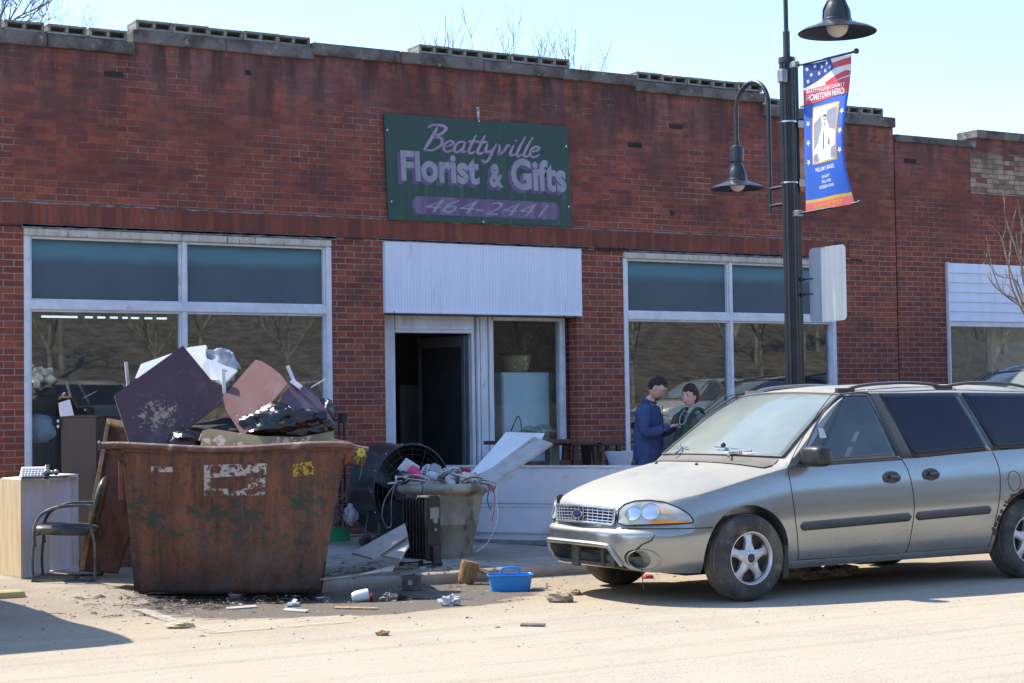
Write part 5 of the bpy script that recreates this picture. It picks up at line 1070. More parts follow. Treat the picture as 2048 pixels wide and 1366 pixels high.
# oil radiator
rc = GP(845, 1134, .11); rd = (rc-CAM).dot(_F)+.03; rb = DP(842, 1100, rd); RZ = hs(0, 14)-.0; rb.z = .112; hr = DP(842, 992, rd).z-.112
RA = thing('oil_radiator', 'black oil-filled radiator with seven fins standing in front of the planter', 'radiator', rb[:])
TRa = TR(rb, R(-31-44)); nf_ = 7; sp = .042
for k in range(nf_):
    x = -.15+k*sp; b = MB(TRa); pr_ = rrect(.15, hr-.08, .03)
    b.poly([V((x-.006, p, q+(hr-.08)/2+.07)) for p, q in pr_], (.012, 0, 0))
    for yy in (-.045, .045): b.tube([(x-.016, yy, .09), (x-.016, yy, hr-.03)], .012, 8)
    b.build('fin', 'black', RA, bevel=.003)
b = MB(TRa)
for z in (.12, hr-.06): b.tube([(-.16, 0, z), (.15, 0, z)], .026, 10)
b.build('header_tube', 'black', RA)
b = MB(TRa); x = -.15+nf_*sp-.012; b.poly([V((x, p, q+(hr-.06)/2+.065)) for p, q in rrect(.16, hr-.05, .03)], (.05, 0, 0)); hb = b.build('control_box', 'black', RA, bevel=.008)
b = MB(TRa); b.box(x-.09, x+.05, -.082, .082, hr-.012, hr+.006); b.build('top_cap', 'greym', hb, bevel=.004)
b = MB(TRa); xx = x+.052
for z, r_ in ((hr-.22, .03), (hr-.30, .018)): b.lathe([(0, .018), (r_*.8, .018), (r_, 0)], 20, TRa and TR((xx, -.0, z), 0, 0, R(90)))
b.build('dial', 'greym', hb, smooth=True)
b = MB(TRa); b.box(xx-.002, xx+.004, -.055, .055, hr-.20, hr-.10); b.build('badge_plate', 'greym', hb)
b = MB(TRa); b.box(xx-.002, xx+.035, -.05, .05, .02, .20); b.build('cable_store', 'black', hb, bevel=.01)
b = MB(TRa)
for xw in (-.13, .12):
    b.tube([(xw, -.12, .03), (xw, .12, .03)], .008, 8)
    for yy in (-.12, .12): b.tube([(xw, yy-.012, .024), (xw, yy+.012, .024)], .024, 12)
b.build('castor', 'black', RA)
# boards on the pavement left of the radiator
def flat(name, pix, zs, th, mat, label, cat):
    P_ = [GP(x, y, z) for (x, y), z in zip(pix, zs)]; b = MB(); b.poly(P_, (0, 0, th)); return tag(b.build(name, mat, bevel=.002), label, cat)
lean('fallen_plank', [(703, 1105), (745, 1116), (815, 1068), (810, 1046)], [15.95, 15.7, 16.1, 0], .02, 'plank', 'white plank sloping down from the planter to the pavement', 'plank')
lean('fallen_plank', [(763, 1110), (800, 1117), (818, 1090), (815, 1068)], [15.85, 15.7, 16.0, 0], .02, 'plank', 'shorter white board under the sloping plank beside the radiator', 'plank')
lean('slate_strip', [(640, 1158), (785, 1142), (790, 1130), (730, 1145), (700, 1152)], [14.7, 15.0, 15.1, 0, 0], .01, 'plank', 'thin grey board lying half over the kerb right of the skip', 'board')
b = MB(); p = GP(765, 1116, .12); b.ball(p+V((0, 0, .02)), .03, 10); tag(b.build('red_ball', 'red', smooth=True), 'small red ball on the pavement beside the fallen planks', 'ball')
# drum fan
fc0 = DP(730, 1070, 18.5); fz = .205; FD = 18.45
fcen = DP(803, 979, FD); rF = 96/FPX*FD; ax = V((math.sin(R(31-4-28+180)), math.cos(R(31-4-28+180)), 0)); ax = V((math.sin(R(180+62)), math.cos(R(180+62)), 0))
# axis of the drum: mostly towards the camera, swung to the picture's right
va = R(31.1-3.5); axd = V((-math.sin(va), -math.cos(va), 0)); axd = Matrix.Rotation(R(33), 3, 'Z') @ axd
DFn = thing('drum_fan', 'large black drum fan on small wheels against the shop wall behind the planter', 'fan', (fcen.x, fcen.y, fz))
q = axd.to_track_quat('Z', 'Y').to_matrix().to_4x4(); TF = Matrix.Translation(fcen-_r*.02) @ q; hF = .25; rF *= .97
b = MB(TF); b.lathe([(rF*.97, -hF), (rF, -hF+.01), (rF*.985, -hF+.03), (rF*.985, hF-.03), (rF, hF-.01), (rF*.97, hF), (rF*.955, hF-.02), (rF*.955, -hF+.02), (rF*.97, -hF)], 64); b.lathe([(0, -hF+.04), (rF*.956, -hF+.04)], 64); b.build('drum', 'blackmetal', DFn, smooth=True, angle=35)
b = MB(TF)
for q_ in (.2, .34, .48, .62, .76, .88, .96): b.tube([(q_*rF*math.cos(2*math.pi*k/48), q_*rF*math.sin(2*math.pi*k/48), hF-.01+.03*(1-q_)) for k in range(49)], .003, 4)
for k in range(16): a = 2*math.pi*k/16; b.tube([(rF*.12*math.cos(a), rF*.12*math.sin(a), hF+.02), (rF*.96*math.cos(a), rF*.96*math.sin(a), hF-.01)], .003, 4)
b.build('guard', 'blackmetal', DFn)
b = MB(TF)
for k in range(3):
    a = 2*math.pi*k/3+.4; b.add([(rF*.1*math.cos(a), rF*.1*math.sin(a), .0), (rF*.88*math.cos(a-.35), rF*.88*math.sin(a-.35), -.05), (rF*.9*math.cos(a+.35), rF*.9*math.sin(a+.35), .06), (rF*.2*math.cos(a+.9), rF*.2*math.sin(a+.9), .04)], [(0, 1, 2, 3)])
b.build('blade', 'blackmetal', DFn); b = MB(TF); b.lathe([(0, .08), (.12, .07), (.13, -.1), (0, -.12)], 24); b.build('motor', 'blackmetal', DFn, smooth=True)
b = MB(TF)
for k in range(14): a = 2*math.pi*k/14; b.ball((rF*1.0*math.cos(a), rF*1.0*math.sin(a), hF-.035), .009, 6)
b.build('rivet', 'chrome', DFn)
b = MB()
for px, py in ((731, 1062), (757, 1066)):
    c = DP(px, py, FD-.45); c.z = hs(c.x, c.y)+.075; s = axd.cross(V((0, 0, 1))).normalized(); b.tube([c-axd*.02, c+axd*.02], .072, 20)
wh_ = b.build('wheel', 'rubber', DFn, bevel=.008)
b = MB()
for px, py in ((731, 1062), (757, 1066)):
    c = DP(px, py, FD-.45); c.z = hs(c.x, c.y)+.075; b.tube([c, c+V((.02, .02, .16)), c+V((.1, .1, .3))], .014, 8); b.tube([c+axd*.02, c+axd*.03], .03, 12)
b.build('fork', 'blackmetal', DFn)
# ------------------------------------------------------------------ long white case in front of the door
k0 = GP(955, 1087, .155); k1 = GP(1075, 1090, .155); d = (k1-k0); d.z = 0; d.normalize(); kd = (k0-CAM).dot(_F)
a0 = k0-d*.42; L_ = 2.05; HK = DP(955, 935, kd).z-k0.z; ang = math.atan2(d.y, d.x); TKs = TR((a0.x, a0.y, k0.z), ang)
KS = thing('white_case', 'long white enamelled display case lying in front of the shop door', 'display case', (a0+d*L_/2)[:])
b = MB(TKs); b.box(0, L_, .03, .70, .0, HK*.16); b.box(0, L_, .0, .72, HK*.16+.001, HK*.49); b.box(0, L_, .015, .72, HK*.49+.001, HK*.53); b.box(0, L_, .0, .05, HK*.53+.001, HK); b.box(0, L_, .67, .72, HK*.53+.001, HK); b.box(0, .05, .05, .67, HK*.53+.001, HK); b.box(L_-.05, L_, .05, .67, HK*.53+.001, HK)
b.build('body', 'case', KS, bevel=.008)
b = MB(TKs); b.box(-.012, L_+.012, -.014, .06, HK-.0, HK+.022); b.box(0, L_, -.008, -.001, HK*.485, HK*.50); b.box(0, L_, -.006, -.0005, HK*.15, HK*.165); b.build('edge_trim', 'plaswhite', KS, bevel=.006)
b = MB(TKs); b.box(.02, L_-.02, .012, .03, .0, .045); b.build('kick_plate', 'greym', KS)
# trestle table, stool frames and urn behind it
tb = YP(1080, 880, 17.0); TT = thing('trestle_table', 'rough wooden trestle table by the brick pier right of the door', 'table', (tb.x+.5, 17.0, .2))
l0, l1 = YP(985, 872, 17.05), YP(1150, 880, 17.05); b = MB(); b.box(l0.x, l1.x, 16.85, 17.25, l1.z-.03, l1.z+.01); b.build('top', 'card', TT, bevel=.004)
b = MB()
for px in (1100,): p = YP(px, 900, 16.95); b.box(p.x-.035, p.x+.09, 16.9, 17.0, .2, l1.z-.03)
b.build('leg', mk('worn_wood', (.15, .12, .09), (.10, .08, .06), 6, .8), TT)
b = MB(); p = YP(1040, 932, 17.0); b.box(l0.x+.1, l1.x, 16.93, 16.97, p.z-.02, p.z+.05); b.build('rail', 'card', TT)
def stool(px, label):
    p = YP(px, 900, 17.0); z1 = YP(px, 890, 17.0).z; t = thing('wooden_stool', label, 'stool', (p.x, 17.0, .2), 'dark stools by the brick pier'); b = MB(); b.box(p.x-.20, p.x+.20, 16.85, 17.15, z1, z1+.035); b.build('seat', 'brown', t, bevel=.006)
    b = MB()
    for sx in (-1, 1):
        for yy in (16.88, 17.1): b.poly([(p.x+sx*.10, yy, z1), (p.x+sx*.15, yy, z1), (p.x+sx*.21, yy, .2), (p.x+sx*.16, yy, .2)], (0, .04, 0))
    b.build('leg', 'brown', t)
stool(1160, 'dark wooden stool next to the trestle table'); stool(1208, 'dark wooden stool right of the other one, near the white urn')
p = YP(1240, 935, 16.8); b = MB(Matrix.Translation((p.x, 16.8, .2))); z = YP(1240, 902, 16.8).z-.2; b.lathe([(0, 0), (.12, 0), (.12, .03), (.06, .08), (.05, z*.5), (.08, z*.65), (.13, z*.85), (.17, z*.97), (.17, z), (.14, z), (.1, z-.05), (0, z-.05)], 28); tag(b.build('garden_urn', 'plaswhite', smooth=True), 'white garden urn behind the van bonnet', 'urn')
# inside the display window: white fridge panel, potted plant, hand truck
yy = DY+.28; a = YP(1003, 745, yy); c = YP(1100, 860, yy); b = MB(); b.box(a.x, c.x, yy, yy+.5, .25, a.z); b.box(a.x+.01, c.x-.01, yy-.02, yy, .3, a.z-.02); tag(b.build('fridge', mk('pale_blue_enamel', (.62, .80, .86), (.56, .74, .82), 2, .4), bevel=.01), 'pale blue-white fridge inside the display window', 'fridge')
PP = thing('potted_plant', 'dark potted plant standing on the pale fridge', 'plant', ((a.x+c.x)/2, yy+.2, a.z)); b = MB(Matrix.Translation(((a.x+c.x)/2, yy+.2, a.z))); b.lathe([(0, 0), (.13, 0), (.18, .20), (.16, .20), (.12, .04)], 20); b.build('pot', 'tan', PP, smooth=True)
b = MB(); rg = random.Random(2)
for k in range(60):
    o_ = V(((a.x+c.x)/2, yy+.2, a.z+.2)); d = V((rg.uniform(-1, 1), rg.uniform(-1, 1), rg.uniform(.1, 1.6))).normalized(); l = rg.uniform(.1, .36); s = d.orthogonal()*.022; m = o_+d*l*.7; b.add([o_+d*l*.3, m+s, o_+d*l, m-s], [(0, 1, 2, 3)])
b.build('foliage', mk('plant_leaf', (.04, .05, .03), (.10, .06, .06), 9, .6), PP)
yy = DY+.2; HT = thing('hand_truck', 'black hand truck standing upright inside the display window', 'hand truck', (YP(1108, 800, yy).x, yy, .25)); b = MB()
for px in (1103, 1114): b.tube([YP(px, 755, yy), V((YP(px, 755, yy).x, yy, .25))], .014, 8)
for py in (800, 845, 890): b.tube([YP(1103, py, yy), YP(1114, py, yy)], .012, 6)
b.build('frame', 'black', HT); b = MB(); c = YP(1108, 755, yy); b.tube([c+V((0, -.03, 0)), c+V((0, .03, 0))], .06, 20); b.build('grip_wheel', 'black', HT)
lump('green_cloth', YP(1075, 862, DY+.22), (.22, .1, .06), mk('green_print_cloth', (.10, .28, .20), (.45, .55, .52), 14, .8), 'green and white patterned cloth heaped inside the display window', 'cloth', 6, .4)
b = MB(); cable('wire_rack', [YP(1022, 862, 17.3), YP(1037, 832, 17.3), YP(1044, 862, 17.3)], .006, 'black', 'small black wire easel in the display window')
# fridge-like shapes in the dark doorway
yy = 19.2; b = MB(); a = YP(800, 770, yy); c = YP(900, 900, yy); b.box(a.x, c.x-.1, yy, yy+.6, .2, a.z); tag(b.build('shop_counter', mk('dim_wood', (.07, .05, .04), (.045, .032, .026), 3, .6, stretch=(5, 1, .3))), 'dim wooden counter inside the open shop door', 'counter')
b = MB(); a = YP(868, 760, yy-.05); b.ball(a, (.05, .04, .05), 10); tag(b.build('cup', 'plaswhite', smooth=True), 'small pale cup on the counter inside the door', 'cup')
# ------------------------------------------------------------------ right of the skip: iron stand and garden rubbish
IS = thing('iron_stand', 'thin black iron plant stand against the wall right of the skip', 'plant stand', YP(685, 1060, 17.0)[:]); b = MB()
for px, t0 in ((678, 832), (688, 830), (664, 880)): p = YP(px, t0, 17.1); b.tube([p, V((p.x, 17.1, .2))], .012, 6)
for py in (840, 890, 1000, 1048): b.tube([YP(662, py, 17.1), YP(690, py, 17.1)], .009, 6)
b.box(YP(683, 840, 17.1).x-.02, YP(690, 840, 17.1).x, 17.05, 17.15, YP(683, 846, 17.1).z, YP(683, 826, 17.1).z); b.build('frame', 'black', IS)
TWg = thing('dry_brush', 'heap of dry vines and twigs between the skip and the drum fan', 'brushwood', YP(695, 1055, 16.9)[:]); b = MB(); rg = random.Random(6)
for k in range(46):
    c = YP(rg.uniform(655, 722), rg.uniform(985, 1060), 16.8+rg.uniform(-.2, .2)); a = rg.uniform(0, 3.14); l = rg.uniform(.1, .4); d = V((math.cos(a), rg.uniform(-.3, .3), math.sin(a)*.6)); p = [c-d*l/2, c+V((rg.uniform(-.05, .05), 0, rg.uniform(-.05, .08))), c+d*l/2]
    for q in p: q.z = max(q.z, .215)
    b.tube(catmull(p, 4), .004, 4)
b.build('twig', 'bark2', TWg)
p = YP(680, 1048, 16.7); b = MB(); b.poly([(p.x-.12, 16.7, .21), (p.x+.12, 16.7, .21), (p.x+.10, 16.7, .34), (p.x-.1, 16.7, .36)], (0, .02, 0)); tag(b.build('plastic_sheet', 'green'), 'small bright green plastic panel beside the dry brush', 'panel')
lump('crumpled_bottle', YP(703, 1030, 16.6), (.08, .06, .10), 'clear', 'crumpled blue-clear plastic bottle by the dry brush', 'bottle', 4, .4)
b = MB(); b.tube([GP(640, 1072, .2), GP(700, 1075, .2), GP(780, 1068, .2)], .02, 6); tag(b.build('wet_batten', 'brown'), 'dark wet batten lying on the pavement by the drum fan', 'batten')
# ------------------------------------------------------------------ minivan
VX, VY = 7.87, 12.075
VW = .965
TV = TR((VX, VY, 0))
def paint_mat(name, c1, c2, dust=.85):
    b = NB(name); g = b.n.new('ShaderNodeNewGeometry'); nz = b.xyz(g.outputs['Normal'])[2]; x, y, z = b.xyz(b.O)[0:3]
    k = b.math('MULTIPLY', b.rng(nz, .10, .75, 0, dust), b.rng(b.noise(1.7, b.O, det=8), .25, .62, .45, 1))
    k = b.math('MAXIMUM', k, b.math('MULTIPLY', b.rng(z, .62, .22, 0, .42), b.rng(b.noise(3, b.O, st=(.6, 1, 1.5)), .3, .65, .3, 1)))
    k = b.math('MAXIMUM', k, b.rng(b.noise(2, b.O, st=(.5, .5, 2)), .45, .8, .03, .16))
    c = b.mix(k, b.mix(b.noise(90, b.O), c1, c2), (.36, .325, .255))
    return b.set(Base_Color=c, Roughness=b.rng(k, 0, .8, .16, .75), Metallic=b.rng(k, 0, .8, .85, .0), Coat_Weight=b.rng(k, 0, .6, .6, 0), Coat_Roughness=.06)
M['vpaint'] = paint_mat('dusty_grey_green_metallic', (.345, .37, .37), (.29, .315, .315))
M['vglass'] = mk('tinted_car_glass', (.012, .014, .022), (.016, .018, .026), 3, .05, dust=.0); M['vglass'].node_tree.nodes['Principled BSDF'].inputs['Specular IOR Level'].default_value = .4
def fglass():
    b = NB('front_door_glass'); c = b.mix(b.rng(b.noise(2.5, b.O, st=(1, 1, 2)), .35, .7), (.045, .06, .07), (.075, .095, .10)); return b.set(Base_Color=c, Roughness=.05, Specular_IOR_Level=.8)
M['fglass'] = fglass()
def wglass():
    b = NB('dusty_windscreen'); x, y, z = b.xyz(b.O)[0:3]
    k = b.rng(b.math('ADD', b.math('MULTIPLY', y, .6), b.math('ADD', b.math('MULTIPLY', x, -1.0), b.math('MULTIPLY', b.noise(3, b.O), .25))), -1.55, -.9)
    c = b.mix(b.rng(b.noise(2.3, b.O, det=8), .35, .7), (.20, .245, .225), (.27, .30, .265)); c = b.mix(b.math('MULTIPLY', k, .5), c, (.36, .38, .30)); return b.set(Base_Color=c, Roughness=.12, Specular_IOR_Level=.8)
M['wglass'] = wglass()
M['trimgrey'] = mk('dark_grey_trim', (.035, .037, .045), (.05, .05, .055), 5, .5, dust=.4)
M['seam'] = mk('panel_gap', (.012, .012, .012), None, 5, .8)
M['lens'] = mk('headlamp_lens', (.46, .50, .48), (.36, .40, .38), 9, .08, dust=.35)
M['amber'] = mk('amber_lens', (.75, .30, .04), (.65, .24, .03), 12, .15)
M['amber2'] = mk('faded_amber', (.55, .36, .16), (.50, .42, .30), 22, .2); M['reflector'] = mk('headlamp_reflector', (.7, .74, .76), None, 5, .15, metal=.8)
M['ovalblue'] = mk('dark_blue_oval', (.015, .03, .12), None, 5, .25)
ZC_ = [(0, .60), (.02, .67), (.05, .73), (.09, .785), (.16, .835), (.3, .895), (.5, .955), (.75, 1.015), (1.0, 1.06), (1.25, 1.095), (1.6, 1.12), (5.2, 1.12)]   # bonnet centre line
ZS_ = [(0, .58), (.05, .66), (.15, .74), (.35, .80), (.6, .85), (.9, .92), (1.2, .985), (1.5, 1.035), (2.4, 1.065), (3.66, 1.10), (5.1, 1.12)]       # shoulder / belt line
ZR_ = [(0, -3), (1.16, 1.06), (1.3, 1.165), (1.5, 1.30), (1.8, 1.485), (2.0, 1.585), (2.12, 1.63), (2.3, 1.665), (2.7, 1.695), (3.3, 1.705), (4.2, 1.69), (4.65, 1.655), (4.82, 1.60), (4.95, 1.42), (5.06, 1.12), (5.10, .9)]  # windscreen and roof
def tabs(t):                                    # smooth table
    import bisect
    xs_ = [a for a, _ in t]; ys_ = [b for _, b in t]; n = len(t); m = []
    d = [(ys_[i+1]-ys_[i])/(xs_[i+1]-xs_[i]) for i in range(n-1)]
    for i in range(n):
        if i == 0: m.append(d[0])
        elif i == n-1: m.append(d[-1])
        else: m.append(0 if d[i-1]*d[i] <= 0 else 2*d[i-1]*d[i]/(d[i-1]+d[i]))
    def f(x):
        if x <= xs_[0]: return ys_[0]
        if x >= xs_[-1]: return ys_[-1]
        i = bisect.bisect_right(xs_, x)-1; h = xs_[i+1]-xs_[i]; t_ = (x-xs_[i])/h
        return (2*t_**3-3*t_**2+1)*ys_[i]+(t_**3-2*t_**2+t_)*h*m[i]+(-2*t_**3+3*t_**2)*ys_[i+1]+(t_**3-t_**2)*h*m[i+1]
    return f
zcf, zsf, zrf = tabs(ZC_), tabs(ZS_), tabs(ZR_)
# plan outline (half): from nose centre round the corner, along the side to the tail centre
PLAN = [(0, 0), (.004, .15), (.016, .30), (.04, .44), (.085, .56), (.15, .66), (.25, .76), (.38, .84), (.55, .895), (.8, .935), (1.1, .955), (1.5, .965), (2.5, .967), (3.6, .965), (4.4, .955), (4.75, .935), (4.95, .88), (5.06, .78), (5.10, .6), (5.12, .3), (5.125, 0)]
plan = catmull([(a, b, 0) for a, b in PLAN], 12)
# resample densely by arc length
acc = [0]
for i in range(1, len(plan)): acc.append(acc[-1]+(plan[i]-plan[i-1]).length)
NS = 190; res = []
for k in range(NS+1):
    s = acc[-1]*k/NS; i = max(0, min(len(acc)-2, next((j for j in range(len(acc)-1) if acc[j+1] >= s), len(acc)-2))); t_ = (s-acc[i])/max(1e-9, acc[i+1]-acc[i]); res.append(plan[i].lerp(plan[i+1], t_))
nrm = []
for k in range(NS+1):
    a, c = res[max(0, k-1)], res[min(NS, k+1)]; d = (c-a).normalized(); nrm.append(V((d.y, -d.x, 0))*-1 if False else V((-d.y, d.x, 0)))
nrm[0] = V((-1, 0, 0)); nrm[-1] = V((1, 0, 0))
def front(k): return max(0, min(1, (.55-res[k].x)/.45))
OFF = [(.0, -.10), (.06, -.06), (.14, -.03), (.30, -.008), (.42, .003), (.50, .005), (.62, .0), (.78, -.014), (.9, -.032), (1, -.055)]
def zbf(x): return interp([(0, .30), (.15, .25), (.5, .235), (1.5, .225), (4.5, .24), (5.1, .34)], x)
def lowpt(k, t):
    p = res[k]; zb = zbf(p.x); zs = zsf(p.x) if p.x < 4.9 else 1.12; z = zb+(zs-zb)*t; fr = front(k)
    o = interp(OFF, t)*(1-fr)
    # nose: bumper stands proud, grille leans back
    o += fr*interp([(.22, -.10), (.30, -.045), (.38, -.01), (.46, 0), (.535, 0), (.56, -.006), (.585, -.035), (.62, -.05), (.70, -.07), (.80, -.11), (.90, -.15)], z)
    q = p+nrm[k]*-o*-1 if False else p+nrm[k]*(o)
    return V((q.x, max(0, q.y), z))
# outward normal test
if (res[60]+nrm[60]*.1).y < res[60].y: nrm = [-n for n in nrm]; nrm[0] = V((-1, 0, 0)); nrm[-1] = V((1, 0, 0))
def wg(z, x): z0 = zsf(min(x, 4.9)); base = .912-.02*max(0, (x-3.5)/1.5); return base-.30*max(0, z-z0)-.16*max(0, z-z0)**2
def zcab(x, y):
    sft = .34*(abs(y)/.8)**2.0 if x < 2.6 else 0; bl = sm((x-2.0)/.9); z = zrf(x-.20*(abs(y)/.8)**2*(1-bl)); return z-.085*(abs(y)/.75)**2.6*sm((x-2.0)/.8)-.015*(abs(y)/.75)**2
def zhood(x, y, ws): u = min(1, abs(y)/max(.05, ws)); zc = zcf(x); zs = zsf(x); return zs+(zc-zs)*(1-u**2.6)
def station(k):
    pts_ = [lowpt(k, t) for t in [i/22 for i in range(23)]]; sh = pts_[-1]; x = sh.x; w = sh.y
    # where does the cabin meet the side glass plane
    ye = w; ze = sh.z
    if x > 1.3:
        lo_, hi_ = zsf(x), 1.72
        for _ in range(30):
            zm = (lo_+hi_)/2
            if zcab(x, wg(zm, x)) > zm: lo_ = zm
            else: hi_ = zm
        if lo_ > sh.z+.012: ze = lo_; ye = wg(ze, x)
    side = []
    for i in range(1, 11):
        z = sh.z+(ze-sh.z)*i/10; side.append(V((x, min(w, wg(z, x)) if ze > sh.z+.012 else w-.0005*i, z if ze > sh.z+.012 else sh.z+.0004*i)))
    top = []
    for i in range(1, 25):
        y = ye*(1-i/24); zz = max(zhood(x, y, w), zcab(x, y) if x > 1.0 else -1)
        # round the roof gutter
        top.append(V((x, y, zz if i > 0 else ze)))
    return pts_, side, top
st_all = [station(k) for k in range(NS+1)]
def body_mesh():
    rows_ = []
    for pts_, side, top in st_all:
        bottom = [V((pts_[0].x, pts_[0].y*f_, pts_[0].z)) for f_ in (0, .5)]; rows_.append(bottom+pts_+side+top)
    n = len(rows_[0]); vs = []; fs = []
    for s in (-1, 1):
        o_ = len(vs)
        for r_ in rows_:
            for p in r_: vs.append(V((p.x, p.y*s, p.z)))
        for i in range(len(rows_)-1):
            for j in range(n-1):
                f_ = (o_+i*n+j, o_+(i+1)*n+j, o_+(i+1)*n+j+1, o_+i*n+j+1); fs.append(f_ if s < 0 else f_[::-1])
    me = bpy.data.meshes.new('body'); me.from_pydata(vs, [], fs)
    bm = bmesh.new(); bm.from_mesh(me); bmesh.ops.remove_doubles(bm, verts=bm.verts, dist=8e-4)
    bmesh.ops.dissolve_degenerate(bm, dist=2e-4, edges=bm.edges); bmesh.ops.holes_fill(bm, edges=[e for e in bm.edges if e.is_boundary], sides=0)
    bmesh.ops.recalc_face_normals(bm, faces=bm.faces); bm.to_mesh(me); bm.free(); return me
FWX, RWX, WR = .98, 4.05, .335
me = body_mesh(); ob = bpy.data.objects.new('body', me); sc.collection.objects.link(ob); me.materials.append(M['vpaint']); me.materials.append(M['seam'])
def cutter(bld):
    m2 = bpy.data.meshes.new('cut'); m2.from_pydata(bld.v, [], bld.f); bm = bmesh.new(); bm.from_mesh(m2); bmesh.ops.recalc_face_normals(bm, faces=bm.faces); bm.to_mesh(m2); bm.free(); m2.materials.append(M['vpaint']); m2.materials.append(M['seam'])
    for p in m2.polygons: p.material_index = 1
    c = bpy.data.objects.new('cut', m2); sc.collection.objects.link(c); return c
b = MB()
for x in (FWX, RWX):
    for s in (-1, 1): b.tube([(x, s*1.2, WR+.02), (x, s*.62, WR+.02)], .395, 48)
    # open the arch downwards
cut1 = cutter(b)
b = MB(); b.poly([(-.3, -.52, .268), (-.3, .64, .275), (-.3, .58, .438), (-.3, -.36, .438)], (.62, 0, 0)); cut2 = cutter(b)      # mouth of the bumper
b = MB(); tq = TR((.16, -.60, .355), R(38)) ; b.lathe([(0, -.30), (.105, -.30), (.105, .22), (0, .22)], 28, tq @ Matrix.Rotation(R(90), 4, 'Y') @ Matrix.Diagonal((.72, 1.05, 1, 1))); cut3 = cutter(b)
for c in (cut1, cut2, cut3):
    md = ob.modifiers.new('b', 'BOOLEAN'); md.operation = 'DIFFERENCE'; md.solver = 'EXACT'; md.object = c
dg = bpy.context.evaluated_depsgraph_get(); dg.update(); fin = bpy.data.meshes.new_from_object(ob.evaluated_get(dg)); nf0 = len(fin.polygons)
for c in (ob, cut1, cut2, cut3): bpy.data.objects.remove(c)
print('van faces', nf0)
VN = thing('minivan', 'dusty grey-green minivan with a broken front bumper parked facing left', 'van', (VX, VY, 0))
def obj_from(name, me_, parent, mats, smooth=True):
    o = bpy.data.objects.new(name, me_); sc.collection.objects.link(o); o.parent = parent; ORG[o.name] = ORG[parent.name]
    me_.materials.clear()
    for m_ in mats: me_.materials.append(M[m_])
    if smooth: me_.polygons.foreach_set('use_smooth', [True]*len(me_.polygons)); me_.set_sharp_from_angle(angle=R(38))
    return o
def split_mesh(src, test):
    out = []
    for want in (True, False):
        bm = bmesh.new(); bm.from_mesh(src); dl = [f for f in bm.faces if test(f.calc_center_median(), f) != want]; bmesh.ops.delete(bm, geom=dl, context='FACES'); m_ = bpy.data.meshes.new('part'); bm.to_mesh(m_); bm.free(); out.append(m_)
    return out
bum, rest = split_mesh(fin, lambda c, f: c.x < .66 and c.z < .588)
hood, rest = split_mesh(rest, lambda c, f: c.x < 1.36 and c.x > .06 and abs(c.y) < .62+.12*min(1, c.x) and c.z > .74 and f.normal.z > .45 and zcab(c.x, c.y) < c.z-.004)
body = obj_from('body', rest, VN, ['vpaint', 'seam']); obj_from('front_bumper', bum, VN, ['vpaint', 'seam']); obj_from('bonnet', hood, VN, ['vpaint', 'seam'])
def side_y(x, z):                               # half width of the body at x, z on the flank
    k = min(range(NS+1), key=lambda i: abs(res[i].x-x)+(9 if i > NS*.9 else 0)); zs = zsf(x)
    if z > zs: return wg(z, x)
    ks = [k, min(NS, k+1)]; zb = zbf(x); p = lowpt(k, max(0, min(1, (z-zb)/(zs-zb)))); return p.y
def vp(x, z, off=0, s=-1): return TV @ V((x, s*(side_y(x, z)+off), z))
def gmb(fn, nu, nv, name, mat, par=None, solid=0, smooth=True):
    b = MB(); b.grid(fn, nu, nv); o = b.build(name, mat, par or VN, smooth=smooth, angle=60)
    if solid: md = o.modifiers.new('s', 'SOLIDIFY'); md.thickness = solid; md.offset = 0
    return o
def seam(path, name='seam', r=.0035, off=.0005, s=-1, mat='seam', n=8):
    P2 = catmull([(x, z, 0) for x, z in path], n); b = MB(); b.tube([vp(p.x, p.y, off, s) for p in P2], r, 5); return b
def quadpatch(corners, name, mat, off=.004, s=-1, nu=14, nv=10, par=None):
    (ax_, az_), (bx2, bz2), (cx2, cz2), (dx2_, dz2) = corners          # bottom front, bottom rear, top rear, top front
    def f(u, v):
        xb = ax_+(bx2-ax_)*u; zb = az_+(bz2-az_)*u; xt = dx2_+(cx2-dx2_)*u; zt_ = dz2+(cz2-dz2)*u; return vp(xb+(xt-xb)*v, zb+(zt_-zb)*v, off, s)
    return gmb(f, nu, nv, name, mat, par, .004)
# glazing: windscreen
def ws(u, v, off=.005):
    y = (-1+2*u)*(.815-.15*v); xc = 1.235+(2.115-1.235)*v; x = xc+.20*(abs(y)/.8)**2*(1-.25*v); z = zcab(x, y)
    return TV @ V((x-off*.7, y, z+off))
gmb(ws, 28, 16, 'windscreen', 'wglass', solid=.003)
b = MB()
for s in (0, 1): b.tube([ws(s, v/12, .008) for v in range(13)], .013, 6)
b.tube([ws(u/20, 1.0, .006) for u in range(21)], .010, 6); b.tube([ws(u/20, 0, .006) for u in range(21)], .012, 6); b.build('windscreen_seal', 'trimgrey', VN, smooth=True)
def strip_top(u, v):
    y = (-1+2*u)*.80; xc = 1.06+.16*v; x = xc+.19*(abs(y)/.8)**2; z = max(zhood(x, y, .93), zcab(x, y))+.007; return TV @ V((x, y, z))
gmb(strip_top, 24, 3, 'cowl', 'trimgrey')
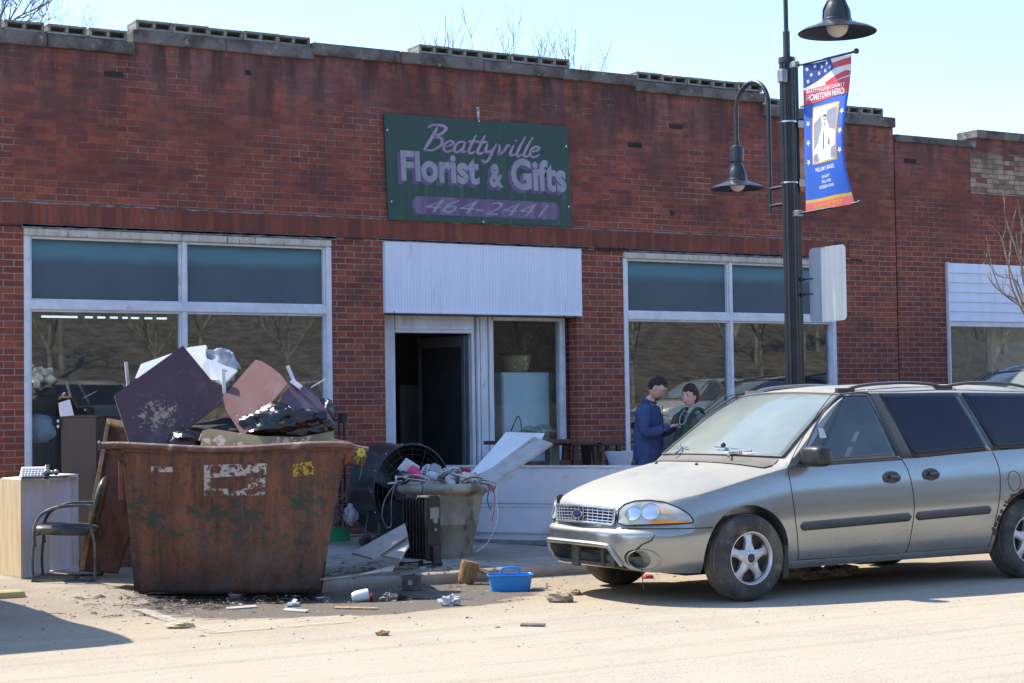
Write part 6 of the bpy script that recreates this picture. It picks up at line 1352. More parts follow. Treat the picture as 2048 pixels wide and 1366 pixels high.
for sgn in (-1, 1):
    fd = quadpatch([(1.66, 1.052), (2.60, 1.078), (2.44, 1.60), (2.19, 1.60)], 'front_window', 'fglass', .005, sgn, 12, 12)
    if sgn < 0: fw_ = fd
    # front pane has a sloping leading edge: add a triangular piece ahead
    b = MB()
    def tri(u, v): x0 = 1.50+(2.19-1.50)*v; x1 = 1.66+(2.19-1.66)*v; return vp(x0+(x1-x0)*u, 1.045+(1.60-1.045)*v-.0, .0045, sgn)
    gmb(tri, 4, 12, 'quarter_trim', 'trimgrey')
    quadpatch([(2.76, 1.070), (3.66, 1.112), (3.46, 1.615), (2.58, 1.615)], 'sliding_door_window', 'vglass', .006, sgn)
    quadpatch([(3.71, 1.112), (4.72, 1.135), (4.56, 1.60), (3.51, 1.612)], 'rear_window', 'vglass', .006, sgn)
    quadpatch([(2.62, 1.070), (2.75, 1.070), (2.57, 1.612), (2.46, 1.612)], 'door_pillar', 'trimgrey', .004, sgn, 3, 10)
    quadpatch([(3.665, 1.11), (3.705, 1.11), (3.505, 1.612), (3.465, 1.612)], 'rear_pillar', 'trimgrey', .004, sgn, 2, 10)
    sm_ = MB()
    for path in (((1.43, .60), (1.415, .80), (1.41, 1.0), (1.47, 1.10), (1.62, 1.25), (1.85, 1.45), (2.06, 1.60), (2.16, 1.63), (2.45, 1.648)), ((1.43, .60), (1.46, .45), (1.485, .30)), ((1.485, .292), (2.2, .288), (3.0, .284), (3.6, .282)), ((2.62, 1.07), (2.675, .95), (2.70, .72), (2.68, .50), (2.65, .29)), ((2.47, 1.645), (2.9, 1.665), (3.4, 1.66), (3.47, 1.63)), ((3.68, 1.10), (3.72, .95), (3.70, .75), (3.64, .50), (3.60, .285))):
        q = seam(path, s=sgn); sm_.add(q.v, q.f)
    circ = [(3.885+.075*math.cos(2*math.pi*k/20), .845+.085*math.sin(2*math.pi*k/20)) for k in range(21)]; q = seam(circ, s=sgn, r=.0028, n=2); sm_.add(q.v, q.f)
    sm_.build('door_seam', 'seam', VN)
    b = MB(); q = seam(((1.50, 1.038), (2.0, 1.052), (2.63, 1.068)), s=sgn, r=.011, off=.003); b.add(q.v, q.f)
    q = seam(((1.50, 1.045), (1.66, 1.22), (1.90, 1.45), (2.12, 1.592), (2.2, 1.612), (2.46, 1.615), (2.50, 1.50), (2.60, 1.09)), s=sgn, r=.010, off=.002); b.add(q.v, q.f); b.build('window_seal', 'trimgrey', VN, smooth=True)
    for x0, x1 in ((1.48, 2.665), (2.715, 3.585)):
        zA = .56+.024*(x0-1.48); zB = .56+.024*(x1-1.48)
        def mold(u, v):
            x = x0+(x1-x0)*u; zc_2 = zA+(zB-zA)*u; e = min(1, min(u, 1-u)*(x1-x0)/.03); h_ = .036*(e**.5 if e < 1 else 1); a = math.pi*v; return vp(x, zc_2-h_*math.cos(a), .002+.018*math.sin(a)**.6*(.3+.7*e), sgn)
        gmb(mold, 60, 8, 'side_moulding', 'trimgrey')
    def rock(u, v): return vp(1.40+2.22*u, .24+.048*v, .004+.006*math.sin(math.pi*v), sgn)
    gmb(rock, 30, 3, 'sill', 'vpaint')
    for hx_, hz_ in ((2.475, .907), (2.915, .918)):
        b = MB(); c = vp(hx_, hz_, .0, sgn); T = Matrix.Translation(c) @ Matrix.Rotation(R(90)*(1 if sgn < 0 else -1), 4, 'X'); b.lathe([(.0, .004), (.045, .006), (.095, .004), (.105, -.004)], 28, T @ Matrix.Diagonal((1, .62, 1, 1))); hd = b.build('door_handle', 'trimgrey', VN, smooth=True)
        b = MB(); b.lathe([(0, .002), (.05, .0), (.055, .008)], 20, T @ Matrix.Translation((.0, -.006, .002)) @ Matrix.Diagonal((1, .6, 1, 1))); b.build('handle_recess', 'seam', hd, smooth=True)
        b = MB(); b.tube([c+V((-.03, sgn*.012, .016)), c+V((.075, sgn*.016, .012))], .016, 8); b.build('handle_grip', 'trimgrey', hd, smooth=True)
    # mirror
    b = MB(); mc = vp(1.60, 1.115, .145, sgn)
    b.ball(mc, (.085, .135, .085), 22, None, lambda q: 1/max(abs(q.x)**4+abs(q.y)**4+abs(q.z)**4, 1e-6)**.25*.98); mi = b.build('wing_mirror', 'black', VN, smooth=True) if sgn < 0 else None
    b = MB(); a = vp(1.56, 1.09, .0, sgn); b.tube([a, mc+V((.0, -sgn*.08, -.03))], .04, 10); _ = b.build('mirror_arm', 'black', mi, smooth=True) if sgn < 0 else None
    # roof rail
    rp = lambda x, o: TV @ V((x, sgn*.60, zcab(x, .60)+o))
    b = MB(); b.tube([rp(2.30+i*.075, .012+.05*abs(math.sin(math.pi*i/15))**.6) for i in range(31)], .014, 8)
    for x in (2.30, 3.42, 4.55): b.box(-.09, .09, -.022, .022, -.012, .035, Matrix.Translation(rp(x, 0)))
    b.build('roof_rail', 'greym' if sgn > 0 else 'trimgrey', VN, smooth=True)
for xx in ():
    b = MB(); b.tube([TV @ V((xx, -.60+1.2*i/10, zcab(xx, .3)+.055)) for i in range(11)], .011, 8); b.build('roof_bar', 'greym', VN, smooth=True)
# nose: headlamps, grille, bumper details
def nose(th, z, off=0):                          # th = arc length from nose centre (signed: negative = near side)
    k = int(round(abs(th)/acc[-1]*NS)); f_ = abs(th)/acc[-1]*NS; k0_ = min(NS-1, int(f_)); fr = f_-k0_
    def pt(k): x = res[k].x; zb = zbf(x); zs = zsf(x); t = (z-zb)/(zs-zb); q = lowpt(k, min(1, max(0, t))); q = V((q.x, q.y, z)); return q
    p = pt(k0_).lerp(pt(k0_+1), fr); nn = nrm[k0_].lerp(nrm[k0_+1], fr).normalized(); p = p+nn*off; return TV @ V((p.x, p.y*(-1 if th < 0 else 1), p.z))
for sg in (-1, 1):
    def ztop_l(s): return interp([(.46, .735), (.52, .775), (.62, .80), (.75, .805), (.88, .79), (1.0, .745), (1.07, .70), (1.10, .655)], s)
    def zbot_l(s): return interp([(.46, .63), (.55, .612), (1.10, .632)], s)
    def hl(u, v, e=0): s = .46+.64*u; z = zbot_l(s)+(ztop_l(s)-zbot_l(s))*v; bul = .020*math.sin(math.pi*min(1, max(0, v)))**.7*min(1, 5*u, 5*(1-u)); return nose(sg*s, min(z, .82), .008+e+bul+(z-.72)*(-.10))
    h_ = gmb(hl, 26, 12, 'headlight', 'lens')
    b = MB(); b.tube([hl(u/24, 1) for u in range(25)]+[hl(1, 1-v/4) for v in range(1, 5)], .006, 6); b.tube([hl(u/24, 0) for u in range(25)], .005, 6); b.tube([hl(0, v/6) for v in range(7)], .005, 6); b.build('lamp_seal', 'seam', h_)
    b = MB(); b.grid(lambda u, v: hl(.50+.47*u, .035+(.17-.06*u)*v, .003), 18, 4); b.build('indicator', 'amber', h_)
    b = MB(); b.grid(lambda u, v: hl(.56+.20*u, .48+.26*v*(1-.3*u), .003), 10, 5); b.build('amber_reflector', M['amber2'], h_)
    for cu, cv, ru, rv in ((.235, .50, .115, .30), (.47, .55, .125, .34)):
        b = MB(); q = [[hl(cu+ru*k*math.cos(2*math.pi*i/24), cv+rv*k*math.sin(2*math.pi*i/24), .002+.004*(1-k)) for i in range(24)] for k in (1, .8, .5, .2)]
        b.add([p for r_ in q for p in r_], [(j*24+i, j*24+(i+1) % 24, (j+1)*24+(i+1) % 24, (j+1)*24+i) for j in range(3) for i in range(24)]+[tuple(range(72, 96))]); b.build('reflector', 'reflector', h_, smooth=True)
        b = MB(); b.tube([hl(cu+ru*math.cos(2*math.pi*i/24), cv+rv*math.sin(2*math.pi*i/24), .003) for i in range(25)], .0035, 5); b.build('reflector_ring', 'greym', h_)
    b = MB(); b.tube([nose(sg*s_, .588, .003) for s_ in [.5+i*.04 for i in range(20)]], .004, 5); b.build('bumper_seam', 'seam', VN)
gz0, gz1 = .612, .735
def gr(u, v, off=0): z = gz0+(gz1-gz0)*v; w_ = .43-.02*(1-v); th = (-1+2*u)*w_; return nose(th if abs(th) > 1e-4 else 1e-4, z+.012*(1-abs(2*u-1)**2), .004+off)
G1 = gmb(lambda u, v: gr(u, v, .006), 40, 6, 'grille', 'seam')
b = MB()
for v in (0, 1): b.tube([gr(u/30, v, .014) for u in range(31)], .012, 8)
for u in (0, 1): b.tube([gr(u, v/5, .014) for v in range(6)], .012, 8)
b.build('grille_surround', 'chromed', G1, smooth=True) if 'chromed' in M else b.build('grille_surround', 'reflector', G1, smooth=True)
b = MB()
for j in range(1, 5): b.tube([gr(u/30, j/5, .014) for u in range(31)], .0042, 5)
for i in range(1, 14): b.tube([gr(i/14, v/5, .013) for v in range(6)], .0042, 5)
b.build('grille_bar', 'reflector', G1)
c = gr(.5, .5, .028); b = MB(); T = Matrix.Translation(c) @ V((-1, 0, .12)).to_track_quat('Z', 'Y').to_matrix().to_4x4(); b.lathe([(0, .004), (.5, .003), (.92, .0), (1, -.006)], 32, T @ Matrix.Diagonal((.068, .030, 1, 1)))
em = b.build('badge', 'ovalblue', G1, smooth=True)
b = MB(); b.tube([T @ V((.068*math.cos(2*math.pi*k/32), .030*math.sin(2*math.pi*k/32), .001)) for k in range(33)], .003, 6); b.build('badge_ring', 'chrome', em)
if True:
    vs_, fs_ = text2d('Ford', .03, .0, .35)
    b = MB(); xs1 = V((0, -1, 0)); b.add([c+V((-.008, 0, 0))+V((0, -x*1.25, 0))+V((.12*y*0, 0, y)) for x, y in vs_], fs_); b.build('badge_script', 'chrome', em)
# bumper: pale lip round the mouth, cracked corner, lower bracket
lipz = [(-.50, .30), (-.46, .36), (-.40, .435), (-.34, .452), (.0, .458), (.50, .452), (.62, .43), (.68, .36), (.70, .29)]
b = MB(); b.tube([nose(s_*1.0 if abs(s_) > 1e-3 else 1e-3, z_, .006) for s_, z_ in [(p.x, p.y) for p in catmull([(a, c_, 0) for a, c_ in lipz], 6)]], .020, 8); b.build('bumper_lip', 'vpaint', VN, smooth=True)
b = MB(); b.tube([nose(-s_, z_, .004) for s_, z_ in ((.80, .545), (.77, .50), (.70, .47), (.66, .435), (.64, .415), (.60, .40))], [.003, .008, .006, .010, .007, .004], 6); b.build('bumper_crack', 'seam', VN)
b = MB(); cc = [nose(-(.70+.135*math.cos(2*math.pi*k/28)), .345+.082*math.sin(2*math.pi*k/28), .006) for k in range(29)]; b.tube(cc, .005, 8); b.build('fog_lamp_ring', 'vpaint', VN, smooth=True)
b = MB()
b.box(.14, .20, -.42, .60, .275, .30, TV); b.box(.26, .30, -.40, .56, .35, .38, TV); b.box(.12, .15, -.18, -.14, .27, .43, TV); b.box(.13, .16, .20, .30, .25, .43, TV); b.box(.1, .13, -.36, -.30, .28, .43, TV); b.build('bumper_bracket', 'card' if 0 else 'mudmetal', VN, bevel=.004) if 'mudmetal' in M else b.build('bumper_bracket', mk('muddy_bracket', (.10, .09, .075), (.05, .045, .04), 7, .8), VN, bevel=.004)
b = MB(); b.tube([TV @ V((.18, -.62, .28)), TV @ V((.17, -.64, .2)), TV @ V((.19, -.63, .12))], .004, 5); b.build('loose_wire', 'black', VN)
b = MB(); b.box(.6, 4.6, -.62, .62, .20, .30, TV); b.box(2.7, 3.1, -.3, .2, .15, .22, TV); b.build('underbody', M['dark'], VN)
# wheels
def wheel(x, s):
    c = TV @ V((x, s*.865, WR+.003)); T = Matrix.Translation(c) @ Matrix.Rotation(R(90)*(1 if s < 0 else -1), 4, 'X')       # local +z points outwards
    w = bpy.data.objects.new('wheel', None); sc.collection.objects.link(w); w.parent = VN; ORG[w.name] = c; w.location = c-V((VX, VY, 0))
    b = MB(T); Rr = .335; h = .108
    b.lathe([(.195, -h+.01), (.23, -h), (.29, -h-.004), (.322, -h+.012), (Rr-.003, -h+.03), (Rr, -h*.5), (Rr+.001, 0), (Rr, h*.5), (Rr-.003, h-.03), (.322, h-.012), (.30, h+.003), (.285, h+.007), (.255, h+.006), (.225, h-.002), (.205, h-.006), (.197, h-.02)], 72)
    ty = b.build('tyre', 'rubber', w, smooth=True, angle=50)
    b = MB(T)
    for z in (-.06, -.02, .02, .06): b.tube([((Rr+.0008)*math.cos(2*math.pi*k/72), (Rr+.0008)*math.sin(2*math.pi*k/72), z) for k in range(73)], .0045, 4)
    b.build('tread_groove', 'mudrubber', ty)
    b = MB(T); b.lathe([(.205, h-.012), (.207, h-.002), (.200, h-.002), (.192, h-.012), (.187, h-.03)], 64); b.build('rim', 'alloy', w, smooth=True, angle=40)
    b = MB(T); b.lathe([(.187, h-.03), (.180, h-.10), (.0, h-.11)], 48); b.build('brake_disc', 'rubber', w)
    b = MB(T); hh = h-.018
    for k in range(5):
        a = 2*math.pi*k/5+.3; ca_, sa_ = math.cos(a), math.sin(a)
        def P3(r_, t_, z): return (r_*ca_-t_*sa_, r_*sa_+t_*ca_, z)
        prof_ = [(.045, .052, 0), (.08, .040, -.002), (.12, .030, -.006), (.155, .032, -.012), (.178, .048, -.018), (.190, .062, -.022)]
        for (r1, w1, z1), (r2, w2, z2) in zip(prof_, prof_[1:]):
            b.add([P3(r1, -w1, hh+z1-.010), P3(r1, -w1*.45, hh+z1), P3(r1, w1*.45, hh+z1), P3(r1, w1, hh+z1-.010), P3(r2, -w2, hh+z2-.010), P3(r2, -w2*.45, hh+z2), P3(r2, w2*.45, hh+z2), P3(r2, w2, hh+z2-.010), P3(r1, -w1, hh-.04), P3(r1, w1, hh-.04), P3(r2, -w2, hh-.05), P3(r2, w2, hh-.05)], [(0, 1, 5, 4), (1, 2, 6, 5), (2, 3, 7, 6), (8, 0, 4, 10), (3, 9, 11, 7)])
    b.build('spoke', 'alloy', w, smooth=True, angle=25, weld=True)
    b = MB(T); b.lathe([(0, hh+.012), (.05, hh+.010), (.062, hh+.003), (.064, hh-.02)], 32); hc = b.build('hub_cap', 'alloy', w, smooth=True)
    b = MB(T); b.lathe([(0, hh+.014), (.034, hh+.013), (.038, hh+.009)], 28); b.build('cap_badge', 'black', hc, smooth=True)
    b = MB(T)
    for k in range(10): a = 2*math.pi*k/10; b.ball((.051*math.cos(a), .051*math.sin(a), hh+.009), .0055, 6)
    b.build('wheel_nut', 'greym', hc)
for x in (FWX, RWX):
    for s in (-1, 1): wheel(x, s)
b = MB()
for x in (FWX, RWX): b.poly([TV @ V((x+.33, -.94, .16)), TV @ V((x+.40, -.93, .16)), TV @ V((x+.405, -.935, .42)), TV @ V((x+.36, -.945, .42))], (0, .2, 0))
b.build('mud_flap', 'rubber', VN, bevel=.01)
# wipers
b = MB()
def onw(u, v, o_=.03): return ws(u, v, o_)
b.tube([TV @ V((1.20, -.42, 1.115)), onw(.28, -.0, .03), onw(.16, .03, .03)], .011, 6); b.build('wiper_arm', 'greym', VN, smooth=True); b = MB(); b.tube([onw(.42, .07, .03), onw(.24, .05, .03), onw(.22, .0, .02)], .006, 5); b.build('wiper', 'greym', VN, smooth=True); b = MB()
b.tube([TV @ V((1.17, .30, 1.12)), onw(.70, .02, .03), onw(.80, .11, .03)], .009, 6); b.build('wiper_arm', 'greym', VN, smooth=True); b = MB(); b.tube([onw(.66, .06, .03), onw(.86, .09, .03)], .006, 5); b.build('wiper', 'greym', VN, smooth=True)
b = MB(); b.ball(onw(.36, .085, .035), .022, 10); b.build('wiper_joint', 'black', VN)
b = MB()
for y in (-.28, .28): b.ball(TV @ V((.98, y, zhood(.98, y, .93)+.006)), .014, 8)
b.build('washer_jet', 'black', VN)
# small sticker and belt inside the front window
b = MB(); b.add([vp(x, z, .0085) for x, z in ((1.80, 1.255), (1.87, 1.255), (1.865, 1.335), (1.805, 1.335))], [(0, 1, 2, 3)]); b.build('window_sticker', mk('mint_sticker', (.55, .75, .66), None, 5, .5), fw_)
b = MB(); b.add([vp(x, z, .0085) for x, z in ((2.0, 1.10), (2.06, 1.10), (2.24, 1.30), (2.19, 1.30))], [(0, 1, 2, 3)]); b.build('seat_belt', mk('belt_webbing', (.22, .22, .20), None, 5, .5), fw_)
b = MB(); b.box(-.13, .10, -.004, .004, -.03, .03, TR(vp(2.3, 1.19, -.06), 0)) if 0 else None
# rust spatter round the rear arch
def spat():
    b = MB(); rg = random.Random(9)
    for k in range(70):
        a = rg.uniform(R(75), R(175)); r_ = .40+abs(rg.gauss(0, .014)); x = RWX+r_*math.cos(a); z = WR+.02+r_*math.sin(a); c = vp(x, z, .004); b.ball(c, (rg.uniform(.006, .018), .006, rg.uniform(.006, .016)), 6)
    b.build('caked_mud', mk('rusty_mud', (.13, .06, .04), (.08, .05, .035), 20, .95), VN)
spat()
# second vehicle beyond, only its roof and windscreen show
def far_van():
    o = copy_tree(VN); o['label'] = 'pale second vehicle beyond the minivan, only its roof and windscreen showing at the right edge'; o['category'] = 'car'; o['group'] = ''; del o['group']
    o.name = 'parked_car'; return o
pale = paint_mat('pale_dusty_paint', (.62, .62, .58), (.56, .56, .53)); darkp = paint_mat('dark_paint', (.06, .07, .10), (.05, .06, .08)); redp = paint_mat('red_paint', (.30, .03, .03), (.25, .02, .02))
def repaint(o, m_):
    for c in o.children_recursive:
        for sl_ in c.material_slots if c.type == 'MESH' else []:
            if sl_.material == M['vpaint']: sl_.link = 'OBJECT'; sl_.material = m_
far = far_van(); far.location = (14.15, 15.2, .13); far.scale = (1.05, 1, 1.09)
for i_, (x, y, z, rz, m_, lab) in enumerate(((-1.76, 14.0, .04, 0, pale, 'stretched pale van added unseen off the left edge to throw a shadow into the street'), (10, -8.0, .72, 0, darkp, 'dark van parked across the street opposite the skip'), (17.5, -8.4, .72, 0, redp, 'red van parked across the street right of the dark one'), (30.2, -7.8, .72, 0, pale, 'pale van parked across the street, third from the left'), (36.2, -8.1, .72, 0, redp, 'red van at the far right end across the street'))):
    o = copy_tree(VN); o['label'] = lab; o['category'] = 'van'; o.location = (x, y, z); o.name = 'parked_or_added_van'; repaint(o, m_)
    if i_ == 0: o.scale = (1, 1, 1.55)  # unseen copy, added and stretched upward for the shadow it casts
    else: o['group'] = 'vans parked across the street'
# ------------------------------------------------------------------ people
def skin(verts, edges, radii, sub=2, root=0):
    me = bpy.data.meshes.new('sk'); me.from_pydata([V(v) for v in verts], edges, []); o = bpy.data.objects.new('sk', me); sc.collection.objects.link(o)
    m1 = o.modifiers.new('skin', 'SKIN'); m1.use_smooth_shade = True; m2 = o.modifiers.new('sub', 'SUBSURF'); m2.levels = sub; m2.render_levels = sub
    lay = me.skin_vertices[0].data if me.skin_vertices else None
    if lay is None:
        bm = bmesh.new(); bm.from_mesh(me); bm.verts.layers.skin.verify(); bm.to_mesh(me); bm.free(); lay = me.skin_vertices[0].data
    for i, r in enumerate(radii): lay[i].radius = (r, r) if not isinstance(r, tuple) else r; lay[i].use_root = (i == root)
    dg = bpy.context.evaluated_depsgraph_get(); dg.update(); e = bpy.data.meshes.new_from_object(o.evaluated_get(dg)); vs = [v.co.copy() for v in e.vertices]; fs = [list(p.vertices) for p in e.polygons]
    bpy.data.objects.remove(o); bpy.data.meshes.remove(e); return vs, fs
def chains(cs, **k):                              # chains of (point, radius); first point of later chains may reuse an index
    vs, es, rs = [], [], []; named = {}
    for ch in cs:
        prev = None
        for item in ch:
            if isinstance(item, str): prev = named[item]; continue
            nm = item[2] if len(item) > 2 else None; vs.append(item[0]); rs.append(item[1]); i = len(vs)-1
            if nm: named[nm] = i
            if prev is not None: es.append((prev, i))
            prev = i
    return skin(vs, es, rs, **k)
def head_mesh(c, R3, k=1.0):
    # local: +x face direction, z up; c = centre of the skull
    def dis(q):
        r = 1.0
        if q.z < 0: r *= 1-.10*(-q.z)*(1-max(0, q.x)*.5)
        f = max(0, q.x)
        r += .05*f*math.exp(-((q.z+.80)/.2)**2)*1.2                                   # chin
        r += .20*math.exp(-((q.y)/.13)**2)*math.exp(-((q.z+.22)/.17)**2)*(q.x > 0)*f   # nose
        r -= .055*math.exp(-((abs(q.y)-.36)/.16)**2)*math.exp(-((q.z-.06)/.12)**2)*(q.x > 0)   # eye sockets
        r += .03*math.exp(-((q.z-.26)/.1)**2)*f                                         # brow
        r += .035*math.exp(-((q.y)/.22)**2)*math.exp(-((q.z+.52)/.07)**2)*f
        return r
    b = MB(); b.ball((0, 0, 0), (.100*k, .078*k, .122*k), 40, None, dis)
    for s in (-1, 1):
        b.ball((-.002, s*.078*k, -.008), (.018*k, .008*k, .032*k), 10)
    T = Matrix.Translation(c) @ R3.to_4x4(); return [T @ p for p in b.v], b.f, T
def hand(wr, fw, side, up, L_=.175, curl=.8, thumb_up=True, mir=1):
    # palm + five bent fingers as skinned chains from the wrist; fw = pointing, side = towards little finger, up = back of the hand
    fw, side, up = fw.normalized(), side.normalized(), up.normalized(); parts = []
    pal = [(wr, .024), (wr+fw*.045, (.036, .018)), (wr+fw*.085, (.038, .015))]; parts.append(chains([pal], sub=2))
    for i, (o, l) in enumerate(((-.032, .070), (-.011, .080), (.010, .074), (.030, .058))):
        p0 = wr+fw*.078+side*o; a = curl; d0 = fw; d1 = (fw*math.cos(a)-up*math.sin(a)); d2 = (fw*math.cos(a*1.9)-up*math.sin(a*1.9)); parts.append(chains([[(p0, .0095), (p0+d0*.014, .0095), (p0+d0*.014+d1*l*.5, .0088), (p0+d0*.014+d1*l*.5+d2*l*.42, .0075)]], sub=1))
    t0 = wr+fw*.030-side*.030; parts.append(chains([[(t0, .013), (t0-side*.022+fw*.022-up*.006, .0115), (t0-side*.022+fw*.055-up*.020, .0095)]], sub=1))
    vs, fs = [], []
    for v_, f_ in parts: k = len(vs); vs += v_; fs += [[i+k for i in q] for q in f_]
    return vs, fs
def person(name_label, cat, base, face_deg, hgt, pose, mats, hairfn, extra):
    k = hgt/1.78; T = TR(base, R(face_deg)) @ Matrix.Scale(k, 4)         # local +x = the way the person faces, +y = left
    t = thing('person', name_label, cat, base); Pz = pose
    def X(p): return T @ V(p)
    b = MB(); J = Pz
    ch = [[(V(J['pelvis']), (.11, .13), 'pelvis'), (V(J['waist']), (.09, .11), 'waist'), (V(J['chest']), (.08, .10), 'chest'), (V(J['neck0']), (.052, .055), 'neck'), (V(J['neck1']), .053)]]
    for s in ('L', 'R'):
        ch.append(['chest', (V(J['sh'+s])+V((0, 0, -.02)), .040), (V(J['el'+s]), .038), (V(J['wr'+s]), .029)])
        ch.append(['pelvis', (V(J['hip'+s]), .095), (V(J['kn'+s]), .062), (V(J['an'+s]), .042), (V(J['toe'+s]), .038)])
    vs, fs = chains(ch, sub=2); b.add([X(p) for p in vs], fs)
    hR = Matrix.Rotation(R(J['yaw']), 3, 'Z') @ Matrix.Rotation(R(J['pitch']), 3, 'Y') @ Matrix.Rotation(R(J.get('roll', 0)), 3, 'X'); hc = V(J['head'])
    hv, hf, HTm = head_mesh(hc, hR); b.add([X(p) for p in hv], hf)
    for s in ('L', 'R'):
        w_ = V(J['wr'+s]); el = V(J['el'+s]); fw = (w_-el).normalized(); sd = V(J['side'+s]); up = fw.cross(sd).normalized(); up = up if up.z > 0 else -up
        hv, hf = hand(w_, (fw+V(J.get('bend'+s, (0, 0, 0)))).normalized(), sd, up, curl=J.get('curl', .7)); b.add([X(p) for p in hv], hf)
    body = b.build('body', 'skin', t, smooth=True, angle=75); body.name = 'body'
    def cloth(nm, ch_, mat, sub=2, par=None):
        b = MB(); nm_ = {}
        for c_ in ch_:
            q_ = []
            for it in c_:
                if isinstance(it, str): p_, r_ = nm_[it]; n1 = c_[1]; q_.append((V(p_).lerp(V(n1[0]), .12 if it == 'p' else .30), (n1[1] if not isinstance(n1[1], tuple) else n1[1][0])*.9)); continue
                q_.append(it[:2])
                if len(it) > 2: nm_[it[2]] = it[:2]
            vs, fs = chains([q_], sub=sub); b.add([X(p) for p in vs], fs)
        for i, p in enumerate(b.v): q9 = V((p.x*7, p.y*7, p.z*13+p.x*5)); b.v[i] = p+V((1, -.8, .2)).normalized()*(.016*(1-2*abs(mnoise.noise(q9)))-.008)+V((.4, 1, 0)).normalized()*.007*mnoise.noise(p*21+V((3, 1, 0)))
        return b.build(nm, mat, par or t, smooth=True, angle=75)
    extra(t, J, X, cloth, HTm, T); hairfn(t, X, HTm); return t
def face_bits(t, X, HT_, glasses):
    b = MB()
    for s in (-1, 1): b.ball(X(HT_ @ V((.083, s*.029, .010))), .0085, 8)
    b.build('eye', 'dark', t)
    b = MB()
    for s in (-1, 1): b.tube([X(HT_ @ V((.090, s*.045, .030))), X(HT_ @ V((.096, s*.028, .036))), X(HT_ @ V((.098, s*.014, .031)))], .0035, 5)
    b.build('eyebrow', 'hair', t)
    b = MB(); b.tube([X(HT_ @ V((.088, .024, -.066))), X(HT_ @ V((.096, 0, -.064))), X(HT_ @ V((.088, -.024, -.066)))], .0045, 6); b.build('mouth', mk('lip', (.32, .10, .08), None, 9, .5), t)
    if glasses:
        b = MB()
        for s in (-1, 1): b.tube([X(HT_ @ V((.108, s*.034+.026*math.cos(2*math.pi*k/14), .006+.020*math.sin(2*math.pi*k/14)))) for k in range(15)], .0018, 5); b.tube([X(HT_ @ V((.106, s*.058, .012))), X(HT_ @ V((.02, s*.085, .006)))], .0018, 5)
        b.build('glasses', 'greym', t)
def hair_man(t, X, HT_):
    b = MB()
    def dis(q):
        lim = .46 if q.x > .35 else (.16 if q.x > -.15 else -.48); lim += .22*mnoise.noise(V((q.x*14, q.y*14, 0)))
        return (1.035+.03*mnoise.noise(q*8)+.03*mnoise.noise(V((q.x*30, q.y*30, q.z*8)))) if q.z > lim else .90
    b.ball((-.004, 0, .004), (.100, .080, .122), 64, None, dis); b.v = [X(HT_ @ p) for p in b.v]; b.build('hair', 'hair', t, smooth=True); face_bits(t, X, HT_, True)
def hair_woman(t, X, HT_):
    b = MB()
    def dis(q):
        lim = .46 if q.x > .42 else (.12 if q.x > .05 else -.62); lim += .22*mnoise.noise(q*7)
        return (1.13+.10*mnoise.noise(q*5)+.07*mnoise.noise(V((q.x*26, q.y*26, q.z*9)))) if q.z > lim else .88
    b.ball((-.006, 0, .008), (.102, .083, .122), 64, None, dis); b.v = [X(HT_ @ p) for p in b.v]; b.build('hair', 'hair2', t, smooth=True); face_bits(t, X, HT_, False)
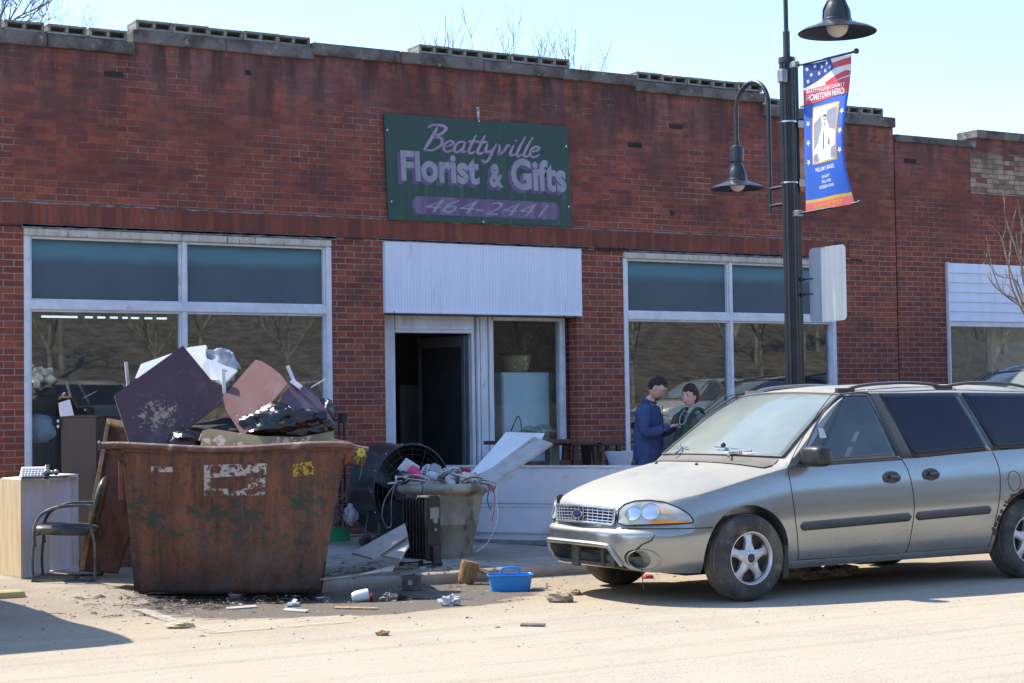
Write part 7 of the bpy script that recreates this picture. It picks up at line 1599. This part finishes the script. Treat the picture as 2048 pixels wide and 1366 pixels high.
# the man: bent head, both hands forward on a phone
J1 = dict(pelvis=(0, 0, .95), waist=(.0, 0, 1.10), chest=(.0, 0, 1.32), neck0=(.01, 0, 1.46), neck1=(.055, 0, 1.55), head=(.115, 0, 1.62), yaw=0, pitch=38,
          shL=(0, .175, 1.41), shR=(0, -.175, 1.41), elL=(.05, .24, 1.12), elR=(.045, -.25, 1.12), wrL=(.29, .10, 1.21), wrR=(.28, -.12, 1.20), sideL=(0, 1, -.2), sideR=(0, -1, -.2), bendL=(.1, -.35, .1), bendR=(.1, .35, .1),
          hipL=(0, .10, .90), hipR=(0, -.10, .90), knL=(.02, .10, .50), knR=(.03, -.10, .50), anL=(-.01, .10, .09), anR=(0, -.10, .09), toeL=(.13, .11, .04), toeR=(.14, -.11, .04), curl=.75)
def dress_man(t, J, X, cloth, HT_, T):
    g = lambda n: V(J[n])
    co = cloth('coverall', [[(g('pelvis')+V((0, 0, -.20)), (.15, .175)), (g('pelvis')+V((0, 0, -.03)), (.175, .20), 'p'), (g('waist'), (.165, .19), 'w'), (g('chest')+V((-.005, 0, -.08)), (.155, .175)), (g('chest')+V((-.005, 0, .05)), (.13, .155), 'c'), (g('neck0')+V((-.008, 0, -.02)), (.07, .085)), (g('neck0')+V((.0, 0, .035)), (.066, .074))],
        ['c', (g('shL')+V((0, 0, -.02)), .090), (g('shL').lerp(g('elL'), .5), .084), (g('elL'), .076), (g('elL').lerp(g('wrL'), .85), .048)], ['c', (g('shR')+V((0, 0, -.02)), .090), (g('shR').lerp(g('elR'), .5), .084), (g('elR'), .076), (g('elR').lerp(g('wrR'), .85), .048)],
        ['p', (g('hipL'), .115), (g('knL'), .088), (g('anL')+V((0, 0, .03)), .074)], ['p', (g('hipR'), .115), (g('knR'), .088), (g('anR')+V((0, 0, .03)), .074)]], 'denim')
    b = MB(); c = g('neck0'); pts_ = [X(c+V((.014+.066*math.cos(a), .070*math.sin(a), .022-.030*math.cos(a)))) for a in [R(12+336*i/20) for i in range(21)]]; b.tube(pts_, [.009]+[.013]*19+[.009], 8); b.build('collar', 'denim', co, smooth=True)
    b = MB()
    for s in ('L', 'R'): a = g('el'+s).lerp(g('wr'+s), .80); c = g('el'+s).lerp(g('wr'+s), .96); b.tube([X(a), X(c)], [.050, .046], 14)
    b.build('cuff', 'denim', co, smooth=True)
    b = MB(); b.tube([X(p) for p in ((-.145, -.16, 1.04), (-.17, 0, 1.045), (-.145, .16, 1.04))], .006, 5); b.tube([X(p) for p in ((.162, .012, 1.43), (.166, .01, 1.25), (.165, .01, 1.0))], .004, 5); b.build('stitching', mk('dark_seam', (.03, .045, .11), None, 5, .9), co)
    b = MB()
    for s in ('L', 'R'): p = g('an'+s); b.ball(X(p+V((.05, 0, -.045))), (.14, .055, .05), 14)
    b.build('shoe', 'black', t, smooth=True)
mb = DP(1297, 900, 18.9); mz = hs(mb.x, mb.y)
MAN = person('man in blue coveralls and glasses looking down at a phone beside the shop window', 'person', (mb.x, mb.y, mz), -31-24, 1.75, J1, None, hair_man, dress_man)
Tm_ = TR((mb.x, mb.y, mz), R(-55)) @ Matrix.Scale(1.75/1.78, 4)
b = MB(); pc_ = Tm_ @ V((.385, -.02, 1.25)); b.box(-.075, .075, -.036, .036, -.005, .005, TR(pc_, R(-25), R(20), R(-28))); tag(b.build('mobile_phone', 'black', bevel=.003), 'dark mobile phone held by the man in blue coveralls', 'phone')
# the woman: facing him, head turned a little to the camera
J2 = dict(pelvis=(0, 0, .95), waist=(.01, 0, 1.10), chest=(.01, 0, 1.32), neck0=(.0, 0, 1.46), neck1=(.02, 0, 1.55), head=(.045, 0, 1.655), yaw=14, pitch=4, roll=-4,
          shL=(0, .165, 1.41), shR=(0, -.165, 1.41), elL=(.04, .22, 1.11), elR=(.04, -.23, 1.12), wrL=(.25, .10, 1.07), wrR=(.24, -.08, 1.09), sideL=(0, 1, -.2), sideR=(0, -1, -.2), bendL=(0, -.2, -.1), bendR=(0, .2, -.1),
          hipL=(0, .10, .90), hipR=(0, -.10, .90), knL=(.02, .10, .50), knR=(.03, -.10, .50), anL=(-.01, .10, .09), anR=(0, -.10, .09), toeL=(.13, .11, .04), toeR=(.14, -.11, .04), curl=.5)
def dress_woman(t, J, X, cloth, HT_, T):
    g = lambda n: V(J[n])
    sh = cloth('shirt', [[(g('pelvis')+V((0, 0, -.05)), (.15, .165)), (g('pelvis'), (.15, .165), 'p'), (g('waist'), (.14, .15), 'w'), (g('chest'), (.138, .165)), (g('chest')+V((0, 0, .07)), (.12, .15), 'c'), (g('neck0')+V((0, 0, -.02)), (.085, .10)), (g('neck0')+V((0, 0, .02)), (.062, .07))],
        ['c', (g('shL'), .078), (g('elL'), .058), (g('elL').lerp(g('wrL'), .85), .042)], ['c', (g('shR'), .078), (g('elR'), .058), (g('elR').lerp(g('wrR'), .85), .042)]], 'greyshirt')
    cloth('trousers', [[(g('pelvis')+V((0, 0, .02)), (.15, .16), 'p'), (g('hipL'), .105), (g('knL'), .075), (g('anL'), .06)], ['p', (g('hipR'), .105), (g('knR'), .075), (g('anR'), .06)]], 'jeans')
    ap = cloth('apron', [[(g('pelvis')+V((.015, 0, -.25)), (.15, .175)), (g('pelvis')+V((.01, 0, 0)), (.165, .18)), (g('waist')+V((.005, 0, 0)), (.155, .165)), (g('chest')+V((.012, 0, -.04)), (.152, .155)), (g('chest')+V((.012, 0, .03)), (.140, .125))]], 'grnapron')
    b = MB()
    for s in (-1, 1): b.tube(catmull([X((.155, s*.085, 1.33)), X((.135, s*.10, 1.42)), X((.05, s*.105, 1.505)), X((-.05, s*.09, 1.49)), X((-.12, s*.07, 1.38))], 5), .021, 8)
    b.build('apron_strap', 'grnapron', ap, smooth=True)
    b = MB(); b.tube(catmull([X((.055, .075, 1.51)), X((.135, .065, 1.43)), X((.172, .04, 1.35)), X((.178, 0, 1.335)), X((.172, -.04, 1.35)), X((.135, -.065, 1.43)), X((.055, -.075, 1.51))], 5), .006, 6); b.build('apron_piping', 'plank', ap, smooth=True)
    b = MB()
    for s in ('L', 'R'): p = g('an'+s); b.ball(X(p+V((.05, 0, -.045))), (.13, .05, .05), 14)
    b.build('shoe', 'black', t, smooth=True)
wb = DP(1388, 900, 18.75); wz = hs(wb.x, wb.y)
WOM = person('woman with short auburn hair in a green apron facing the man in coveralls', 'person', (wb.x, wb.y, wz), 180-31+34, 1.62, J2, None, hair_woman, dress_woman)
# ------------------------------------------------------------------ small things on the street
def gp(x, y): p = GP(x, y, .0); z = gh(p.x, p.y); p = GP(x, y, z); return p
BR = thing('push_broom', 'mud-caked round brush head on a short wooden handle in the gutter', 'brush', gp(940, 1165)[:]); c = gp(936, 1168); b = MB(TR(c+V((0, 0, .10)), R(10), R(8), R(12))); b.lathe([(0, .105), (.075, .10), (.085, .06), (.078, .0), (.07, -.08), (.06, -.098), (0, -.09)], 20); b.v = [p+V((mnoise.noise(p*30), mnoise.noise(p*30+V((5, 0, 0))), 0))*.012 for p in b.v]; b.build('bristle', 'straw', BR, smooth=True)
b = MB(); b.tube([DP(945, 1135, (c-CAM).dot(_F)+.05), gp(1000, 1166)+V((0, 0, .03))], .017, 8); b.build('handle', 'raw', BR)
# blue caddy
c = gp(1022, 1183); kd = (c-CAM).dot(_F); k = kd/FPX; T = TR(c, R(-31+3)); CD = thing('cleaning_caddy', 'bright blue plastic cleaning caddy with a carrying handle in the gutter', 'caddy', c[:])
w0, w1, hh = 78*k/2, 88*k/2, 31*k
def tub(u, v, ins=0):
    a = 2*math.pi*u; n_ = .32; cx = math.copysign(abs(math.cos(a))**n_, math.cos(a)); cy = math.copysign(abs(math.sin(a))**n_, math.sin(a)); ww = w0+(w1-w0)*v-ins; return T @ V((cx*ww, .10+cy*(.095+.02*v-ins), .002+hh*v))
b = MB(); b.grid(lambda u, v: tub(u, v), 48, 6); b.grid(lambda u, v: tub(u, 1-v*.9, .008), 48, 6); b.add([tub(i/48, .08, .008) for i in range(48)], [tuple(range(48))]); b.build('tub', 'blue', CD, smooth=True, angle=50)
b = MB(); b.tube([tub(i/48, 1, -.006) for i in range(49)], .006, 6); b.build('lip', 'blue', CD, smooth=True)
b = MB(); hz = 45*k; b.tube(catmull([T @ V((-w1*.42, .10, hh*.3)), T @ V((-w1*.42, .10, hh*1.0)), T @ V((-w1*.36, .10, hz*.96)), T @ V((0, .10, hz*1.02)), T @ V((w1*.36, .10, hz*.96)), T @ V((w1*.42, .10, hh*1.0)), T @ V((w1*.42, .10, hh*.3))], 5), .011, 8); b.build('handle', 'blue', CD, smooth=True)
c = gp(1080, 1180); b = MB(TR(c, R(-35))); b.box(-.07, .07, -.02, .02, .01, .02); b.box(.05, .065, -.03, .03, .01, .06); tag(b.build('metal_bracket', 'chrome', bevel=.002), 'small bright metal bracket lying right of the blue caddy', 'bracket')
# dark box with torn top
c = gp(820, 1182); T = TR(c, R(-40)); BX = thing('black_box', 'dirty black plastic box with torn open top in the gutter', 'box', c[:]); b = MB(T); b.box(-.07, .075, 0, .12, 0, .13); b.build('body', mk('dusty_black', (.06, .058, .055), (.13, .115, .09), 8, .7), BX, bevel=.008)
b = MB(T); b.poly([V((-.07, 0, .132)), V((-.085, -.02, .16)), V((-.04, .05, .145)), V((0, .02, .14))], (0, 0, .003)); b.poly([V((.075, 0, .132)), V((.09, .03, .165)), V((.03, .08, .14)), V((.02, .03, .136))], (0, 0, .003)); b.poly([V((-.03, -.004, .14)), V((.04, -.004, .15)), V((.03, .08, .14))], (0, 0, .003)); b.build('flap', 'greym', BX)
b = MB(T); b.box(-.015, .02, -.003, 0, .05, .09); b.build('mark', 'greym', BX)
c = gp(722, 1203); b = MB(TR(c+V((0, 0, .045)), R(-15), R(10), R(80))); b.lathe([(0, -.075), (.036, -.07), (.048, -.04), (.05, .05), (.045, .065), (0, .06)], 24); tag(b.build('white_cup', 'plaswhite', smooth=True), 'white plastic cup lying on its side near the kerb', 'cup')
b = MB(TR(gp(742, 1200)+V((0, 0, .03)), R(-20), 0, R(90))); b.lathe([(0, -.01), (.028, -.01), (.028, .012), (0, .012)], 16); tag(b.build('red_scrap', 'red'), 'small dark red scrap touching the white cup', 'scrap')
def bit(px, py, rad, mat, label, cat, sd, amp=.5, z=.0): p = gp(px, py); return lump(label.split(',')[0].replace(' ', '_')[:1] and cat.replace(' ', '_'), p+V((0, 0, rad[2]*.7+z)), rad, mat, label, cat, sd, amp, 16, 3, random.uniform(-1, 0))
bit(360, 1185, (.05, .04, .05), 'clear', 'crumpled clear film ball by the left foot of the skip', 'plastic film', 21)
bit(385, 1184, (.05, .03, .02), 'lilac', 'lilac crumpled paper by the skip, right of the film ball', 'paper', 22)
bit(480, 1190, (.11, .05, .045), 'clear', 'crushed clear bottle in the puddle below the middle of the skip', 'bottle', 23)
bit(520, 1183, (.07, .04, .03), 'mud', 'muddy grey lump in the puddle beside the crushed bottle', 'debris', 24)
bit(900, 1211, (.075, .05, .045), mk('foil_wrap', (.45, .48, .52), (.68, .66, .60), 20, .3), 'crumpled foil and paper wrapper on the street left of the caddy', 'wrapper', 25, .8)
bit(1120, 1204, (.11, .06, .05), 'mud', 'pale mud-caked lump lying left of the van tyre', 'debris', 26)
bit(1150, 1190, (.05, .04, .03), 'mud', 'smaller mud lump at the tip of the van shadow', 'debris', 27)
bit(360, 1256, (.10, .05, .025), mk('yellowed_film', (.50, .42, .25), (.42, .34, .2), 8, .6), 'yellowish flattened bag on the street in front of the skip', 'plastic bag', 28)
bit(585, 1213, (.06, .035, .02), 'clear', 'small crumpled film scrap at the edge of the puddle', 'plastic film', 29)
bit(808, 1198, (.09, .035, .03), 'rubber', 'dark twisted scrap of rubber near the white cup', 'rubber scrap', 30, .9)
bit(779, 1200, (.06, .03, .03), mk('grimy_scrap', (.20, .18, .15), (.40, .38, .34), 15, .8), 'grey scrap between the cup and the dark rubber', 'debris', 31, .9)
bit(765, 1271, (.045, .03, .02), 'straw', 'small brown clod on the street in front of the cup', 'clod', 32)
bit(1000, 1106, (.05, .03, .02), 'bark', 'dark crumb of debris on the pavement before the white case', 'debris', 33)
bit(1296, 1157, (.05, .03, .02), 'red', 'red scrap on the street behind the van front tyre', 'scrap', 34)
c = GP(900, 1112, .12); lump('paper_scrap', c+V((.02, -.1, .05)), (.07, .05, .07), 'paper', 'torn pale paper leaning between the radiator and the planter', 'paper', 35, .5)
for k, (x0, y0, x1, y1, w_, m, lab) in enumerate(((455, 1220, 515, 1216, .05, 'plank', 'flat muddy slat at the edge of the puddle in front of the skip'), (668, 1218, 755, 1220, .03, 'raw', 'thin pale slat lying on the street under the white cup'), (565, 1222, 610, 1226, .05, 'plank', 'short flat slat between the two longer slats'), (1040, 1253, 1088, 1254, .05, 'bark', 'dark strip of bark on the street below the caddy'), (585, 1212, 595, 1202, .03, 'paper', 'small folded card standing at the puddle edge'))):
    p, q = gp(x0, y0), gp(x1, y1); d = (q-p).normalized(); n_ = V((-d.y, d.x, 0))*w_; b = MB(); b.poly([p+V((0, 0, .002)), q+V((0, 0, .004)), q+n_+V((0, 0, .012)), p+n_*.7+V((0, 0, .012))], (0, 0, .008)); tag(b.build('slat' if m != 'paper' else 'card', m), lab, 'slat' if m != 'paper' else 'card')
b = MB(); p = gp(642, 1196); b.box(-.03, .03, -.03, .03, .002, .006, TR(p, .3)); tag(b.build('lilac_note', 'lilac'), 'flat lilac note on the wet street right of the skip', 'paper')
b = MB(); p = GP(845, 1138, .106); b.box(-.03, .03, -.02, .02, .0, .02, TR(p, -.4)); tag(b.build('white_plug', 'plaswhite'), 'little white plug on the kerb below the radiator', 'plug')
# rubble of plaster under the middle of the van
for k, (px, py) in enumerate(((1600, 1158), (1640, 1154), (1680, 1150))):
    bit(px, py, (.18, .10, .05), mk('plaster_rubble', (.55, .52, .44), (.35, .28, .22), 14, .9, third=(.3, .05, .05), tlo=.6, thi=.66, tscale=12), 'pale plaster rubble seen under the van, %s of three heaps' % ('left', 'middle', 'right')[k], 'rubble', 40+k, .8)
# scattered crumbs
def crumbs():
    b = MB(); rg = random.Random(11)
    def put(x, y, r):
        z = hs(x, y) if (x > 6.5 and y > 13.97) else gh(x, y); a = rg.uniform(0, 3.1); l = r*rg.uniform(.8, 3.2); c, s = math.cos(a), math.sin(a); h = r*rg.uniform(.4, 1)
        b.add([(x-c*l, y-s*l, z), (x+s*r, y-c*r, z), (x+c*l, y+s*l, z), (x-s*r, y+c*r, z), (x+rg.uniform(-r, r)*.4, y, z+h)], [(0, 1, 4), (1, 2, 4), (2, 3, 4), (3, 0, 4)])
    for _ in range(750): put(rg.gauss(6.3, 1.5), rg.gauss(13.2, .75), abs(rg.gauss(.003, .005))+.0015)
    for _ in range(500): put(rg.uniform(3, 13), rg.uniform(9.8, 13), abs(rg.gauss(.002, .003))+.002)
    for _ in range(500): put(rg.uniform(7, 16), rg.uniform(13.0, 14.6), abs(rg.gauss(.003, .005))+.002)
    for _ in range(300): put(rg.gauss(4.9, .35), rg.gauss(13.7, .3), abs(rg.gauss(.004, .007))+.003)
    for _ in range(350): put(rg.gauss(7.2, .5), rg.gauss(14.2, .4), abs(rg.gauss(.004, .007))+.003)
    o = b.build('debris', mk('debris_crumbs', (.16, .12, .085), (.32, .26, .18), 3, .95, world=True)); tag(o, 'scatter of mud crumbs and splinters over the street and kerb', 'debris', kind='stuff')
    b = MB()
    for _ in range(130):
        x, y = rg.gauss(5.1, .45), rg.gauss(13.55, .22)
        if _ > 70: x, y = rg.gauss(7.1, .4), rg.gauss(14.1, .35)
        z = (hs(x, y) if (x > 6.5 and y > 13.97) else gh(x, y))+.006; a = rg.gauss(.2, .7); l = rg.uniform(.04, .2); b.tube([(x, y, z), (x+math.cos(a)*l/2, y+math.sin(a)*l/2, z+.008), (x+math.cos(a)*l, y+math.sin(a)*l, z)], .003, 4)
    o = b.build('twig_litter', 'bark'); tag(o, 'litter of small twigs and straw by the kerb and the chair', 'twigs', kind='stuff')
crumbs()

def loose_split(names):
    for o in [q for q in bpy.data.objects if q.type == 'MESH' and q.name.split('.')[0] in names and q.parent]:
        if o.data.users > 1: continue
        bm = bmesh.new(); bm.from_mesh(o.data); bm.faces.ensure_lookup_table(); seen = {}; comps = []
        for f in bm.faces:
            if f.index in seen: continue
            st_ = [f]; seen[f.index] = 1; comp = []
            while st_:
                g = st_.pop(); comp.append(g.index)
                for v_ in g.verts:
                    for h in v_.link_faces:
                        if h.index not in seen: seen[h.index] = 1; st_.append(h)
            comps.append(comp)
        bm.free()
        if len(comps) < 2 or len(comps) > 40: continue
        vs = [v_.co.copy() for v_ in o.data.vertices]; ps = [list(p.vertices) for p in o.data.polygons]; sm_f = o.data.polygons[0].use_smooth; mats = list(o.data.materials)
        for k, comp in enumerate(comps):
            ids = sorted({i for c in comp for i in ps[c]}); mp_ = {i: j for j, i in enumerate(ids)}; me_ = bpy.data.meshes.new(o.name); me_.from_pydata([vs[i] for i in ids], [], [[mp_[i] for i in ps[c]] for c in comp])
            for m_ in mats: me_.materials.append(m_)
            if sm_f: me_.polygons.foreach_set('use_smooth', [True]*len(me_.polygons)); me_.set_sharp_from_angle(angle=R(45))
            if k == 0: o.data = me_
            else: n_ = o.copy(); n_.data = me_; sc.collection.objects.link(n_)
loose_split({'screw', 'knob', 'wheel', 'fork', 'eye', 'shoe', 'eyebrow', 'missing_brick', 'crack', 'lintel', 'clamp_band', 'bracket', 'washer_jet', 'cuff', 'leg', 'loose_wire', 'castor', 'door_gap', 'blade', 'petal', 'leaf', 'inner_board', 'wiper', 'wiper_joint', 'flap', 'mud_flap', 'skid', 'cross_bar', 'banner_rod', 'header_tube', 'dial'})
